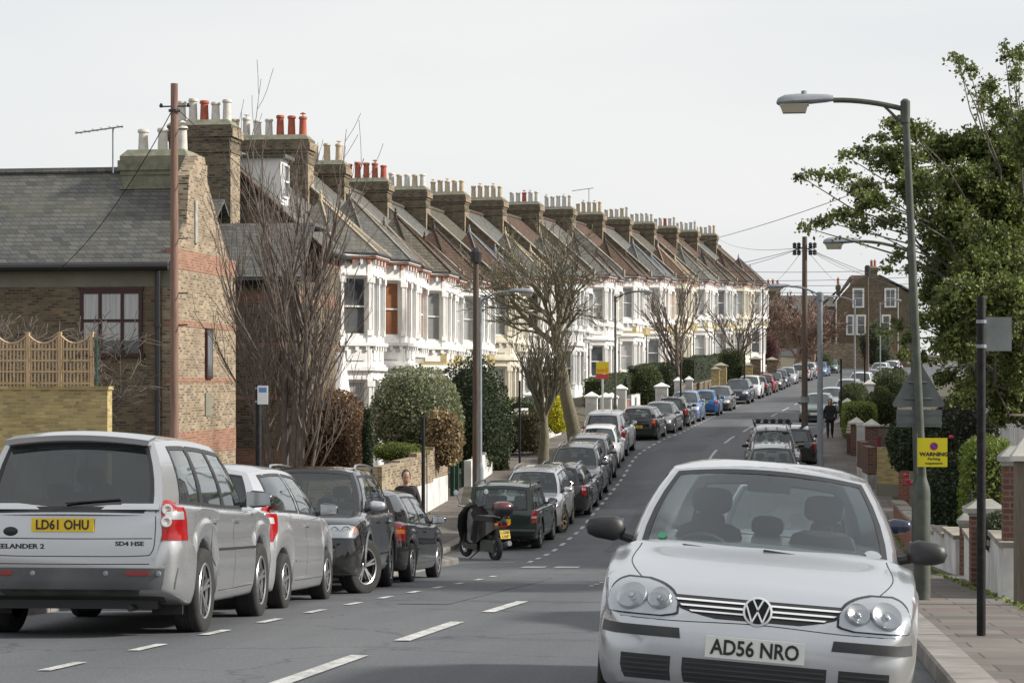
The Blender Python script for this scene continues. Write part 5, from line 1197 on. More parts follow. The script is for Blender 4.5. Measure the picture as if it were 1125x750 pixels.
def mk(base, L, W, hz, wb, fo, wr=None, lz=1, **k):
    b = spec(**base) if base else spec(); S = dict(b); sx = L/b['L']
    for t in ('ht', 'hb'): S[t] = [(d*sx, z*hz) for d, z in b[t]]
    S['hw'] = [(d*sx, z) for d, z in b['hw']]
    c = dict(b['cab'])
    for q in ('wsb', 'wst', 'rt', 'rb'): c[q] = (c[q][0]*sx, c[q][1]*hz)
    c['peak'] *= hz; c.update(k.pop('cab', {})); S['cab'] = c; S['L'] = L; S['W'] = W; S['wb'] = wb; S['fo'] = fo
    if wr: S['wr'] = wr
    if 'tl' in S and S['tl']: S['tl'] = [(z*hz, a*W/1.88, b_*W/1.88) for z, a, b_ in S['tl']]
    S['rpz'] = S.get('rpz', .8)*hz; S['fpz'] = S.get('fpz', .46)*hz; S.update(k); return S
def set_pose(root, S, xn, D, toward, xf_=None, side=1, zoff=0):
    "near road-side wheel stands under picture column xn, D metres deep; xf_: column of the far wheel"
    p = P(xn, 0, D/K); X, Y = p.x, p.y
    lw = Vector((S['W']/2-.03, S['L']/2-S['fo']-S['wb'], 0)) if not toward else Vector((-(S['W']/2-.03), S['L']/2-S['fo'], 0))
    if side < 0: lw.x = -lw.x
    lf = Vector((lw.x, (S['L']/2-S['fo']) if not toward else (S['L']/2-S['fo']-S['wb']), 0))
    rz_ = heading(Y, xd if side > 0 else xr)
    def world(l, a): return Matrix.Rotation(a, 3, 'Z') @ l
    base = math.pi if toward else 0
    if xf_ is not None:
        best = None
        for i in range(-140, 141):
            a = i*.002; q = Vector((X, Y, 0))+world(lf-lw, a+base); dz = -q.x*ST+q.y*CT; px = 562.5+F*(q.x*CT+q.y*ST)/dz
            if best is None or abs(px-xf_) < best[0]: best = (abs(px-xf_), a)
        rz_ = best[1]
    a = rz_+base; o = Vector((X, Y, 0))-world(lw, a); s = (zr(o.y+1.3)-zr(o.y-1.3))/2.6
    root.location = (o.x, o.y, zr(o.y)+.012+zoff); root.rotation_euler = (math.atan(s)*(-1 if toward else 1), 0, a)
CARS = 'cars parked along the kerbs'
def put(root, S, lab, xn, D, toward, xf_=None, side=1, cat='car', zoff=0):
    set_pose(root, S, xn, D, toward, xf_, side, zoff); tag(root, lab, cat, CARS)
def SS(fn): return fn
# --- the silver hatchback facing us on the right
g, _, _ = golf('silver2', plates=('AD56 NRO', None), mir='plastic', spokes=5, glass=seeglass('hero_windscreen', (.74,.81,.79), .09))
g.location = (-.275, 13.15, zr(13.15)+.015); g.rotation_euler = (math.atan(.0585)-.004, -.072, math.pi+.004)
tag(g, 'pale silver hatchback facing the viewer with plate AD56 NRO', 'car', CARS)
q = MB(); q.lathe((0,0,0), [(0,0),(.035,0)], 16, axis='y'); bt = mat('green_disc', (.015,.20,.09), .5)
# windscreen sticker and tax disc, stuck on the glass
GS = spec(L=4.20, W=1.76, cab=dict(wsb=(1.08,.985), wst=(1.86,1.39), rt=(3.78,1.37), rb=(4.06,.98), peak=1.485, wb=.905, wt=.69, wr=.64, bowf=.16, fr=.64), sdrop=.07,
   ht=[(0,.52),(.01,.585),(.03,.635),(.06,.675),(.11,.715),(.22,.775),(.6,.88),(.95,.945),(1.15,.985),(1.5,.97),(3.3,1.0),(3.9,1.01),(4.08,.99),(4.17,.86),(4.2,.62)],
   hw=[(0,.70),(.012,.785),(.04,.85),(.1,.90),(.22,.945),(.5,.985),(.9,1),(3.3,1),(3.8,.98),(4.02,.93),(4.12,.87),(4.18,.79),(4.2,.7)])
def disc(parent, S, a, v, r, m, name, sq=False):
    p = patchpt(S, 0, a, v); q = MB(); n = 16
    d1 = (patchpt(S, 0, a+.01, v)-p).normalized(); d2 = (patchpt(S, 0, a, v+.01)-p).normalized(); nn = d1.cross(d2).normalized(); nn = nn if nn.y > 0 else -nn
    q.add([p+nn*.007]+[p+nn*.007+(d1*math.cos(2*math.pi*i/n)+d2*math.sin(2*math.pi*i/n))*r*(1 if not sq else (1.1 if math.sin(2*math.pi*i/n) > 0 else .8)) for i in range(n)], [(0,1+i,1+(i+1) % n) for i in range(n)]); q.build(name, m, parent)
wsg = [c for c in kids(g) if c.name.startswith('windscreen')][0]
disc(wsg, GS, .80, .19, .028, bt, 'window_sticker'); disc(wsg, GS, -.84, .15, .05, M['lampgrey'], 'tax_disc', True)
# parked right behind it, a dark blue hatchback, mostly hidden
gb, _, _ = golf('navy', near=True, mir='navy', plates=(None, None))
gb.location = (.02, 21.2, zr(21.2)+.02); gb.rotation_euler = (math.atan(.0585), 0, math.pi); tag(gb, 'dark blue hatchback hidden behind the silver one except for its dark blue mirror', 'car', CARS)
# --- left row
fr, _, _ = freelander(mir='darkgrey')
FS = dict(L=4.5, W=1.91, wb=2.66, fo=.87); put(fr, FS, 'silver off-roader seen from behind with yellow plate LD61 OHU', 221, 18.9, False, 281); fr.scale = (1.04, 1.04, 1.03)
AS = mk({}, 3.88, 1.77, 1.0, 2.57, .70, .31, ht=[(0,.50),(.02,.62),(.08,.76),(.2,.86),(.6,1.0),(.85,1.06),(1.2,1.08),(3.3,1.12),(3.75,1.12),(3.84,1.05),(3.87,.85),(3.88,.62)],
   hb=[(0,.30),(.02,.22),(.1,.185),(3.5,.19),(3.75,.24),(3.88,.36)],
   hw=[(0,.62),(.012,.72),(.05,.82),(.12,.89),(.25,.95),(.5,.985),(.9,1),(3.1,1),(3.45,.975),(3.68,.92),(3.79,.85),(3.86,.75),(3.88,.64)],
   cab=dict(wsb=(.62,1.04), wst=(1.45,1.50), rt=(3.50,1.50), rb=(3.76,1.08), peak=1.60, wb=.88, wt=.64, wr=.60, fr=.6, bow=.05, pinch=.16), pillars=[0,.05,.46,.50,.93], side=[0,1,0,1], threedoor=True,
   rpz=.75, tl=[(1.10,.78*.885,.80*.885),(1.0,.73*.885,.80*.885),(.84,.72*.885,.80*.885),(.75,.76*.885,.80*.885)], tlc=[(1.13,.03,.14),(1.02,-.08,.17),(.88,-.12,.16),(.75,-.10,.06)], seatz=.6, handlez=.92)
r, _, _ = make_car('parked_car', AS, 'silver', spokes=6, priv=M['privacy'], plates=(None, None), mir='darkgrey')
put(r, AS, 'small silver hatchback with a tall red tail lamp, behind the silver off-roader', 313, 23.4, False, 359); r.scale = (1,1,1.02)
VS = mk(SUV, 4.80, 1.92, 1.02, 2.86, .93, .375, pillars=[0,.04,.33,.36,.64,.67,.94], side=[0,1,0,1,0,1], cladding=M['bumper2'],
   hl=[(.93,.56*.96,.80*.96),(.90,.50*.96,.90*.96),(.82,.50*.96,.93*.96),(.76,.54*.96,.90*.96)], grille=[(.92,-.24,.24),(.74,-.22,.22)], fpz=.60, lgrille=[(.50,-.55,.55),(.40,-.52,.52)], rub=True)
r, _, _ = make_car('parked_car', VS, 'black', spokes=5, style=1, steer=R(-28), rails=2, mir='silver', plates=(None, None))
put(r, VS, 'black off-roader facing us with silver mirror caps, roof rails and front wheels turned out', 403, 28.0, True, 429)
for c in kids(r):
    if c.name.startswith('headlight'):
        pass
GD = dict(L=4.2, W=1.76, wb=2.58, fo=.88)
r, _, _ = golf('black', plates=(None, None), spokes=7, mir='black'); put(r, dict(GD), 'glossy black hatchback with orange and red tail lamp beside the walking man', 452.6, 33.2, False, 481)
JS = mk(SUV, 4.24, 1.78, .94, 2.58, .74, .36, ht=[(0,.55),(.01,.72),(.03,.86),(.06,.92),(.15,.95),(.9,1.0),(1.45,1.02),(1.7,1.02),(3.9,1.03),(4.16,1.03),(4.21,1.0),(4.235,.9),(4.24,.7)],
   hw=[(0,.82),(.012,.88),(.04,.92),(.1,.95),(.3,.975),(.9,1),(3.6,1),(4.0,.985),(4.14,.965),(4.20,.93),(4.23,.87),(4.24,.8)], shoulder=.94, sdrop=.04,
   cab=dict(wsb=(1.55,1.02), wst=(2.0,1.50), rt=(4.08,1.52), rb=(4.20,1.02), peak=1.62, wb=.93, wt=.80, wr=.80, bow=.02, pinch=.02, bulge=.01, bowr=.03, bowf=.06, fr=.8), pillars=[0,.05,.30,.335,.58,.615,.95], rw=(.86,.06,.88), priv=False,
   rpz=.72, rpx=0, tl=[(.98,.84*.89,.97*.89),(.86,.84*.89,.97*.89),(.74,.84*.89,.97*.89),(.70,.84*.89,.97*.89)], cladding=M['bumper'])
r, bvj, _ = make_car('parked_car', JS, 'green', spokes=5, rails=1, plates=(None, 'L1 KFC'), steer=0)
put(r, JS, 'boxy dark green off-roader with roof bars, parked beside the scooter', 594, 50.8, False, 608)
b = MB(); b.tube([(-.85,-2.2,.5),(.85,-2.2,.5)], .05, 6); b.build('bumper', M['bumper'], r)
MS = mk(SUV, 4.42, 1.82, .97, 2.6, .88, .36, cladding=M['bumper'])
r, _, _ = make_car('parked_car', MS, 'silver', spokes=6, rails=2, steer=R(-22), mud=M['brown_mud']); put(r, MS, 'silver off-roader with mud-caked wheels facing us, just beyond the dark green one', 619, 55.6, True)
ES = mk({}, 4.55, 1.78, 1.0, 2.58, .90, .32, cab=dict(rt=(4.15,1.40), rb=(4.45,.95)), pillars=[0,.05,.36,.39,.66,.69,.92])
r, _, _ = make_car('parked_car', ES, 'darkgrey', spokes=7, rails=2, plates=(None, None)); put(r, ES, 'dark grey estate car with red tail lamps between two cars that face us', 649, 60.6, False)
S3 = mk(SUV, 4.4, 1.8, .97, 2.62, .88, .35)
r, _, _ = make_car('parked_car', S3, 'grey', spokes=5, rails=2); put(r, S3, 'grey off-roader with silver roof rails facing us, tucked behind the dark grey estate', 661, 65.4, True)
QS = mk(SUV, 4.35, 1.80, .93, 2.63, .90, .345, cladding=M['bumper'])
r, _, _ = make_car('parked_car', QS, 'grey', spokes=5, glass=M['fardark']); put(r, QS, 'graphite crossover facing us with a full dark lower bumper, past the mud-caked one', 671, 71.2, True)
PROTO = {}
def proto(kind):
    if kind in PROTO: return None
HATCH = mk({}, 3.95, 1.72, .99, 2.5, .80, .30); SAL = mk({}, 4.6, 1.8, .965, 2.72, .90, .32, ht=[(0,.49),(.015,.56),(.05,.63),(.12,.69),(.25,.74),(.6,.83),(1.0,.89),(1.35,.94),(1.8,.91),(3.7,.93),(4.0,.97),(4.4,.95),(4.55,.88),(4.59,.74),(4.6,.58)],
   cab=dict(wsb=(1.35,.93), wst=(2.1,1.34), rt=(3.3,1.34), rb=(4.05,.97), peak=1.43), pillars=[0,.04,.46,.49,.88], side=[0,1,0,1])
BIG = mk(SUV, 4.7, 1.86, 1.03, 2.8, .9, .375)
FARP = {}
def far_car(kind, color, lab, xn, D, toward, side=1, rails=False, cat='car', mir=None):
    key = (kind, bool(rails))
    S = dict(hatch=HATCH, saloon=SAL, suv=QS, big=BIG, mpv=AS, estate=ES)[kind]
    if key not in FARP:
        r, _, _ = make_car('parked_car', S, color, near=False, spokes=5, rails=2 if rails else False, lights='saloon' if kind == 'saloon' else 'hatch'); FARP[key] = r
    else:
        r = copy_tree(FARP[key])
        for c in kids(r):
            if c.name.split('.')[0] in ('body', 'wing_mirror'):
                c.material_slots[0].link = 'OBJECT'; c.material_slots[0].material = PAINT[color]
    put(r, S, lab, xn, D, toward, None, side, cat); return r
far_car('hatch', 'white', 'white hatchback facing us, half hidden behind the graphite crossover', 681, 77.3, True)
r, _, _ = make_car('parked_car', BIG, 'silver', spokes=5, rails=False, priv=M['privacy'], plates=(None, None)); put(r, BIG, 'large silver off-roader seen from behind, level with the leaning tree', 690, 82.2, False)
r, _, _ = golf('black', near=True, plates=(None, 'KE05 LHR')); put(r, GD, 'black hatchback with a yellow plate, next up the hill from the large silver off-roader', 723, 91.5, False)
far_car('saloon', 'grey', 'dark silver saloon facing us between two black cars', 741.6, 97, True)
far_car('estate', 'black', 'black estate with roof bars and red lamps, downhill of the light blue car', 758, 103, False, rails=True)
far_car('mpv', 'lightblue', 'pale metallic blue people carrier, downhill of the bright blue hatchback', 770, 108.5, True)
far_car('hatch', 'blue', 'bright blue hatchback seen from behind on the hill', 790, 117.5, False)
far_car('estate', 'darkgrey', 'dark estate car facing us, just above the bright blue hatchback', 804, 124.5, True)
far_car('suv', 'navy', 'navy crossover facing us, downhill of the white one', 824, 135, True)
far_car('suv', 'white', 'white crossover facing us on the hill', 836, 144, True)
far_car('hatch', 'black', 'black hatchback tucked uphill of the white crossover', 844.5, 151, False)
far_car('hatch', 'red', 'dark red hatchback seen from behind on the hill', 852, 158, False)
far_car('saloon', 'darkgrey', 'dark saloon facing us, uphill of the dark red hatchback', 860, 165, True)
far_car('hatch', 'navy', 'navy hatchback, second uphill of the dark red one', 866, 172, True)
far_car('hatch', 'silver', 'silver hatchback, third uphill of the dark red one', 875, 180, True)
far_car('suv', 'silver', 'silver crossover with red tail lamps near the bend', 890, 190, False)
far_car('mpv', 'silver2', 'pale people carrier close to the wooden pole near the bend', 899, 199, False)
far_car('hatch', 'lightblue', 'pale blue hatchback near the garden wall at the bend', 909, 208, True)
far_car('hatch', 'teal', 'grey-green hatchback, last of the left-hand row before the bend', 921, 219, True)
# --- right row
RS = mk(SUV, 4.5, 1.84, 1.02, 2.7, .9, .36)
r, _, _ = make_car('parked_car', RS, 'grey', spokes=5, rails=2, mir='plastic'); put(r, RS, 'dark grey off-roader showing above the roof of the silver hatchback', 815.5, 63.5, True, None, -1)
r, _, _ = make_car('parked_car', RS, 'grey', spokes=5, rails=2, mir='black'); put(r, RS, 'mid-grey off-roader with a loaded black roof rack', 821, 71.0, True, None, -1, zoff=.1)
b = MB(); rng = random.Random(4)
for x in (-.6, -.2, .2, .6): b.tube([(x, -1.5, 1.93), (x, .5, 1.93)], .02, 5)
for y in (-1.5, -.5, .5): b.tube([(-.66, y, 1.93), (.66, y, 1.93)], .02, 5); b.tube([(-.6, y, 1.78), (-.6, y, 1.93)], .02, 5); b.tube([(.6, y, 1.78), (.6, y, 1.93)], .02, 5)
for i in range(5): b.lathe((-.5+i*.25, .52, 2.0), [(0,0),(.09,.0),(.09,.06),(0,.07)], 10, axis='y')
b.build('roof_rack', M['black'], r)
far_car('hatch', 'darkgrey', 'dark hatchback with red tail lamp, hidden behind the off-roader with the roof rack', 848, 77.5, False, -1)
far_car('estate', 'teal', 'dark grey-green estate facing us just behind the walking woman', 878.5, 108, True, -1)
FARP
far_car('hatch', 'silver', 'silver hatchback facing us, uphill of the grey-green estate', 897, 122, True, -1)
far_car('suv', 'silver2', 'pale silver crossover, second uphill of the grey-green estate', 915, 134, True, -1)
far_car('big', 'white', 'tall white van-like car beside the thin black post up the hill', 930, 147, True, -1)
far_car('hatch', 'silver', 'silver hatchback beside the two people near the bend', 958, 181, True, -1)
far_car('suv', 'white', 'white crossover behind the silver hatchback near the bend', 955, 194, True, -1)
far_car('hatch', 'grey', 'grey hatchback at the bend below the gable house', 945, 169, True, -1)
far_car('mpv', 'white', 'small white car at the bend nearest the brick garden wall', 968, 206, True, -1)
# ---------------------------------------------------------------- street furniture
def at(x, D, dz=.12):
    p = P(x, 0, D/K); return Vector((p.x, p.y, ground_z(p.x, p.y)+dz-.12))
def wood_pole(x, D, top_y, r, m, lab, band=None):
    o = at(x, D); zt = (420-top_y)/F*D; b = MB(); n = 12
    b.tube([(0, 0, (zt-o.z)*i/n) for i in range(n+1)], [r*(1.12-.3*i/n) for i in range(n+1)], 12)
    b.v = [v+Vector((0, 0, 0)) for v in b.v]; root = b.build('telegraph_pole', m, None, smooth=40); root.location = o
    return root, zt-o.z
# near wooden pole with step irons
pl, h = wood_pole(191.5, 46, 92, .098, M['woodred'], '')
tag(pl, 'reddish wooden telegraph pole in front of the long slate-roofed brick building', 'pole', 'wooden telegraph poles')
b = MB()
for i, z in enumerate((h-1.0, h-2.2, h-3.4, h-4.6, h-5.3)):
    b.tube([(.1, 0, z), (.32, -.05, z)], .014, 5)
b.build('step_iron', M['black'], pl)
b = MB(); b.lathe((0,0,h-.62), [(.13,0),(.13,.05)], 12); b.tube([(-.3,0,h-.5),(.32,0,h-.5)], .018, 5)
for x in (-.3,.32): b.lathe((x,0,h-.52), [(.03,0),(.045,.03),(.03,.08),(0,.1)], 8)
b.build('insulator_bracket', M['black'], pl)
p2, h2 = wood_pole(523, 60.5, 275, .10, M['wood'], ''); tag(p2, 'wooden telegraph pole standing right beside the curved lamp post in the middle', 'pole', 'wooden telegraph poles')
b = MB(); b.lathe((0,0,h2-.35), [(.16,0),(.16,.3),(.09,.42)], 8); b.build('junction_box', M['black'], p2)
p3, h3 = wood_pole(884, 79.5, 260, .112, M['wood'], ''); tag(p3, 'tall wooden telegraph pole with black insulators on the shaded pavement', 'pole', 'wooden telegraph poles')
b = MB()
for s in (-1, 1):
    for dx in (.22, .38):
        b.tube([(s*.1,0,h3-.45), (s*dx,0,h3-.45)], .02, 5)
        for z in (h3-.35, h3-.62): b.lathe((s*dx,0,z-.08), [(.05,0),(.085,.04),(.06,.1),(.085,.14),(.05,.2),(0,.22)], 8)
b.build('insulator', M['black'], p3); b = MB(); b.lathe((0,0,2.1), [(.165,0),(.165,.22)], 12); b.build('notice_band', M['lampgrey'], p3)
for x, D, ty, r in ((953, 150, 302, .11),):
    p4, h4 = wood_pole(x, D, ty, r, M['wood'], ''); tag(p4, 'wooden telegraph pole with a dark cap, in front of the gable house', 'pole', 'wooden telegraph poles'); b = MB(); b.lathe((0,0,h4-.1), [(.2,0),(.2,.7),(.1,.8)], 8); b.build('pole_cap', M['black'], p4)
def lamp_post(x, D, top_y, arm, lab, m=None, lean=0, tilt=.35, head=1.0, steps=True, left=True, rtop=.048):
    o = at(x, D); H = (420-top_y)/F*D-o.z; m = m or M['galv']; root = empty('street_lamp', o); s = -1 if left else 1
    b = MB(); b.lathe((0,0,0), [(.10,0),(.10,1.28),(.09,1.36),(rtop*1.25,1.46),(rtop*1.15,1.5)], 14)
    b.tube([(lean*t, 0, 1.48+(H-1.48)*t) for t in lin(0, 1, 8)], [rtop*1.2*(1-.2*t) for t in lin(0, 1, 8)], 10)
    b.lathe((lean, 0, H-.02), [(rtop*1.3,-.22),(rtop*1.3,.04),(rtop*.6,.07),(0,.07)], 10)
    b.build('post', m, root, smooth=40)
    b = MB(); L = abs(arm); pts = [(lean+s*L*t, 0, H-.08+tilt*(1-(1-t)**2)) for t in lin(0, 1, 8)]; b.tube(pts, .032, 8)
    b.tube([(lean, 0, H-.28), (lean+s*L*.3, 0, H-.08+tilt*.42)], .018, 6); b.build('arm', m, root, smooth=40)
    ex, ez = pts[-1][0], pts[-1][2]; hd = MB(); k = head
    secs = [(0,.045,.05),(.08,.075,.07),(.25,.10,.085),(.45,.13,.10),(.60,.135,.095),(.68,.10,.06),(.70,.05,.02)]
    vs = []; n = 12
    for t, wy, wz in secs:
        for j in range(n):
            a = 2*math.pi*j/n; zz = math.sin(a)*wz*(1.0 if math.sin(a) > 0 else .45); vs.append((ex+s*t*k, math.cos(a)*wy*k, ez+zz*k+.01-.045*t))
    hd.add(vs, [(i*n+j, i*n+(j+1) % n, (i+1)*n+(j+1) % n, (i+1)*n+j) for i in range(6) for j in range(n)]+[tuple(range(n-1,-1,-1)), tuple(6*n+j for j in range(n))])
    hd.lathe((ex+s*.36*k, 0, ez+.07*k), [(.035,0),(.035,.05),(0,.06)], 8)
    h_ = hd.build('lamp_head', M['lampgrey'], root, smooth=45); fixnormals(h_)
    g_ = MB(); g_.prism([(ex+s*.30*k,-.095*k),(ex+s*.66*k,-.095*k),(ex+s*.66*k,.095*k),(ex+s*.30*k,.095*k)], ez-.045*k, ez-.06*k, top=[(ex+s*.30*k,-.095*k),(ex+s*.66*k,-.095*k),(ex+s*.66*k,.095*k),(ex+s*.30*k,.095*k)])
    g_.prism([(ex+s*.34*k,-.075*k),(ex+s*.62*k,-.075*k),(ex+s*.62*k,.075*k),(ex+s*.34*k,.075*k)], ez-.15*k, ez-.045*k, top=[(ex+s*.31*k,-.095*k),(ex+s*.66*k,-.095*k),(ex+s*.66*k,.095*k),(ex+s*.31*k,.095*k)])
    g_.build('lamp_lens', M['lampcover'], h_); tag(root, lab, 'street lamp', 'street lamps'); return root, H, o
M['lampcover'] = mat('lamp_cover', (.36,.33,.24), .3, spec=1)
l1, H1, o1 = lamp_post(1013, 25.3, 113, .86, 'grey-green street lamp carrying the yellow warning sign and the backs of two road signs', lean=-.20, tilt=.13, head=.98, rtop=.045)
lamp_post(1007, 43.5, 272, 1.05, 'street lamp whose head pokes out of the oak leaves just under the first one', lean=-.14, tilt=.22, head=1.05)
lamp_post(901, 66, 322, .95, 'street lamp beside the tall wooden pole with insulators', m=M['lampgrey'], tilt=.30, head=1.0, rtop=.085)
lamp_post(527.5, 60, 328, .85, 'curved-arm street lamp beside the wooden telegraph pole in the middle', m=M['lampgrey'], left=False, tilt=.28)
lamp_post(676, 93, 326, .95, 'thin street lamp just up the hill from the yellow agent board', m=M['galv'], left=False, tilt=.3)
lamp_post(838, 160, 318, .9, 'thin street lamp at the far end of the white terrace', m=M['galv'], left=False, tilt=.25)
lamp_post(939, 128, 330, 1.0, 'thin street lamp crossing the left window of the gable house', m=M['lampgrey'], tilt=.3)
lamp_post(967, 170, 333, 1.0, 'faintest street lamp, beside the people near the bend', m=M['lampgrey'], left=False, tilt=.3)
# signs fixed to the first lamp post (backs of a triangle and a plate, and the yellow warning)
def on1(y): return (420-y)/F*25.3-o1.z
zc = lambda z: -.20*max(0, (z-1.48)/(H1-1.48))
sgn = MB(); z0, z1 = on1(447), on1(394); w_ = .29; yy = .09
def rtri(w0, z0_, z1_, y, t):
    pts = []; c = [(-w0, z0_), (w0, z0_), (0, z1_)]
    for i in range(3):
        a = Vector(c[i]); p_, n_ = Vector(c[i-1]), Vector(c[(i+1) % 3]); 
        for q in lin(0, 1, 4):
            u = a+(p_-a).normalized()*.05*(1-q)+(n_-a).normalized()*.05*q; u = u*(1)+(a-u)*.25*(1-abs(2*q-1)); pts.append((zc(z0_)+u.x, y, u.y))
    return pts
sgn.slab(rtri(.335, z0, z1, yy, 0), (0, .012, 0)); 
for z in (z0+.1, z0+.3): sgn.tube([(zc(z)-.2*(1-(z-z0)/.7), yy-.012, z), (zc(z)+.2*(1-(z-z0)/.7), yy-.012, z)], .012, 5)
o = sgn.build('triangular_road_sign', M['signgrey']); o.location = o1; tag(o, 'grey back of a triangular road sign on the nearest lamp post', 'road sign')
b = MB(); b.box(zc(on1(460))-.27, zc(on1(460))+.27, .08, .092, on1(469), on1(450)); b.box(zc(2)-.27, zc(2)+.27, .07, .08, on1(456), on1(454)); b.box(zc(2)-.27, zc(2)+.27, .07, .08, on1(466), on1(464))
o = b.build('sign_plate', M['signgrey']); o.location = o1; tag(o, 'grey back of the rectangular plate below the triangular sign', 'road sign')
ws = empty('warning_sign', o1); xw = lambda x: (x-1009.6)/F*25.3; b = MB(); b.slab([(xw(1003),-.10,on1(512)),(xw(1036),-.10,on1(512)),(xw(1036),-.10,on1(480.5)),(xw(1003),-.10,on1(480.5))], (0,.008,0)); b.build('panel', M['signyellow'], ws)
b = MB(); cxw, czw = xw(1021.5), on1(489.5); b.lathe((cxw,-.102,czw), [(0,-.001),(.048,-.001),(.048,.003),(0,.003)], 24, 0, axis='y'); b.lathe((cxw,-.1035,czw), [(0,-.001),(.037,-.001),(.037,.001),(0,.001)], 24, 1, axis='y')
b.M = Matrix.Translation((cxw,-.1055,czw)) @ Matrix.Rotation(R(45),4,'Y'); b.box(-.037,.037,-.001,.001,-.006,.006,0); b.build('no_waiting_symbol', [mat('sign_red', (.55,.02,.03), .5), mat('sign_blue', (.02,.05,.32), .5)], ws)
MX = lambda x, z: Matrix.Translation((x,-.102,z)) @ Matrix.Rotation(R(90),4,'X')
for t, y, sz, bo in (('WARNING', 498.4, .062, .003), ('Parking', 503.3, .045, .001), ('suspension', 508, .042, .001)): text(t, sz, MX(xw(1021.5), on1(y)), M['ink'], ws, 'lettering', ex=.0008, bold=bo, sx=1.12)
b = MB(); b.tube([(xw(1003),-.14,on1(475)),(xw(1003),-.14,on1(520))], .008, 5); b.build('strap', M['galv'], ws); ws.location = o1+Vector((0,-.05,0))
tag(ws, 'yellow WARNING parking sign strapped to the nearest lamp post', 'sign')
def post(x, D, ty, r, lab, plate=None, cap=True):
    o = at(x, D); H = (420-ty)/F*D-o.z; root = empty('sign_post', o); b = MB(); b.lathe((0,0,0), [(r,0),(r,H-.02),(r*.8,H),(0,H)], 14); b.build('post', M['blackpaint'], root, smooth=40)
    if plate:
        q = MB(); x0, x1, z0, z1, y, mm = plate; q.box(x0, x1, y-.006, y+.006, H+z0, H+z1); pp = q.build('plate', mm, root)
        q = MB()
        for z in (z0+.04, z1-.04): q.lathe((0,0,H+z-.015), [(r+.006,0),(r+.006,.03)], 12)
        q.build('clamp', M['lampgrey'], root)
        return root, pp, H
    tag(root, lab, 'post', 'black sign posts'); return root, None, H
r, pp, H = post(1078, 17.9, 325, .038, '', (.02,.27,-.47,-.18,0,M['signgrey'])); tag(r, 'nearest black post with a grey plate sticking out, on the shaded pavement', 'post', 'black sign posts'); pp.rotation_euler = (0,0,R(16))
r, pp, H = post(284, 31.5, 422, .048, '', (.0,.16,-.30,-.02,-.055,M['white'])); tag(r, 'black post with a small white plate before the many-stemmed bare tree', 'post', 'black sign posts')
q = MB(); q.box(.02,.14,-.0635,-.0625,H-.12,H-.05); q.build('symbol', mat('sign_pale_blue',(.12,.25,.5),.5), r)
post(465, 39.0, 458, .035, 'black post beside the walking man, in front of the brick wall', (0,.07,-.25,-.02,.0,M['lampgrey']) and None)
post(571, 78, 418, .045, 'thin black post between the pollarded tree and the leaning trunk')
post(748, 108, 398, .05, 'black post beside the thin dark tree, level with the white gateposts')
post(818, 138, 385, .05, 'black post in front of the clipped round hedge near the top of the terrace')
post(924, 100, 394, .045, 'thin black post in front of the rounded hedges, nearest the walking woman')
post(950, 116, 385, .045, 'thin black post beside the tall white car up the hill')
# overhead wires
def wire(a, c, sag, lab, r=.012):
    b = MB(); a, c = Vector(a), Vector(c); b.tube([a.lerp(c, t)-Vector((0,0,sag*4*t*(1-t))) for t in lin(0, 1, 14)], r, 4)
    tag(b.build('telephone_wire', M['black']), lab, 'wire', 'overhead wires')
T3 = p3.location+Vector((0,0,h3-.4)); dst = [(P(787,261,166), 'over the end stacks of the terrace'), (P(720,300,120), 'to the middle of the terrace'), (P(600,310,92), 'to the house behind the pollarded tree'), (P(838,315,172), 'to the last house of the terrace'),
   (P(948,300,195), 'to the gable house'), (P(925,312,190), 'to the low corner of the gable house'), (P(1010,320,150), 'to the pale house at the bend'), (P(1060,330,120), 'to the pale houses behind the oak')]
for i, (d, t) in enumerate(dst): wire(T3, d, .5 if i < 4 else .3, 'black wire from the tall insulated pole '+t, .011)
wire(P(690,277,110), P(1010,185,45), .5, 'long wire rising from the terrace roofs into the oak', .012)
for y0, y1, t in ((297,293,'uppermost'),(307,301,'second'),(311,309,'third'),(318,318,'lowest')): wire(P(750,y0,150), P(1060,y1,150), .3, t+' of the four level wires crossing the road far off', .02)
T1 = pl.location+Vector((0,0,h-.5)); wire(T1, P(60,300,45.6), .4, 'wire falling across the long slate roof', .012); wire(T1, P(437,300,78), .5, 'wire from the reddish pole to the first white house', .012)
# estate agent's board
b0 = P(662,430,75); root = empty('agent_board', (b0.x, b0.y, ground_z(b0.x,b0.y))); zb = lambda y: (420-y)/F*75*K-root.location.z; hw = 7/F*75*K
b = MB(); b.box(-.04,.04,-.03,.03,0,zb(398)); b.build('post', M['white'], root); b = MB(); b.box(-hw,hw,-.05,-.03,zb(410.5),zb(397.5)); b.build('panel', mat('board_yellow',(.80,.62,.02),.5), root)
b = MB(); b.box(-hw,hw,-.05,-.03,zb(416),zb(411)); b.build('panel', mat('board_red',(.60,.06,.08),.5), root)
b = MB(); rng = random.Random(3); x = -hw*.85
while x < hw*.8: ww = rng.uniform(.03,.07); hh = rng.uniform(.08,.2); b.box(x,x+ww*.55,-.056,-.051,zb(408.5),zb(408.5)+hh); x += ww
b.build('lettering', mat('board_orange',(.75,.22,.02),.5), root); tag(root, "yellow estate agent's board with a red strip, in front of the white terrace", 'sign board')
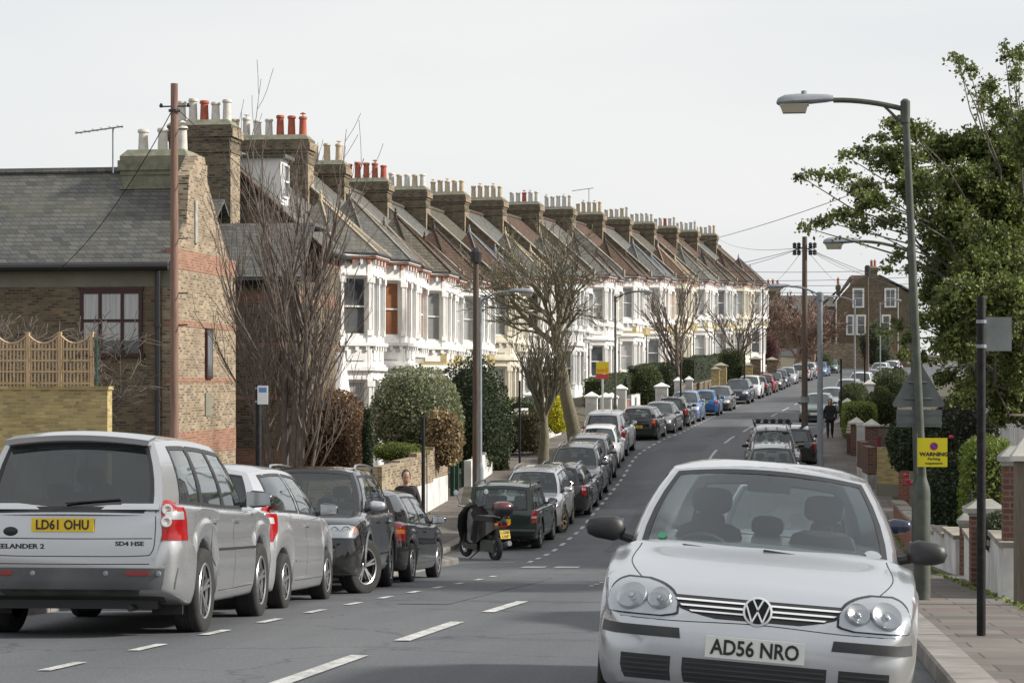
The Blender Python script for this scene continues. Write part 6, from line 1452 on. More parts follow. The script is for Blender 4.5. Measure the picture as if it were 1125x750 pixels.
# ---------------------------------------------------------------- walls, piers, fences
def wall(name, pts, h, th, mats, lab, cat='wall', cope=None, low=None, step=2.0, h2=None, group=None, base=.3):
    "garden wall along ground points, levelled in bays"
    b = MB(); n = len(pts)
    for i in range(n-1):
        A, B = Vector(pts[i]).to_2d(), Vector(pts[i+1]).to_2d(); L = (B-A).length; k = max(1, round(L/step)); t = (B-A)/L; nn = Vector((-t.y, t.x))*th/2
        for q in range(k):
            a, c = A+t*L*q/k, A+t*L*(q+1)/k; z = max(ground_z(a.x, a.y), ground_z(c.x, c.y)); zl = min(ground_z(a.x, a.y), ground_z(c.x, c.y))-base
            hh = h if h2 is None else h+(h2-h)*((i+q/k)/(n-1))
            quad = [(a+nn)[:], (a-nn)[:], (c-nn)[:], (c+nn)[:]]; b.prism(quad, zl, z+hh, 0)
            if low: ql = [(a+nn*1.06)[:], (a-nn*1.06)[:], (c-nn*1.06)[:], (c+nn*1.06)[:]]; b.prism(ql, zl, z+low, 1)
            if cope: qc = [(a+nn*1.35)[:], (a-nn*1.35)[:], (c-nn*1.35)[:], (c+nn*1.35)[:]]; b.prism(qc, z+hh, z+hh+.07, len(mats)-1)
    return tag(b.build(name, mats), lab, cat, group)
M['capstone'] = noisy('pale_cap_stone', (.42,.40,.35), (.62,.60,.55), 4, .85, bump=.1)
M['dullred'] = brickmat('dull_red_brick', [(.10,.045,.035),(.16,.065,.045),(.20,.085,.06),(.13,.06,.045)], (.19,.165,.14), dirt=(1.2,(.09,.065,.05),.5))
def pier(x, D, top_y, w_, mat_, lab, cap='pyramid', capm=None, base_h=0, capw=1.35, baseM=None, name='gate_pier', grp='garden gate piers'):
    o = at(x, D); H = (420-top_y)/F*D-o.z; root = empty(name, o); b = MB(); h_ = w_/2; ch = .27 if cap == 'pyramid' else .24
    b.box(-h_, h_, -h_, h_, -.2, H-ch, 0)
    if base_h: b.box(-h_-.02, h_+.02, -h_-.02, h_+.02, -.2, base_h, 1)
    b.build('shaft', [mat_, baseM or M['whitewall']], root)
    c = MB(); k = h_*capw; z = H-ch
    if cap == 'pyramid': c.box(-k,k,-k,k,z,z+.06); c.prism([(-k,-k),(k,-k),(k,k),(-k,k)], z+.06, H, top=[(-.02,-.02),(.02,-.02),(.02,.02),(-.02,.02)])
    else: c.box(-h_*1.1,h_*1.1,-h_*1.1,h_*1.1,z,z+.05); c.box(-k,k,-k,k,z+.05,z+.12); c.prism([(-k*.95,-k*.95),(k*.95,-k*.95),(k*.95,k*.95),(-k*.95,k*.95)], z+.12, H, top=[(-k*.35,-k*.35),(k*.35,-k*.35),(k*.35,k*.35),(-k*.35,k*.35)])
    c.build('cap', capm or (M['capstone'] if cap == 'pyramid' else M['cement']), root); tag(root, lab, 'pier', grp); return root
# right side
XW = lambda Y: xr(Y)+1.62
wp = lambda ys, o=0: [(XW(y)+o, y) for y in ys]
wall('garden_wall', [(2.62,26.5),(2.72,31),(2.84,35.5)], .62, .22, [M['whitewall'], M['coping']], 'low white garden wall with a pale coping behind the nearest black post', cope=True)
wall('garden_wall', [(2.85,37.5),(2.75,42),(2.7,47)], .62, .22, [M['whitewall'], M['coping']], 'low white wall in front of the dark glossy camellia', cope=True)
pier(1115, 26.3, 490, .30, M['dullred'], 'tall red brick pier with a white base and stepped stone cap', cap='stone', base_h=.62)
pier(1082, 30.5, 548, .42, M['dullred'], 'stout red brick pier with a weathered domed stone cap behind the nearest black post', cap='stone', capw=1.45)
pier(1063, 36.6, 563, .26, M['dullred'], 'short brick pier with a pale cap beside the black garden gate', cap='stone')
pier(1127, 24.0, 480, .25, M['oldfence'], 'grey timber gatepost at the very edge of the shaded side', cap='pyramid')
gt = empty('garden_gate', (2.95, 36.9, ground_z(2.95,36.9))); b = MB()
for i in range(9): b.tube([(.0+i*.02, -.1-i*.09, .08), (.0+i*.02, -.1-i*.09, 1.35-.03*abs(i-4))], .014, 5)
for z in (.12,.75,1.2): b.tube([(0,-.1,z),(.16,-.82,z)], .018, 5)
b.build('railing', M['black'], gt); b = MB(); b.tube([(0,-.06,0),(0,-.06,1.5)], .03, 6); b.build('hinge_post', M['black'], gt); tag(gt, 'black iron garden gate beside the short brick pier', 'gate')
wall('garden_wall', [(2.68,48),(2.6,56)], .72, .24, [M['redbrick'], M['coping']], 'low striped brick wall with a cream coping beside the nearest lamp post', cope=True, low=None)
wall('brick_side_wall', [(2.45,66.5),(3.45,66.5)], 1.5, .25, [M['yellowbrick'], M['render']], 'yellow brick wall facing us behind the yellow warning sign', low=.35)
pier(993, 62.5, 500, .3, M['redbrick'], 'dark red brick pier in front of the yellow brick wall', cap='stone')
b = MB(); o = at(966, 72); b.box(-.07,.07,-.07,.07,-.1,1.45); q = b.build('red_gatepost', mat('crimson_post', (.16,.012,.03), .5)); q.location = o; tag(q, 'crimson painted gatepost beside the striped brick pier', 'gatepost')
wall('garden_wall', [(XW(69)+.0,69),(XW(73.5),73.5)], 1.25, .26, [M['dullred'], M['whitewall']], 'high red brick garden wall with a pale plinth behind the crimson gatepost', low=.35)
pier(957.5, 76, 460, .46, M['dullred'], 'brick pier with a white pyramid cap, nearest of the pyramid-capped piers')
pier(941, 80.5, 458, .44, M['dullred'], 'brick pier with a cream pyramid cap beside the tall white gatepost')
b = MB(); o = at(946, 78); b.box(-.16,.16,-.16,.16,-.1,1.32); b.box(-.19,.19,-.19,.19,1.32,1.38); q = b.build('white_gatepost', M['whitewall']); q.location = o; tag(q, 'tall whitewashed gatepost between the two pyramid-capped brick piers', 'gatepost')
pier(931, 101, 437, .44, M['dullred'], 'pier with a white pyramid cap standing in the lime-green hedge')
pier(955, 108, 417, .46, M['whitewall'], 'pale pier with a pyramid cap above the rounded hedges, right of its twin')
pier(946, 112, 419, .42, M['whitewall'], 'smaller pale pier with a pyramid cap above the rounded hedges')
wall('garden_wall', wp([82,92,101,112,124,136]), .7, .25, [M['dullred'], M['coping']], 'long low brick wall beneath the clipped hedges of the shaded side', cope=True)
b = MB(); b.box(0,2.2,-.05,.05,0,1.15); o = b.build('timber_fence', M['oldfence']); o.location = (XW(80)+.9, 80, ground_z(5,80)); tag(o, 'weathered timber fence panel behind the pyramid-capped piers', 'fence')
# left side
def WL(y): return xl(y)-PW-.12
wall('garden_wall', [(-10.75,53),(-10.75,58),(-10.8,63.5)], 1.72, .24, [M['stocklight'], M['whitewall']], 'brick garden wall with a whitewashed lower half behind the walking man', low=.78, step=2.7)
wall('garden_wall', [(-10.75,53),(-13.5,52.2)], 1.72, .24, [M['stocklight'], M['whitewall']], 'short return of the brick garden wall facing us', step=4)
b = MB(); rng = random.Random(2)
for i in range(13): x = -15.6+i*.165; b.box(x, x+.155, 52.0, 52.03, -4.0, -2.32+rng.uniform(-.02,.02))
b.box(-15.6,-13.5,52.03,52.08,-2.6,-2.5); b.box(-15.6,-13.5,52.03,52.08,-3.6,-3.5); tag(b.build('timber_fence', M['oldfence']), 'weathered close-boarded fence beside the walking man, under the round bush', 'fence')
gp = M['greenpost'] = noisy('green_painted_steel', (.02,.06,.045), (.035,.085,.065), 6, .5)
for i, (x, D, ty) in enumerate(((473,63,492),(497,66,490),(502,68,505),(509,70,505))):
    o = at(x, D); b = MB(); b.box(-.06,.06,-.06,.06,-.2,(420-ty)/F*D-o.z); q = b.build('green_gatepost', gp); q.location = o
    tag(q, ['dark green steel post against the brick wall, nearest the walking man', 'dark green gatepost left of the side gate', 'dark green gatepost in the middle of the side gate', 'dark green gatepost right of the side gate'][i], 'gatepost')
wall('garden_wall', [(-10.85,68.5),(-10.95,74)], .8, .24, [M['whitewall'], M['coping']], 'low curved white wall beside the pavement, behind the scooter', cope=None)
wall('garden_wall', [(WL(76),76),(WL(82),82),(WL(86),86)], 1.55, .24, [M['whitewall'], M['white']], 'tall white garden wall with a dark grille, past the dark green bush', step=2.5)
b = MB()
for i in range(7): b.tube([(0,-.5+i*.16,.5),(0,-.5+i*.16,1.35)], .015, 4)
b.box(-.02,.02,-.55,.55,.45,.5); b.box(-.02,.02,-.55,.55,1.33,1.38); o = b.build('wall_grille', M['black']); o.location = (WL(80)+.16,80,ground_z(WL(80),80)+.12); tag(o, 'black iron grille set in the tall white garden wall', 'grille')
wall('garden_wall', [(WL(87),87),(WL(94),94)], .75, .24, [M['whitewall'], M['coping']], 'low white wall under the golden bush', cope=True)
def gpier(x, D, ty, lab, m=None, w_=.55): pier(x, D, ty, w_, m or M['whitewall'], lab, capm=M['white'] if m is None else M['coping'], capw=1.25)
gpier(587, 88, 428, 'white pier with a pyramid cap behind the clipped hedge, left of the golden bush', w_=.7)
gpier(650, 100, 430, 'white gate pier with a pyramid cap, left of the agent board'); gpier(665.5, 102, 431, 'white gate pier under the agent board'); gpier(672, 103.5, 431, 'white gate pier close behind the one under the agent board')
gpier(682, 108, 422, 'tall white gate pier on the uphill side of the agent board'); gpier(727, 121, 420, 'white gate pier at the end of the long level hedge', w_=.7); gpier(745, 128, 414, 'pair of white gateposts beside the thin dark tree, downhill one', w_=.45); gpier(757, 131, 413, 'pair of white gateposts beside the thin dark tree, uphill one', w_=.45)
gpier(792, 146, 398, 'yellow brick gate pier with a white pyramid cap, below the round hedge', M['yellowbrick'], .8); gpier(786, 143, 402, 'smaller yellow brick pier with a white cap, downhill of its neighbour', M['yellowbrick']); gpier(822, 152, 398, 'buff pier with white cap beside the lime-green hedge face', M['yellowbrick'], .6)
gpier(830, 160, 391, 'dark gate pier with a domed cap near the end of the terrace', M['stock'], .8); gpier(848, 168, 392, 'last dark gate pier before the bend', M['stock'], .8)
wall('garden_wall', [(WL(110),110),(WL(118),118)], .75, .25, [M['redbrick'], M['coping']], 'low red brick wall behind the light blue and black cars', cope=True)
wall('garden_wall', [(WL(119),119),(WL(127),127)], .95, .25, [M['whitewall'], M['coping']], 'white garden wall with a scooped top under the long level hedge')
wall('garden_wall', [(WL(128),128),(WL(134),134)], .95, .25, [M['redbrick'], M['coping']], 'sloping red brick wall between white gateposts', cope=True)
wall('garden_wall', [(WL(136),136),(WL(150),150),(WL(165),165),(WL(180),180)], .7, .25, [M['stock'], M['coping']], 'long low stock brick wall under the hedges near the top of the terrace', cope=True)
# tall yellow wall with trellis, far left
yx = P(118,0,40).x; Yw = P(118,0,40).y; b = MB(); b.box(-32, yx, Yw, Yw+.33, -4.4, -.17); b.box(-32, yx+.03, Yw-.03, Yw+.36, -.17, -.09)
tag(b.build('yellow_brick_wall', M['yellowbrick']), 'tall sunlit yellow brick wall topped by the trellis', 'wall')
b = MB(); x0 = -32; pw_ = 37/F*48; xE = P(98,0,40).x; Yt = Yw+.12; zt0 = -.09; n = 0; x = xE
tr = empty('trellis_fence', (0,0,0))
while x > -24:
    pb = MB(); pb.box(x-.035, x+.035, Yt-.035, Yt+.035, zt0, zt0+1.22); pb.box(x-.045,x+.045,Yt-.045,Yt+.045,zt0+1.22,zt0+1.26); pb.build('post', M['woodfence'], tr)
    top = lambda t: zt0+1.0+.18*(2*t-1)**2
    b = MB()
    for z in (.05,.32,.58,.84): b.box(x-pw_+.035, x-.035, Yt-.02, Yt+.0, zt0+z, zt0+z+.045)
    k = 8
    for i in range(k): t = (i+.5)/k; xx = x-pw_+.035+(pw_-.07)*t; b.box(xx-.015, xx+.015, Yt-.001, Yt+.018, zt0, top(t))
    pts = [(x-pw_+.035+(pw_-.07)*t, Yt-.012, top(t)) for t in lin(0,1,8)]; b.tube(pts, .022, 4); b.build('panel', M['woodfence'], tr); x -= pw_
tag(tr, 'timber trellis with scalloped tops standing on the tall yellow wall', 'fence')
b = MB(); b.tube([(xE+.12, Yt, -.1), (xE+.12, Yt, 1.0), (xE+.02, Yt, 1.04)], .03, 6); tag(b.build('green_pipe', gp), 'thin mossy post at the end of the trellis', 'post')
# front steps strip of garden paving
# ---------------------------------------------------------------- people
def skin_person(name, J, E_, rad, M_, loc, rz_, lab, parts):
    root = empty(name, loc, rz_)
    def grow(keys, edges, m, nm, scale=1, sub=2):
        me = bpy.data.meshes.new(nm); idx = {k: i for i, k in enumerate(keys)}
        me.from_pydata([J[k] for k in keys], [(idx[a], idx[b_]) for a, b_ in edges], []); o = bpy.data.objects.new(nm, me); COL.objects.link(o)
        sk = o.modifiers.new('s', 'SKIN'); sk.use_smooth_shade = True; ss = o.modifiers.new('u', 'SUBSURF'); ss.levels = sub; ss.render_levels = sub
        for i, k in enumerate(keys): r_ = rad[k]; me.skin_vertices[0].data[i].radius = (r_[0]*scale, r_[1]*scale) if isinstance(r_, tuple) else (r_*scale, r_*scale); me.skin_vertices[0].data[i].use_root = (i == 0)
        bpy.context.view_layer.update(); dg = bpy.context.evaluated_depsgraph_get(); m2 = bpy.data.meshes.new_from_object(o.evaluated_get(dg)); bpy.data.objects.remove(o)
        m2.materials.clear(); m2.materials.append(m); q = bpy.data.objects.new(nm, m2); COL.objects.link(q); q.parent = root; m2.polygons.foreach_set('use_smooth', [True]*len(m2.polygons)); return q
    for nm, keys, edges, m, sc in parts: grow(keys, edges, m, nm, sc)
    hb = MB(); hx, hy, hz_ = J['head']; k = .105
    prof = [(0,-.135),(.045,-.125),(.07,-.08),(.085,-.02),(.09,.04),(.08,.09),(.05,.125),(0,.14)]
    hb.lathe((0,0,0), prof, 14, 0); hb.v = [Vector((v.x*.88, v.y*1.08+(.012 if v.z < -.02 else 0), v.z)) for v in hb.v]
    hb.prism([(-.014,.085),(.014,.085),(.014,.095),(-.014,.095)], -.04, .02, 0, top=[(-.008,.08),(.008,.08),(.004,.09),(-.004,.09)])
    for s in (-1,1): hb.box(s*.078-.008, s*.078+.008, -.02, .015, -.03, .03, 0); hb.box(s*.03-.012, s*.03+.012, .083, .092, .005, .018, 1)
    hb.box(-.022,.022,.082,.09,-.075,-.068,1)
    h_ = hb.build('head', [M_['skin'], M_['dark']], root, smooth=60); h_.location = (hx, hy, hz_); h_.rotation_euler = (R(-8), 0, R(M_.get('turn', 0)))
    hr = MB(); hr.lathe((0,0,0), [(.088,-.02),(.096,.03),(.093,.075),(.07,.12),(.035,.145),(0,.15)], 14, 0); hr.v = [Vector((v.x*.93, v.y*1.05-.014, v.z)) for v in hr.v]
    if M_.get('long'): hr.prism([(-.09,-.10),(.09,-.10),(.085,.0),(-.085,.0)], -.2, .05, 0)
    hr.build('hair', M_['hair'], h_, smooth=60); tag(root, lab, 'person'); return root
SKIN = mat('skin', (.42,.24,.17), .55); HAIRD = mat('dark_hair', (.02,.015,.012), .6)
def walker(loc, rz_, lab, coat, legs, h=1.78, stride=.22, lean=0, name='person', long=False, bulk=1.0, bag=None):
    k = h/1.78; s = stride
    J = dict(pelvis=(0,0,.95*k), belly=(0,.01,1.08*k), chest=(0,.01+lean*.5,1.28*k), neck=(0,.0+lean,1.47*k), neck2=(0,.01+lean,1.53*k), head=(0,.03+lean,1.655*k),
      shl=(.18,lean,1.41*k), shr=(-.18,lean,1.41*k), ell=(.25,-.06,1.14*k), elr=(-.25,.02,1.14*k), wl=(.24,.08,.90*k), wr=(-.25,.12,.90*k),
      hpl=(.09,0,.90*k), hpr=(-.09,0,.90*k), knl=(.10,s*.6,.50*k), knr=(-.09,-s*.15,.50*k), anl=(.10,s,.09*k), anr=(-.09,-s*.9,.13*k), tol=(.11,s+.17,.04*k), tor=(-.10,-s*.9+.16,.045*k),
      hl=(.24,.10,.84*k), hr=(-.25,.14,.84*k))
    for sd, sx_ in (('l', 1), ('r', -1)):
        hx, hy, hz_ = J['h'+sd]
        for f in range(4): J[f'f{sd}{f}a'] = (hx+sx_*.0, hy-.02+f*.02, hz_-.04); J[f'f{sd}{f}b'] = (hx-sx_*.01, hy-.018+f*.021, hz_-.085-.006*(f in (1, 2))); J[f'f{sd}{f}c'] = (hx-sx_*.025, hy-.014+f*.02, hz_-.112-.01*(f in (1, 2)))
        J[f't{sd}a'] = (hx-sx_*.005, hy+.04, hz_-.01); J[f't{sd}b'] = (hx-sx_*.02, hy+.055, hz_-.05)
    B = bulk
    rad = dict(pelvis=(.155*B,.12*B), belly=(.155*B,.125*B), chest=(.175*B,.13*B), neck=(.10,.09), neck2=.055, shl=.085*B, shr=.085*B, ell=.055*B, elr=.055*B, wl=.042, wr=.042, hpl=.10*B, hpr=.10*B, knl=.07*B, knr=.07*B, anl=.052, anr=.052, tol=.04, tor=.04, hl=(.036,.022), hr=(.036,.022), head=.05)
    for q in list(J):
        if q not in rad: rad[q] = .0095
    hand = lambda sd: (['w'+sd, 'h'+sd]+[f'f{sd}{f}{c}' for f in range(4) for c in 'abc']+[f't{sd}a', f't{sd}b'], [('w'+sd, 'h'+sd)]+[e for f in range(4) for e in (('h'+sd, f'f{sd}{f}a'), (f'f{sd}{f}a', f'f{sd}{f}b'), (f'f{sd}{f}b', f'f{sd}{f}c'))]+[('h'+sd, f't{sd}a'), (f't{sd}a', f't{sd}b')])
    hk, he = hand('l'); rk, re_ = hand('r')
    bodyk = ['neck','neck2','head']; parts = [('body', bodyk, [('neck','neck2'),('neck2','head')], SKIN, 1),
      ('hand', hk, he, SKIN, 1), ('hand', rk, re_, SKIN, 1),
      ('trousers', ['pelvis','hpl','knl','anl','hpr','knr','anr'], [('pelvis','hpl'),('hpl','knl'),('knl','anl'),('pelvis','hpr'),('hpr','knr'),('knr','anr')], legs, 1),
      ('jacket', ['belly','pelvis','chest','neck','shl','ell','wl','shr','elr','wr'], [('pelvis','belly'),('belly','chest'),('chest','neck'),('chest','shl'),('shl','ell'),('ell','wl'),('chest','shr'),('shr','elr'),('elr','wr')], coat, 1.08),
      ('shoe', ['anl','tol'], [('anl','tol')], M['black'], 1.05), ('shoe', ['anr','tor'], [('anr','tor')], M['black'], 1.05)]
    r = skin_person(name, J, None, rad, dict(skin=SKIN, dark=HAIRD, hair=HAIRD, long=long), loc, rz_, lab, parts)
    if bag: q = MB(); q.prism([(.22,-.1),(.36,-.1),(.36,.16),(.22,.16)], .5*k, .82*k); q.build('bag', bag, r)
    return r
JK = noisy('dark_jacket', (.016,.015,.017), (.03,.027,.03), 9, .8); JN = noisy('dark_jeans', (.02,.022,.03), (.035,.04,.05), 9, .9); JB = noisy('black_coat', (.012,.012,.014), (.022,.022,.025), 9, .85); JU = noisy('navy_coat', (.012,.02,.06), (.02,.03,.09), 9, .85)
o = at(446, 40.5); walker(o, math.pi+.25, 'dark-haired man in a dark zipped jacket walking towards us on the sunny pavement', JK, JN, 1.80)
o = at(912, 90.5); walker(o, math.pi, 'woman in a black coat and dark trousers walking towards us with a pale bag', JB, JB, 1.70, long=True, bulk=1.05, bag=M['lampgrey'])
o = at(985, 178); walker(o, .3, 'person in a navy coat standing by the parked cars at the bend', JU, JB, 1.75)
o = at(990, 181); walker(o, 1.2, 'person in a dark coat beside the one in navy at the bend', JB, JN, 1.65)
o = at(627, 74); walker(o, math.pi, 'small dark-haired child on the pavement beside the row of cars', mat('red_brown_jacket', (.12,.03,.025), .8), JB, 1.3)
# ---------------------------------------------------------------- scooter
def scooter():
    p = at(528, 46.6, 0); root = empty('motor_scooter', (p.x, p.y, zr(p.y)+.02), R(37)); root.scale = (1.1,1.1,1.12); bk = mat('scooter_black', (.012,.012,.014), .3, coat=.5); rd = mat('scooter_dark_red', (.10,.01,.015), .25, coat=.6); ap = noisy('rider_apron', (.02,.02,.022), (.04,.04,.042), 6, .6)
    def whl(y):
        b = MB(); b.lathe((0,0,0), [(.15,-.045),(.2,-.055),(.235,-.04),(.25,0),(.235,.04),(.2,.055),(.15,.045)], 28, 0, axis='x', cap=False); t = b.build('wheel', M['rubber'], root, smooth=40); t.location = (0,y,.25)
        q = MB(); q.lathe((0,0,0), [(.155,-.03),(.135,-.03),(.135,.03),(.155,.03)], 24, 0, axis='x', cap=False); q.lathe((0,0,0), [(0,-.05),(.04,-.05),(.04,.05),(0,.05)], 10, 0, axis='x')
        for i in range(5): a = 2*math.pi*i/5; q.tube([(0,0,0),(0,.14*math.cos(a),.14*math.sin(a))], .014, 5)
        q.build('rim', M['lampgrey'], t)
    whl(.62); whl(-.62)
    b = MB(); b.tube([(.05,.62,.25),(.05,.52,.65),(0,.42,.95)], .025, 6); b.tube([(-.05,.62,.25),(-.05,.52,.65),(0,.42,.95)], .025, 6); b.tube([(-.32,.36,1.05),(0,.42,1.0),(.32,.36,1.05)], .018, 6)
    for s in (-1,1): b.tube([(s*.26,.37,1.05),(s*.34,.42,1.28)], .008, 5)
    b.build('handlebar', M['black'], root)
    for s in (-1,1): q = MB(); q.lathe((s*.35,.42,1.31), [(0,-.02),(.05,-.015),(.055,.0),(0,.01)], 12, axis='y'); q.build('mirror', M['lampgrey'], root)
    b = MB(); b.lathe((0,.62,.30), [(.0,0),(.0,0)], 6); vs = []
    secs = [(.80,.30,.07),(.78,.40,.12),(.66,.62,.24),(.56,.85,.27),(.47,1.0,.20),(.44,1.08,.1)]
    for y, z, w_ in secs: vs += [(-w_,y-.10,z),(-w_*.6,y,z),(w_*.6,y,z),(w_,y-.10,z),(w_*.6,y-.16,z),(-w_*.6,y-.16,z)]
    b.add(vs, [(i*6+j,i*6+(j+1)%6,(i+1)*6+(j+1)%6,(i+1)*6+j) for i in range(5) for j in range(6)]+[(5,4,3,2,1,0),tuple(range(30,36))]); b.build('front_fairing', bk, root, smooth=50)
    q = MB(); q.slab([(-.2,.50,1.05),(.2,.50,1.05),(.17,.40,1.42),(-.17,.40,1.42)], (0,.006,0)); q.build('windshield', seeglass('scooter_screen', (.8,.8,.75), .12), root)
    q = MB(); vs = []; ww = [(.30,.22,.30),(.38,.26,.34),(.55,.29,.33),(.75,.29,.30),(.92,.24,.33),(1.04,.14,.38)]
    for z, w_, y in ww:
        for t in lin(-1, 1, 8): vs.append((w_*t, y-.20*t*t+.02*math.sin(7*t+z*9), z))
    q.add(vs, [(i*9+j, i*9+j+1, (i+1)*9+j+1, (i+1)*9+j) for i in range(5) for j in range(8)]); vb = [(v[0]*.96, v[1]-.03, v[2]) for v in vs]; q.add(vb, [(i*9+j, (i+1)*9+j, (i+1)*9+j+1, i*9+j+1) for i in range(5) for j in range(8)]); q.build('leg_apron', ap, root, smooth=70)
    q = MB(); q.box(-.17,.17,-.15,.45,.20,.32); q.build('footboard', bk, root)
    q = MB(); secs = [(.0,.32,.10,.16),(-.12,.34,.15,.32),(-.3,.42,.17,.33),(-.55,.52,.165,.27),(-.8,.64,.12,.17),(-.98,.72,.06,.08)]; vs = []
    for y, z, w_, h_ in secs: vs += [(-w_,y,z),(w_,y,z),(w_*.8,y,z+h_),(-w_*.8,y,z+h_)]
    q.add(vs, [(i*4+j,i*4+(j+1)%4,(i+1)*4+(j+1)%4,(i+1)*4+j) for i in range(5) for j in range(4)]+[(3,2,1,0),(20,21,22,23)]); q.build('rear_body', bk, root, smooth=50)
    q = MB(); q.prism([(-.17,-.8),(.17,-.8),(.17,.0),(-.17,.0)], .78, .88, top=[(-.13,-.75),(.13,-.75),(.14,-.05),(-.14,-.05)]); q.build('seat', M['rubber'], root)
    q = MB(); nu, nv = 20, 12; vs = []
    for i in range(nv+1):
        for j in range(nu):
            t = math.pi*i/nv; u = 2*math.pi*j/nu; d = Vector((math.sin(t)*math.cos(u), math.sin(t)*math.sin(u), math.cos(t))); r_ = 1/((abs(d.x)**3.2+abs(d.y)**3.2+abs(d.z)**2.6)**(1/3)); vs.append((d.x*r_*.20, -.92+d.y*r_*.19, 1.04+d.z*r_*.15))
    fs = [(i*nu+j,(i+1)*nu+j,(i+1)*nu+(j+1)%nu,i*nu+(j+1)%nu) for i in range(nv) for j in range(nu)]
    q.add(vs, fs, 0); q.m = [1 if 1 <= i//nu < 5 else 0 for i in range(nv*nu)]; q.build('top_box', [bk, rd], root, smooth=60)
    q = MB(); q.tube([(-.1,-.3,.86),(-.12,-.75,.9),(-.1,-1.0,.88)], .014, 6); q.tube([(.1,-.3,.86),(.12,-.75,.9),(.1,-1.0,.88)], .014, 6); q.build('rack', M['lampgrey'], root)
    q = MB(); q.box(-.08,.08,-.98,-.95,.70,.78); q.build('tail_light', M['redlens'], root)
    for s in (-1,1): q = MB(); q.box(s*.13-.03,s*.13+.03,-.93,-.88,.72,.77); q.build('indicator', M['orangelens'], root)
    q = MB(); q.box(-.11,.11,-.006,.006,-.085,.085); o = q.build('number_plate', M['plateyellow'], root); o.location = (0,-1.02,.55); o.rotation_euler = (R(-20),0,0)
    for t, z in (('LG08', .038), ('UAP', -.042)): text(t, .085, Matrix.Translation((0,-.009,z)) @ Matrix.Rotation(R(90),4,'X'), M['ink'], o, 'plate_lettering', ex=.001, bold=.001)
    q = MB(); q.tube([(.14,.0,.22),(.18,-.5,.28),(.2,-.85,.36)], [.03,.05,.055], 8); q.build('exhaust', M['lampgrey'], root)
    q = MB(); q.prism([(-.12,-.75),(-.05,-.75),(-.05,-.2),(-.12,-.2)], .18, .42); q.lathe((.12,-.45,.3), [(0,-.06),(.12,-.05),(.14,.0),(.1,.05)], 14, axis='x'); q.build('engine', M['galv'], root)
    q = MB(); q.tube([(0,0,.2),(-.25,.0,.02)], .014, 5); q.build('stand', M['black'], root)
    tag(root, 'black scooter with dark red top box and yellow plate beside the dark green off-roader', 'scooter')
scooter()
# ---------------------------------------------------------------- trees and shrubs
def rvec(rng):
    while True:
        v = Vector((rng.uniform(-1,1), rng.uniform(-1,1), rng.uniform(-1,1)))
        if .05 < v.length < 1: return v.normalized()
def grow(b, rng, p, d, L, r, lev, LV, up, sides=(8,6,5,4,3,3), wob=.12, rmin=.006, out=None):
    "one limb and what grows from it; LV = per level (children, length ratio, angle deg, first fork)"
    n = max(3, int(5+L*.6)) if lev < 2 else 4; pts = [p.copy()]; rad = [r]; dd = d.copy(); cur = p.copy(); tap = .45 if lev < len(LV) else .2
    for i in range(n):
        dd = (dd+rvec(rng)*wob+Vector((0,0,up))).normalized(); cur = cur+dd*L/n; pts.append(cur.copy()); rad.append(max(rmin, r*(1-(1-tap)*(i+1)/n)))
    tgt = b[0] if lev <= 1 else b[1]
    tgt.tube(pts, rad, sides[min(lev, 5)], cap=lev < 2)
    if out is not None and lev >= len(LV)-1: out.append(cur.copy())
    if lev >= len(LV): return
    cnt, ratio, ang, first = LV[lev]
    for k in range(cnt):
        t = first+(1-first)*(k+rng.uniform(.2, .9))/cnt; t = min(t, .98); q = t*n; i = min(int(q), n-1); pos = pts[i].lerp(pts[i+1], q-i); ax = (pts[i+1]-pts[i]).normalized()
        s = ax.cross(rvec(rng)).normalized(); a = R(ang*rng.uniform(.6, 1.3)); nd = (ax*math.cos(a)+s*math.sin(a)).normalized()
        grow(b, rng, pos, nd, L*ratio*rng.uniform(.7, 1.2), max(rmin, rad[i]*rng.uniform(.45, .7)), lev+1, LV, up, sides, wob, rmin, out)
def bare_tree(x, D, lab, m, seed, trunks, LV, up, wob=.12, rmin=.007, name='bare_tree', grp=None, o=None, leafm=None, nleaf=0):
    rng = random.Random(seed); o = o or at(x, D); root = empty(name, o); b = [MB(), MB()]; ends = []
    for (dx, dy, lean, leany, L, r) in trunks: grow(b, rng, Vector((dx, dy, -.15)), Vector((lean, leany, 1)).normalized(), L, r, 0, LV, up, wob=wob, rmin=rmin, out=ends)
    b[0].build('trunk', m, root, smooth=60); b[1].build('branches', m, root)
    if leafm: q = MB(); leafcloud(q, rng, rng.sample(ends, min(nleaf, len(ends))), .12, 3, .035); q.build('leaves', leafm, root)
    tag(root, lab, 'tree', grp); return root
def leafquad(b, rng, c, s, up=0):
    a = rvec(rng); n = rvec(rng)
    if up: n = (n+Vector((0,0,up))).normalized()
    a = (a-n*a.dot(n)).normalized(); w_ = n.cross(a)*s*.32; k = len(b.v)
    b.v += [c-a*s*.5, c+w_+n*s*.07, c+a*s*.5, c-w_+n*s*.07]; b.f.append([k, k+1, k+2, k+3]); b.m.append(0)
def leafcloud(b, rng, cs, R_, n, s):
    for c in cs:
        for i in range(n): leafquad(b, rng, c+rvec(rng)*R_*rng.random()**.5, s*rng.uniform(.7, 1.3))
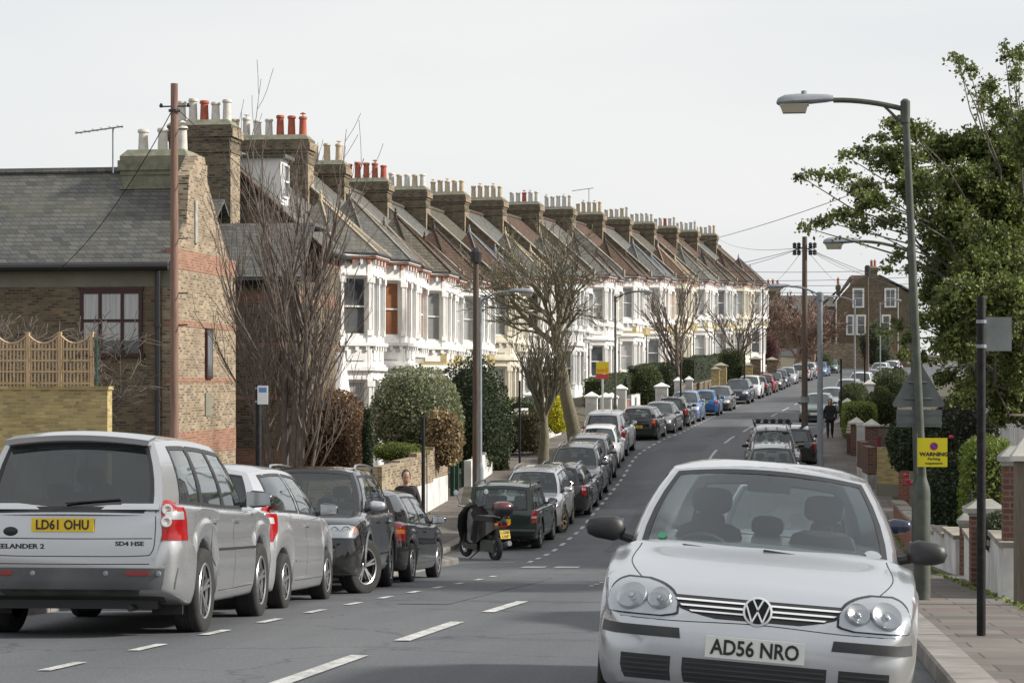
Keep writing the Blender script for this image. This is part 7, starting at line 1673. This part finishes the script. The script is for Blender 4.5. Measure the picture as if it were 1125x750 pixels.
def shrub(name, X, Y, z0, z1, rx, ry, m, n, s, lab, p=2.0, seed=1, cat='bush', core=(.02,.028,.012), lump=.13, grp=None, rz_=0, freq=2.2, shell=.22, twig=None):
    rng = random.Random(seed); root = empty(name, (X, Y, z0), rz_); h = (z1-z0)/2; b = MB(); sd = Vector((seed*3.1, seed*1.7, 0))
    def rad(d): return 1/((abs(d.x)**p+abs(d.y)**p+abs(d.z)**p)**(1/p))*(1+lump*noise.noise(d*freq+sd)+lump*.6*noise.noise(d*freq*2.7+sd))
    for i in range(n):
        d = rvec(rng)
        if p > 3: d = Vector((rng.uniform(-1,1)/1, rng.uniform(-1,1), rng.uniform(-1,1))); a = max(abs(d.x), abs(d.y), abs(d.z)); d = (d/a).normalized()
        if d.z < -.75: continue
        r_ = rad(d)*(1-shell*rng.random()**2+.05*(rng.random()-.3)); q = Vector((d.x*rx*r_, d.y*ry*r_, h+d.z*h*r_)); leafquad(b, rng, q, s*rng.uniform(.6, 1.35), .3)
    b.build('leaves', m, root)
    c = MB(); nu, nv = 24, 14; vs = []
    for i in range(nv+1):
        for j in range(nu):
            t = math.pi*i/nv; u = 2*math.pi*j/nu; d = Vector((math.sin(t)*math.cos(u), math.sin(t)*math.sin(u), math.cos(t))); r_ = rad(d)*.80; vs.append((d.x*rx*r_, d.y*ry*r_, h+d.z*h*r_))
    c.add(vs, [(i*nu+j, (i+1)*nu+j, (i+1)*nu+(j+1) % nu, i*nu+(j+1) % nu) for i in range(nv) for j in range(nu)])
    key = 'core%.3f' % core[1]
    if key not in M: M[key] = noisy('inner_twigs', tuple(v*.7 for v in core), core, 9, .95, bump=.6)
    c.build('branches', M[key], root, smooth=60)
    tag(root, lab, cat, grp); return root
def px_shrub(name, x, D, ytop, wpx, m, n, s, lab, depth=1, zb=None, **k):
    p_ = P(x, 0, D/K); g_ = ground_z(p_.x, p_.y); rx = wpx/F*D; return shrub(name, p_.x, p_.y, (g_-.05) if zb is None else (420-zb)/F*D, (420-ytop)/F*D, rx, rx*depth, m, n, s, lab, **k)
bare_tree(318, 53, 'bare dark-barked tree with many upright stems in front of the sooty brick house', M['barkdark'], 14,
   [(-.08,0,-.04,.05,6.9,.13),(.10,.1,.04,-.03,6.6,.14),(.02,-.10,.10,.05,6.4,.09),(.12,0,.18,0,5.6,.075),(-.14,.05,-.18,0,5.4,.075),(-.15,.1,-.36,0,4.2,.055),(.18,-.1,.34,.0,4.4,.055)],
   [(8,.50,30,.30),(6,.50,27,.2),(3,.5,28,.2)], .17, wob=.09, rmin=.0065)
bare_tree(596, 76, 'pollarded street tree with a dense fan of upright shoots', M['barkgreen'], 5, [(0,0,.04,0,2.3,.24)],
   [(10,1.0,40,.72),(8,.5,24,.12),(4,.5,28,.25),(3,.5,30,.2)], .22, wob=.13, rmin=.009, grp='street trees')
bare_tree(635, 81, 'big leaning street tree with a thick pale trunk and twisted limbs', M['barkgreen'], 23, [(0,0,.075,0,5.4,.32)],
   [(9,.56,36,.80),(7,.58,36,.2),(6,.5,40,.2),(4,.5,32,.2)], .07, wob=.24, rmin=.011, grp='street trees')
bare_tree(748, 130, 'thin dark street tree with steep wiry shoots between the white gateposts', M['barkdark'], 8, [(0,0,.01,0,5.2,.17)],
   [(14,.55,42,.3),(6,.5,30,.2),(3,.5,30,.2)], .13, wob=.1, rmin=.02, grp='street trees')
bare_tree(808, 153, 'small street tree with spreading knuckled limbs behind the round hedge', M['barkdark'], 9, [(0,0,.03,0,3.4,.22)],
   [(7,1.0,52,.6),(6,.5,36,.2),(4,.5,34,.2)], .10, wob=.16, rmin=.022, grp='street trees')
for i, (x, D, lab) in enumerate(((873, 216, 'pale brown bare tree with a rounded crown beyond the bend'), (850, 228, 'reddish bare tree just past the end of the white terrace'), (893, 240, 'bare tree beside the brick gable house'))):
    bare_tree(x, D, lab, M['barkpale'] if 'barkpale' in M else M.setdefault('barkpale', noisy('pale_twig_bark', (.17,.11,.085), (.30,.21,.165), 5, .9)), 30+i, [(0,0,0,0,3.0,.3)], [(8,1.0,40,.4),(8,.6,36,.2),(7,.5,36,.2),(4,.45,30,.2)], .06, wob=.14, rmin=.035)
o = Vector(P(30, 0, 41.5)); o.z = ground_z(o.x, o.y)
bare_tree(0, 0, 'bare wiry shrub with a few yellow leaves rising behind the trellis', M['barkgrey'], 41, [(0,.3,.06,0,4.6,.07),(-1.2,.3,-.1,0,4.8,.06),(1.0,.3,.18,0,4.3,.055),(-2.2,.3,.08,0,5.2,.06)], [(8,.30,58,.70),(6,.65,45,.2),(4,.5,40,.2)], .0, wob=.12, rmin=.008, name='bare_shrub', o=o, leafm=M['leafyellow'], nleaf=26)
# left-hand shrubs
px_shrub('round_bush', 456, 64, 402, 52, M['leafsilver'], 15000, .085, 'large rounded variegated bush overhanging the brick garden wall', seed=2, zb=520, core=(.055,.065,.035), lump=.10)
px_shrub('shrub', 488, 62.5, 452, 22, M['leaftwig'], 2600, .10, 'reddish brown variegated shrub spilling over the wall beside the round bush', seed=3, zb=516, core=(.06,.045,.028), lump=.25)
px_shrub('bush', 521, 74, 391, 42, M['leafdark'], 9000, .10, 'dark green bush behind the wooden pole and lamp post', seed=4, zb=530, lump=.16)
px_shrub('ivy', 550, 76, 446, 10, M['leafhedge'], 1800, .09, 'ivy covering the wall end at the foot of the dark bush', seed=5, zb=535, p=3)
px_shrub('beech_hedge', 366, 57, 430, 40, M['leafbrown'], 12000, .075, 'brown-leaved beech hedge behind the black off-roader', seed=6, zb=530, p=2.8, core=(.05,.032,.02), lump=.12)
px_shrub('conifer', 404, 56, 448, 6, M['leafdark'], 1500, .07, 'slim dark evergreen at the end of the brown hedge', seed=7, zb=535, p=2.6)
px_shrub('shrub', 437, 60, 486, 34, M['leaflime'], 1800, .06, 'low yellow-green shrub on top of the fence under the round bush', seed=8, zb=508, core=(.06,.07,.02), depth=.4)
px_shrub('golden_bush', 612, 90, 433, 14.5, M['leafyellow'], 3600, .09, 'bright golden bush beside the leaning tree', seed=9, zb=480, core=(.20,.19,.03), lump=.12)
px_shrub('hedge', 574, 88, 437, 19, M['leafhedge'], 3000, .09, 'dark clipped hedge top left of the golden bush', seed=10, p=5, lump=.05)
px_shrub('hedge', 578, 82, 451, 19, M['leafbrowngreen'] if 'leafbrowngreen' in M else M.setdefault('leafbrowngreen', leafmat('brown_green_leaf', (.03,.03,.012), (.07,.06,.025), (.12,.10,.045), 2)), 3600, .08, 'brownish rounded hedge above the tall white garden wall', seed=11, p=3.4, lump=.06, core=(.04,.036,.018))
def hedge_run(y0, y1, off, h, th, m, n, s, lab, f=WL, sgn=-1, seed=1, name='hedge', top=None):
    rng = random.Random(seed); b = MB(); ym = (y0+y1)/2; z = ground_z(f(ym)+sgn*off, ym); o = Vector((f(ym)+sgn*off, ym, z)); a = -math.atan2(f(y1)-f(y0), y1-y0); root = empty(name, o, a); L = (y1-y0)/2
    sl = (zr(y1)-zr(y0))/(y1-y0) if top is None else top
    for i in range(n):
        q = rng.random(); u = rng.uniform(-L, L); w_ = rng.uniform(-th, th); v = rng.uniform(.0, h)
        if q < .4: pt = (math.copysign(th, w_), u, v)
        elif q < .8: pt = (w_, u, h)
        else: pt = (w_, math.copysign(L, u), v)
        d = .05*noise.noise(Vector(pt)*1.3)
        leafquad(b, rng, Vector((pt[0]*(1+d)+rng.uniform(-.04,.04), pt[1]+rng.uniform(-.05,.05), pt[2]*(1+d)+pt[1]*sl+rng.uniform(-.05,.05))), s*rng.uniform(.6,1.3), .2)
    b.build('leaves', m, root); c = MB(); k = .93
    c.add([(x*th*k, y*L*k, (h*k if z_ else -.3)+y*L*k*sl) for z_ in (0,1) for x, y in ((-1,-1),(1,-1),(1,1),(-1,1))], [(0,3,2,1),(4,5,6,7),(0,1,5,4),(1,2,6,5),(2,3,7,6),(3,0,4,7)])
    if 'core0.028' not in M: M['core0.028'] = noisy('inner_twigs', (.014,.02,.008), (.02,.028,.012), 9, .95)
    c.build('branches', M['core0.028'], root); tag(root, lab, 'hedge'); return root
hedge_run(113, 127, 1.3, 1.65, .5, M['leafhedge'], 5200, .10, 'long level clipped hedge above the dark cars on the hill', seed=12, top=.03)
px_shrub('bush', 712, 124, 402, 18, M['leafhedge'], 3000, .12, 'loose green bush above the level hedge', seed=13); px_shrub('bush', 733, 130, 398, 14, M['leafdark'], 2400, .12, 'dark bush left of the thin street tree', seed=14)
hedge_run(133, 146, 1.5, 1.75, .6, M['leafdark'], 4600, .11, 'dark brownish hedge right of the thin street tree', seed=15)
px_shrub('round_hedge', 804, 153, 383, 15, M['leafhedge'], 3600, .12, 'round-topped clipped hedge with a tree growing through it', seed=16, p=3.4, lump=.05)
px_shrub('hedge', 814, 157, 384, 5, M['leaflime'], 900, .12, 'lime-green hedge face beside the round-topped one', seed=17, p=4, lump=.05)
hedge_run(160, 182, 1.6, 1.7, .7, M['leafdark'], 4600, .13, 'dark hedge in front of the last house of the terrace', seed=18)
px_shrub('shrub', 846, 205, 364, 12, M['leafred'], 1500, .16, 'dark red shrub past the end of the terrace', seed=19, core=(.035,.015,.014)); px_shrub('bush', 905, 214, 388, 10, M['leafhedge'], 900, .15, 'small green bush at the foot of the bend', seed=20)
# right-hand shrubs
px_shrub('camellia', 1044, 46, 500, 29, M['leafdark'], 7500, .085, 'dark glossy camellia above the low white wall', seed=21, lump=.16, depth=1.5, zb=612)
px_shrub('camellia', 1012, 55, 450, 37, M['leafdark'], 7000, .095, 'dark camellia with red flowers beside the yellow warning sign', seed=22, lump=.2, zb=528, depth=1.2)
px_shrub('shrub', 1052, 58, 437, 42, M['leafgreyred'] if 'leafgreyred' in M else M.setdefault('leafgreyred', leafmat('dull_purple_green_leaf', (.025,.03,.02), (.06,.055,.045), (.15,.15,.12), 2)), 6500, .10, 'dull purplish shrub below the oak foliage behind the signs', seed=23, lump=.22, zb=540)
px_shrub('hedge', 1084, 40, 480, 30, M['leaflime'], 7000, .07, 'yellow-green hedge behind the stout brick pier', seed=24, p=3.2, zb=600, core=(.03,.04,.012), depth=1.4)
px_shrub('shrub', 1097, 28.5, 562, 16, M['leafsage'] if 'leafsage' in M else M.setdefault('leafsage', leafmat('grey_green_leaf', (.05,.065,.035), (.09,.11,.06), (.15,.17,.11), 3)), 3500, .045, 'grey-green low shrub behind the low white wall', seed=25, zb=612, depth=2.4)
rng = random.Random(7); b = MB()
for c_ in ((995,522),(1000,531),(997,528),(1018,483),(1020,498),(1045,480),(1015,520)):
    q = P(c_[0], c_[1], 53/K); b.lathe(tuple(q), [(0,-.05),(.06,-.03),(.075,.02),(.03,.05),(0,.04)], 7)
tag(b.build('camellia_flowers', mat('crimson_petal', (.5,.03,.07), .5)), 'crimson flowers dotted over the dark camellia', 'flowers', kind='stuff')
def XR_(y): return xr(y)+1.65
px_shrub('hedge', 944, 91, 441, 19, M['leaflime'], 4200, .085, 'stepped lime-green clipped hedge behind the pyramid-capped piers', seed=26, p=5, lump=.03, depth=1.6)
px_shrub('rounded_hedge', 938, 104, 421, 16, M['leafhedge'], 4200, .10, 'rounded dark hedge beside the walking woman', seed=27, p=3, lump=.07, depth=2)
px_shrub('rounded_hedge', 968, 100, 430, 17, M['leafhedge'], 3800, .10, 'rounded dark hedge left of the triangular sign', seed=28, p=3, lump=.07, depth=1.3)
px_shrub('rounded_hedge', 968, 108, 424, 11, M['leafhedge'], 2200, .10, 'small brownish domed hedge between the two larger rounded ones', seed=29, p=2.6, lump=.06)
px_shrub('rounded_hedge', 979, 124, 405, 21, M['leafhedge'], 4200, .11, 'long rounded hedge below the parked white cars at the bend', seed=30, p=3, lump=.06, depth=1.6)
px_shrub('bush', 962, 232, 352, 20, M['leaflimedull'] if 'leaflimedull' in M else M.setdefault('leaflimedull', leafmat('soft_green_leaf', (.07,.08,.03), (.12,.13,.05), (.18,.19,.09), 3)), 1500, .18, 'soft green bush in front of the gable house windows', seed=31, lump=.35, shell=.6); px_shrub('hedge', 971, 215, 380, 9, M['leafdark'], 900, .15, 'dark clipped hedge at the foot of the red garden wall', seed=32, p=4)
# lawn strips and soil are the ground sheet; tufts along the wall feet
rng = random.Random(5); b = MB()
for i in range(900):
    y = rng.uniform(20, 60); x = 2.45+rng.gauss(0, .04) if rng.random() < .6 else -10.55+rng.gauss(0,.05)
    if x < 0 and y < 53: continue
    leafquad(b, rng, Vector((x, y, zr(y)+.14)), .07, -.5)
tag(b.build('weeds', M['leaflime']), kind='stuff')
# evergreen oak
def oak():
    rng = random.Random(77); D0 = 31; base = at(1152, D0); root = empty('evergreen_oak', base)
    cl = [(1053,66,12,8,.5),(1066,78,14,9,.55),(1046,62,7,5,.5),(1086,96,17,14,.6),(1100,118,18,17,.7),(1078,112,10,10,.45),(1108,62,10,12,.45),(1116,82,12,14,.5),(1103,50,6,6,.5),(1120,60,9,14,.5),(1112,135,20,14,.9),
      (985,133,22,9,.6),(1002,145,30,13,.8),(965,150,16,8,.55),(948,166,20,8,.55),(930,172,12,7,.5),(900,192,26,7,.5),(878,193,14,5,.45),(926,193,22,9,.6),(945,205,26,12,.7),(985,175,38,20,.9),(1035,165,36,22,1),(1080,160,40,24,1),(1110,180,30,36,1.1),
      (1005,205,32,22,.9),(1060,205,45,32,1.15),(1100,235,40,42,1.2),(960,222,30,14,.7),(935,236,26,10,.6),(905,243,24,8,.55),(885,250,12,5,.45),(948,250,18,8,.5),(975,245,22,12,.55),(1010,240,16,18,.5),(1045,250,38,32,1.05),(1090,285,45,42,1.2),(1040,295,34,28,1),
      (985,283,13,9,.5),(975,297,10,8,.45),(1002,296,12,12,.6),(1022,320,18,22,.85),(1060,335,42,34,1.15),(1105,345,34,42,1.2),(1020,350,16,16,.6),(985,358,16,8,.55),(972,366,11,7,.45),(1000,372,15,9,.55),(994,390,14,9,.5),(1012,395,14,12,.5),
      (1050,380,28,24,.95),(1090,395,38,34,1.2),(1040,415,20,14,.7),(1075,430,30,20,1),(1110,445,24,22,1.1),(1095,462,18,12,.8),(1052,438,14,10,.55),(1118,400,20,40,1.1),(1030,265,20,20,.7)]
    b = MB(); br = [MB(), MB()]; px2 = F/D0
    trunk = [Vector((0,0,0)), Vector((.05,.1,1.2)), Vector((-.1,.2,2.3)), Vector((-.15,.1,3.4))]; br[0].tube(trunk, [.34,.28,.24,.2], 10)
    def loc(x, y, D): 
        q = P(x, y, D/K); return q-base
    for (x, y, rx, ry, dens) in cl+[(1150,c_,45,40,1.1) for c_ in (150,210,270,330,390,440)]+[(1085,190,34,26,1.05),(1112,262,26,40,1.1),(1075,300,30,30,1.05),(1112,330,24,36,1.1),(1085,365,30,24,1.05),(1108,412,24,30,1.1)]:
        D = D0+rng.uniform(-2.2, 2.2)+(1.0 if dens < .6 else 0); c = loc(x, y, D); rx_, ry_ = rx/px2, ry/px2; dp = max(rx_, .5)*(1.3 if dens > .8 else .8)
        n = int(rx*ry*dens*(4.2 if dens > .95 else 3.0 if dens > .8 else 2.4))
        # twigs first, leaves in sprigs on the twigs
        st = trunk[2] if y > 300 else trunk[3]; mid = st.lerp(c, .55)+Vector((0,0,.35+.2*rng.random())); br[0].tube([st, st.lerp(mid, .35)+rvec(rng)*.22, st.lerp(mid, .7)+rvec(rng)*.22, mid, mid.lerp(c,.5)+rvec(rng)*.1, c], [.03,.025,.02,.015,.010,.005], 6)
        for q in range(int(60*dens)):
            t = rng.uniform(.35, 1); leafquad(b, rng, mid.lerp(c, t)+rvec(rng)*.22*rng.random(), .062*rng.uniform(.6,1.4), .25)
        tw = max(4, int(n/16))
        for k in range(tw):
            d = rvec(rng); e = c+Vector((d.x*rx_, d.y*dp, d.z*ry_))*rng.random()**.4; s = c+(e-c)*.1; br[1].tube([s, s.lerp(e, .5)+Vector((0,0,.04)), e], [.012,.008,.004], 3, cap=False)
            for q in range(int(n/tw)+1):
                t = 1-.55*rng.random()**1.6; leafquad(b, rng, s.lerp(e, t)+rvec(rng)*.10*rng.random(), .062*rng.uniform(.6,1.4), .25)
    br[0].build('trunk', M['barkgrey'], root, smooth=60); br[1].build('branches', M['barkgrey'], root); b.build('crown', M['leafoak'], root)
    tag(root, 'big evergreen oak overhanging the shaded pavement and the nearest lamp post', 'tree')
oak()
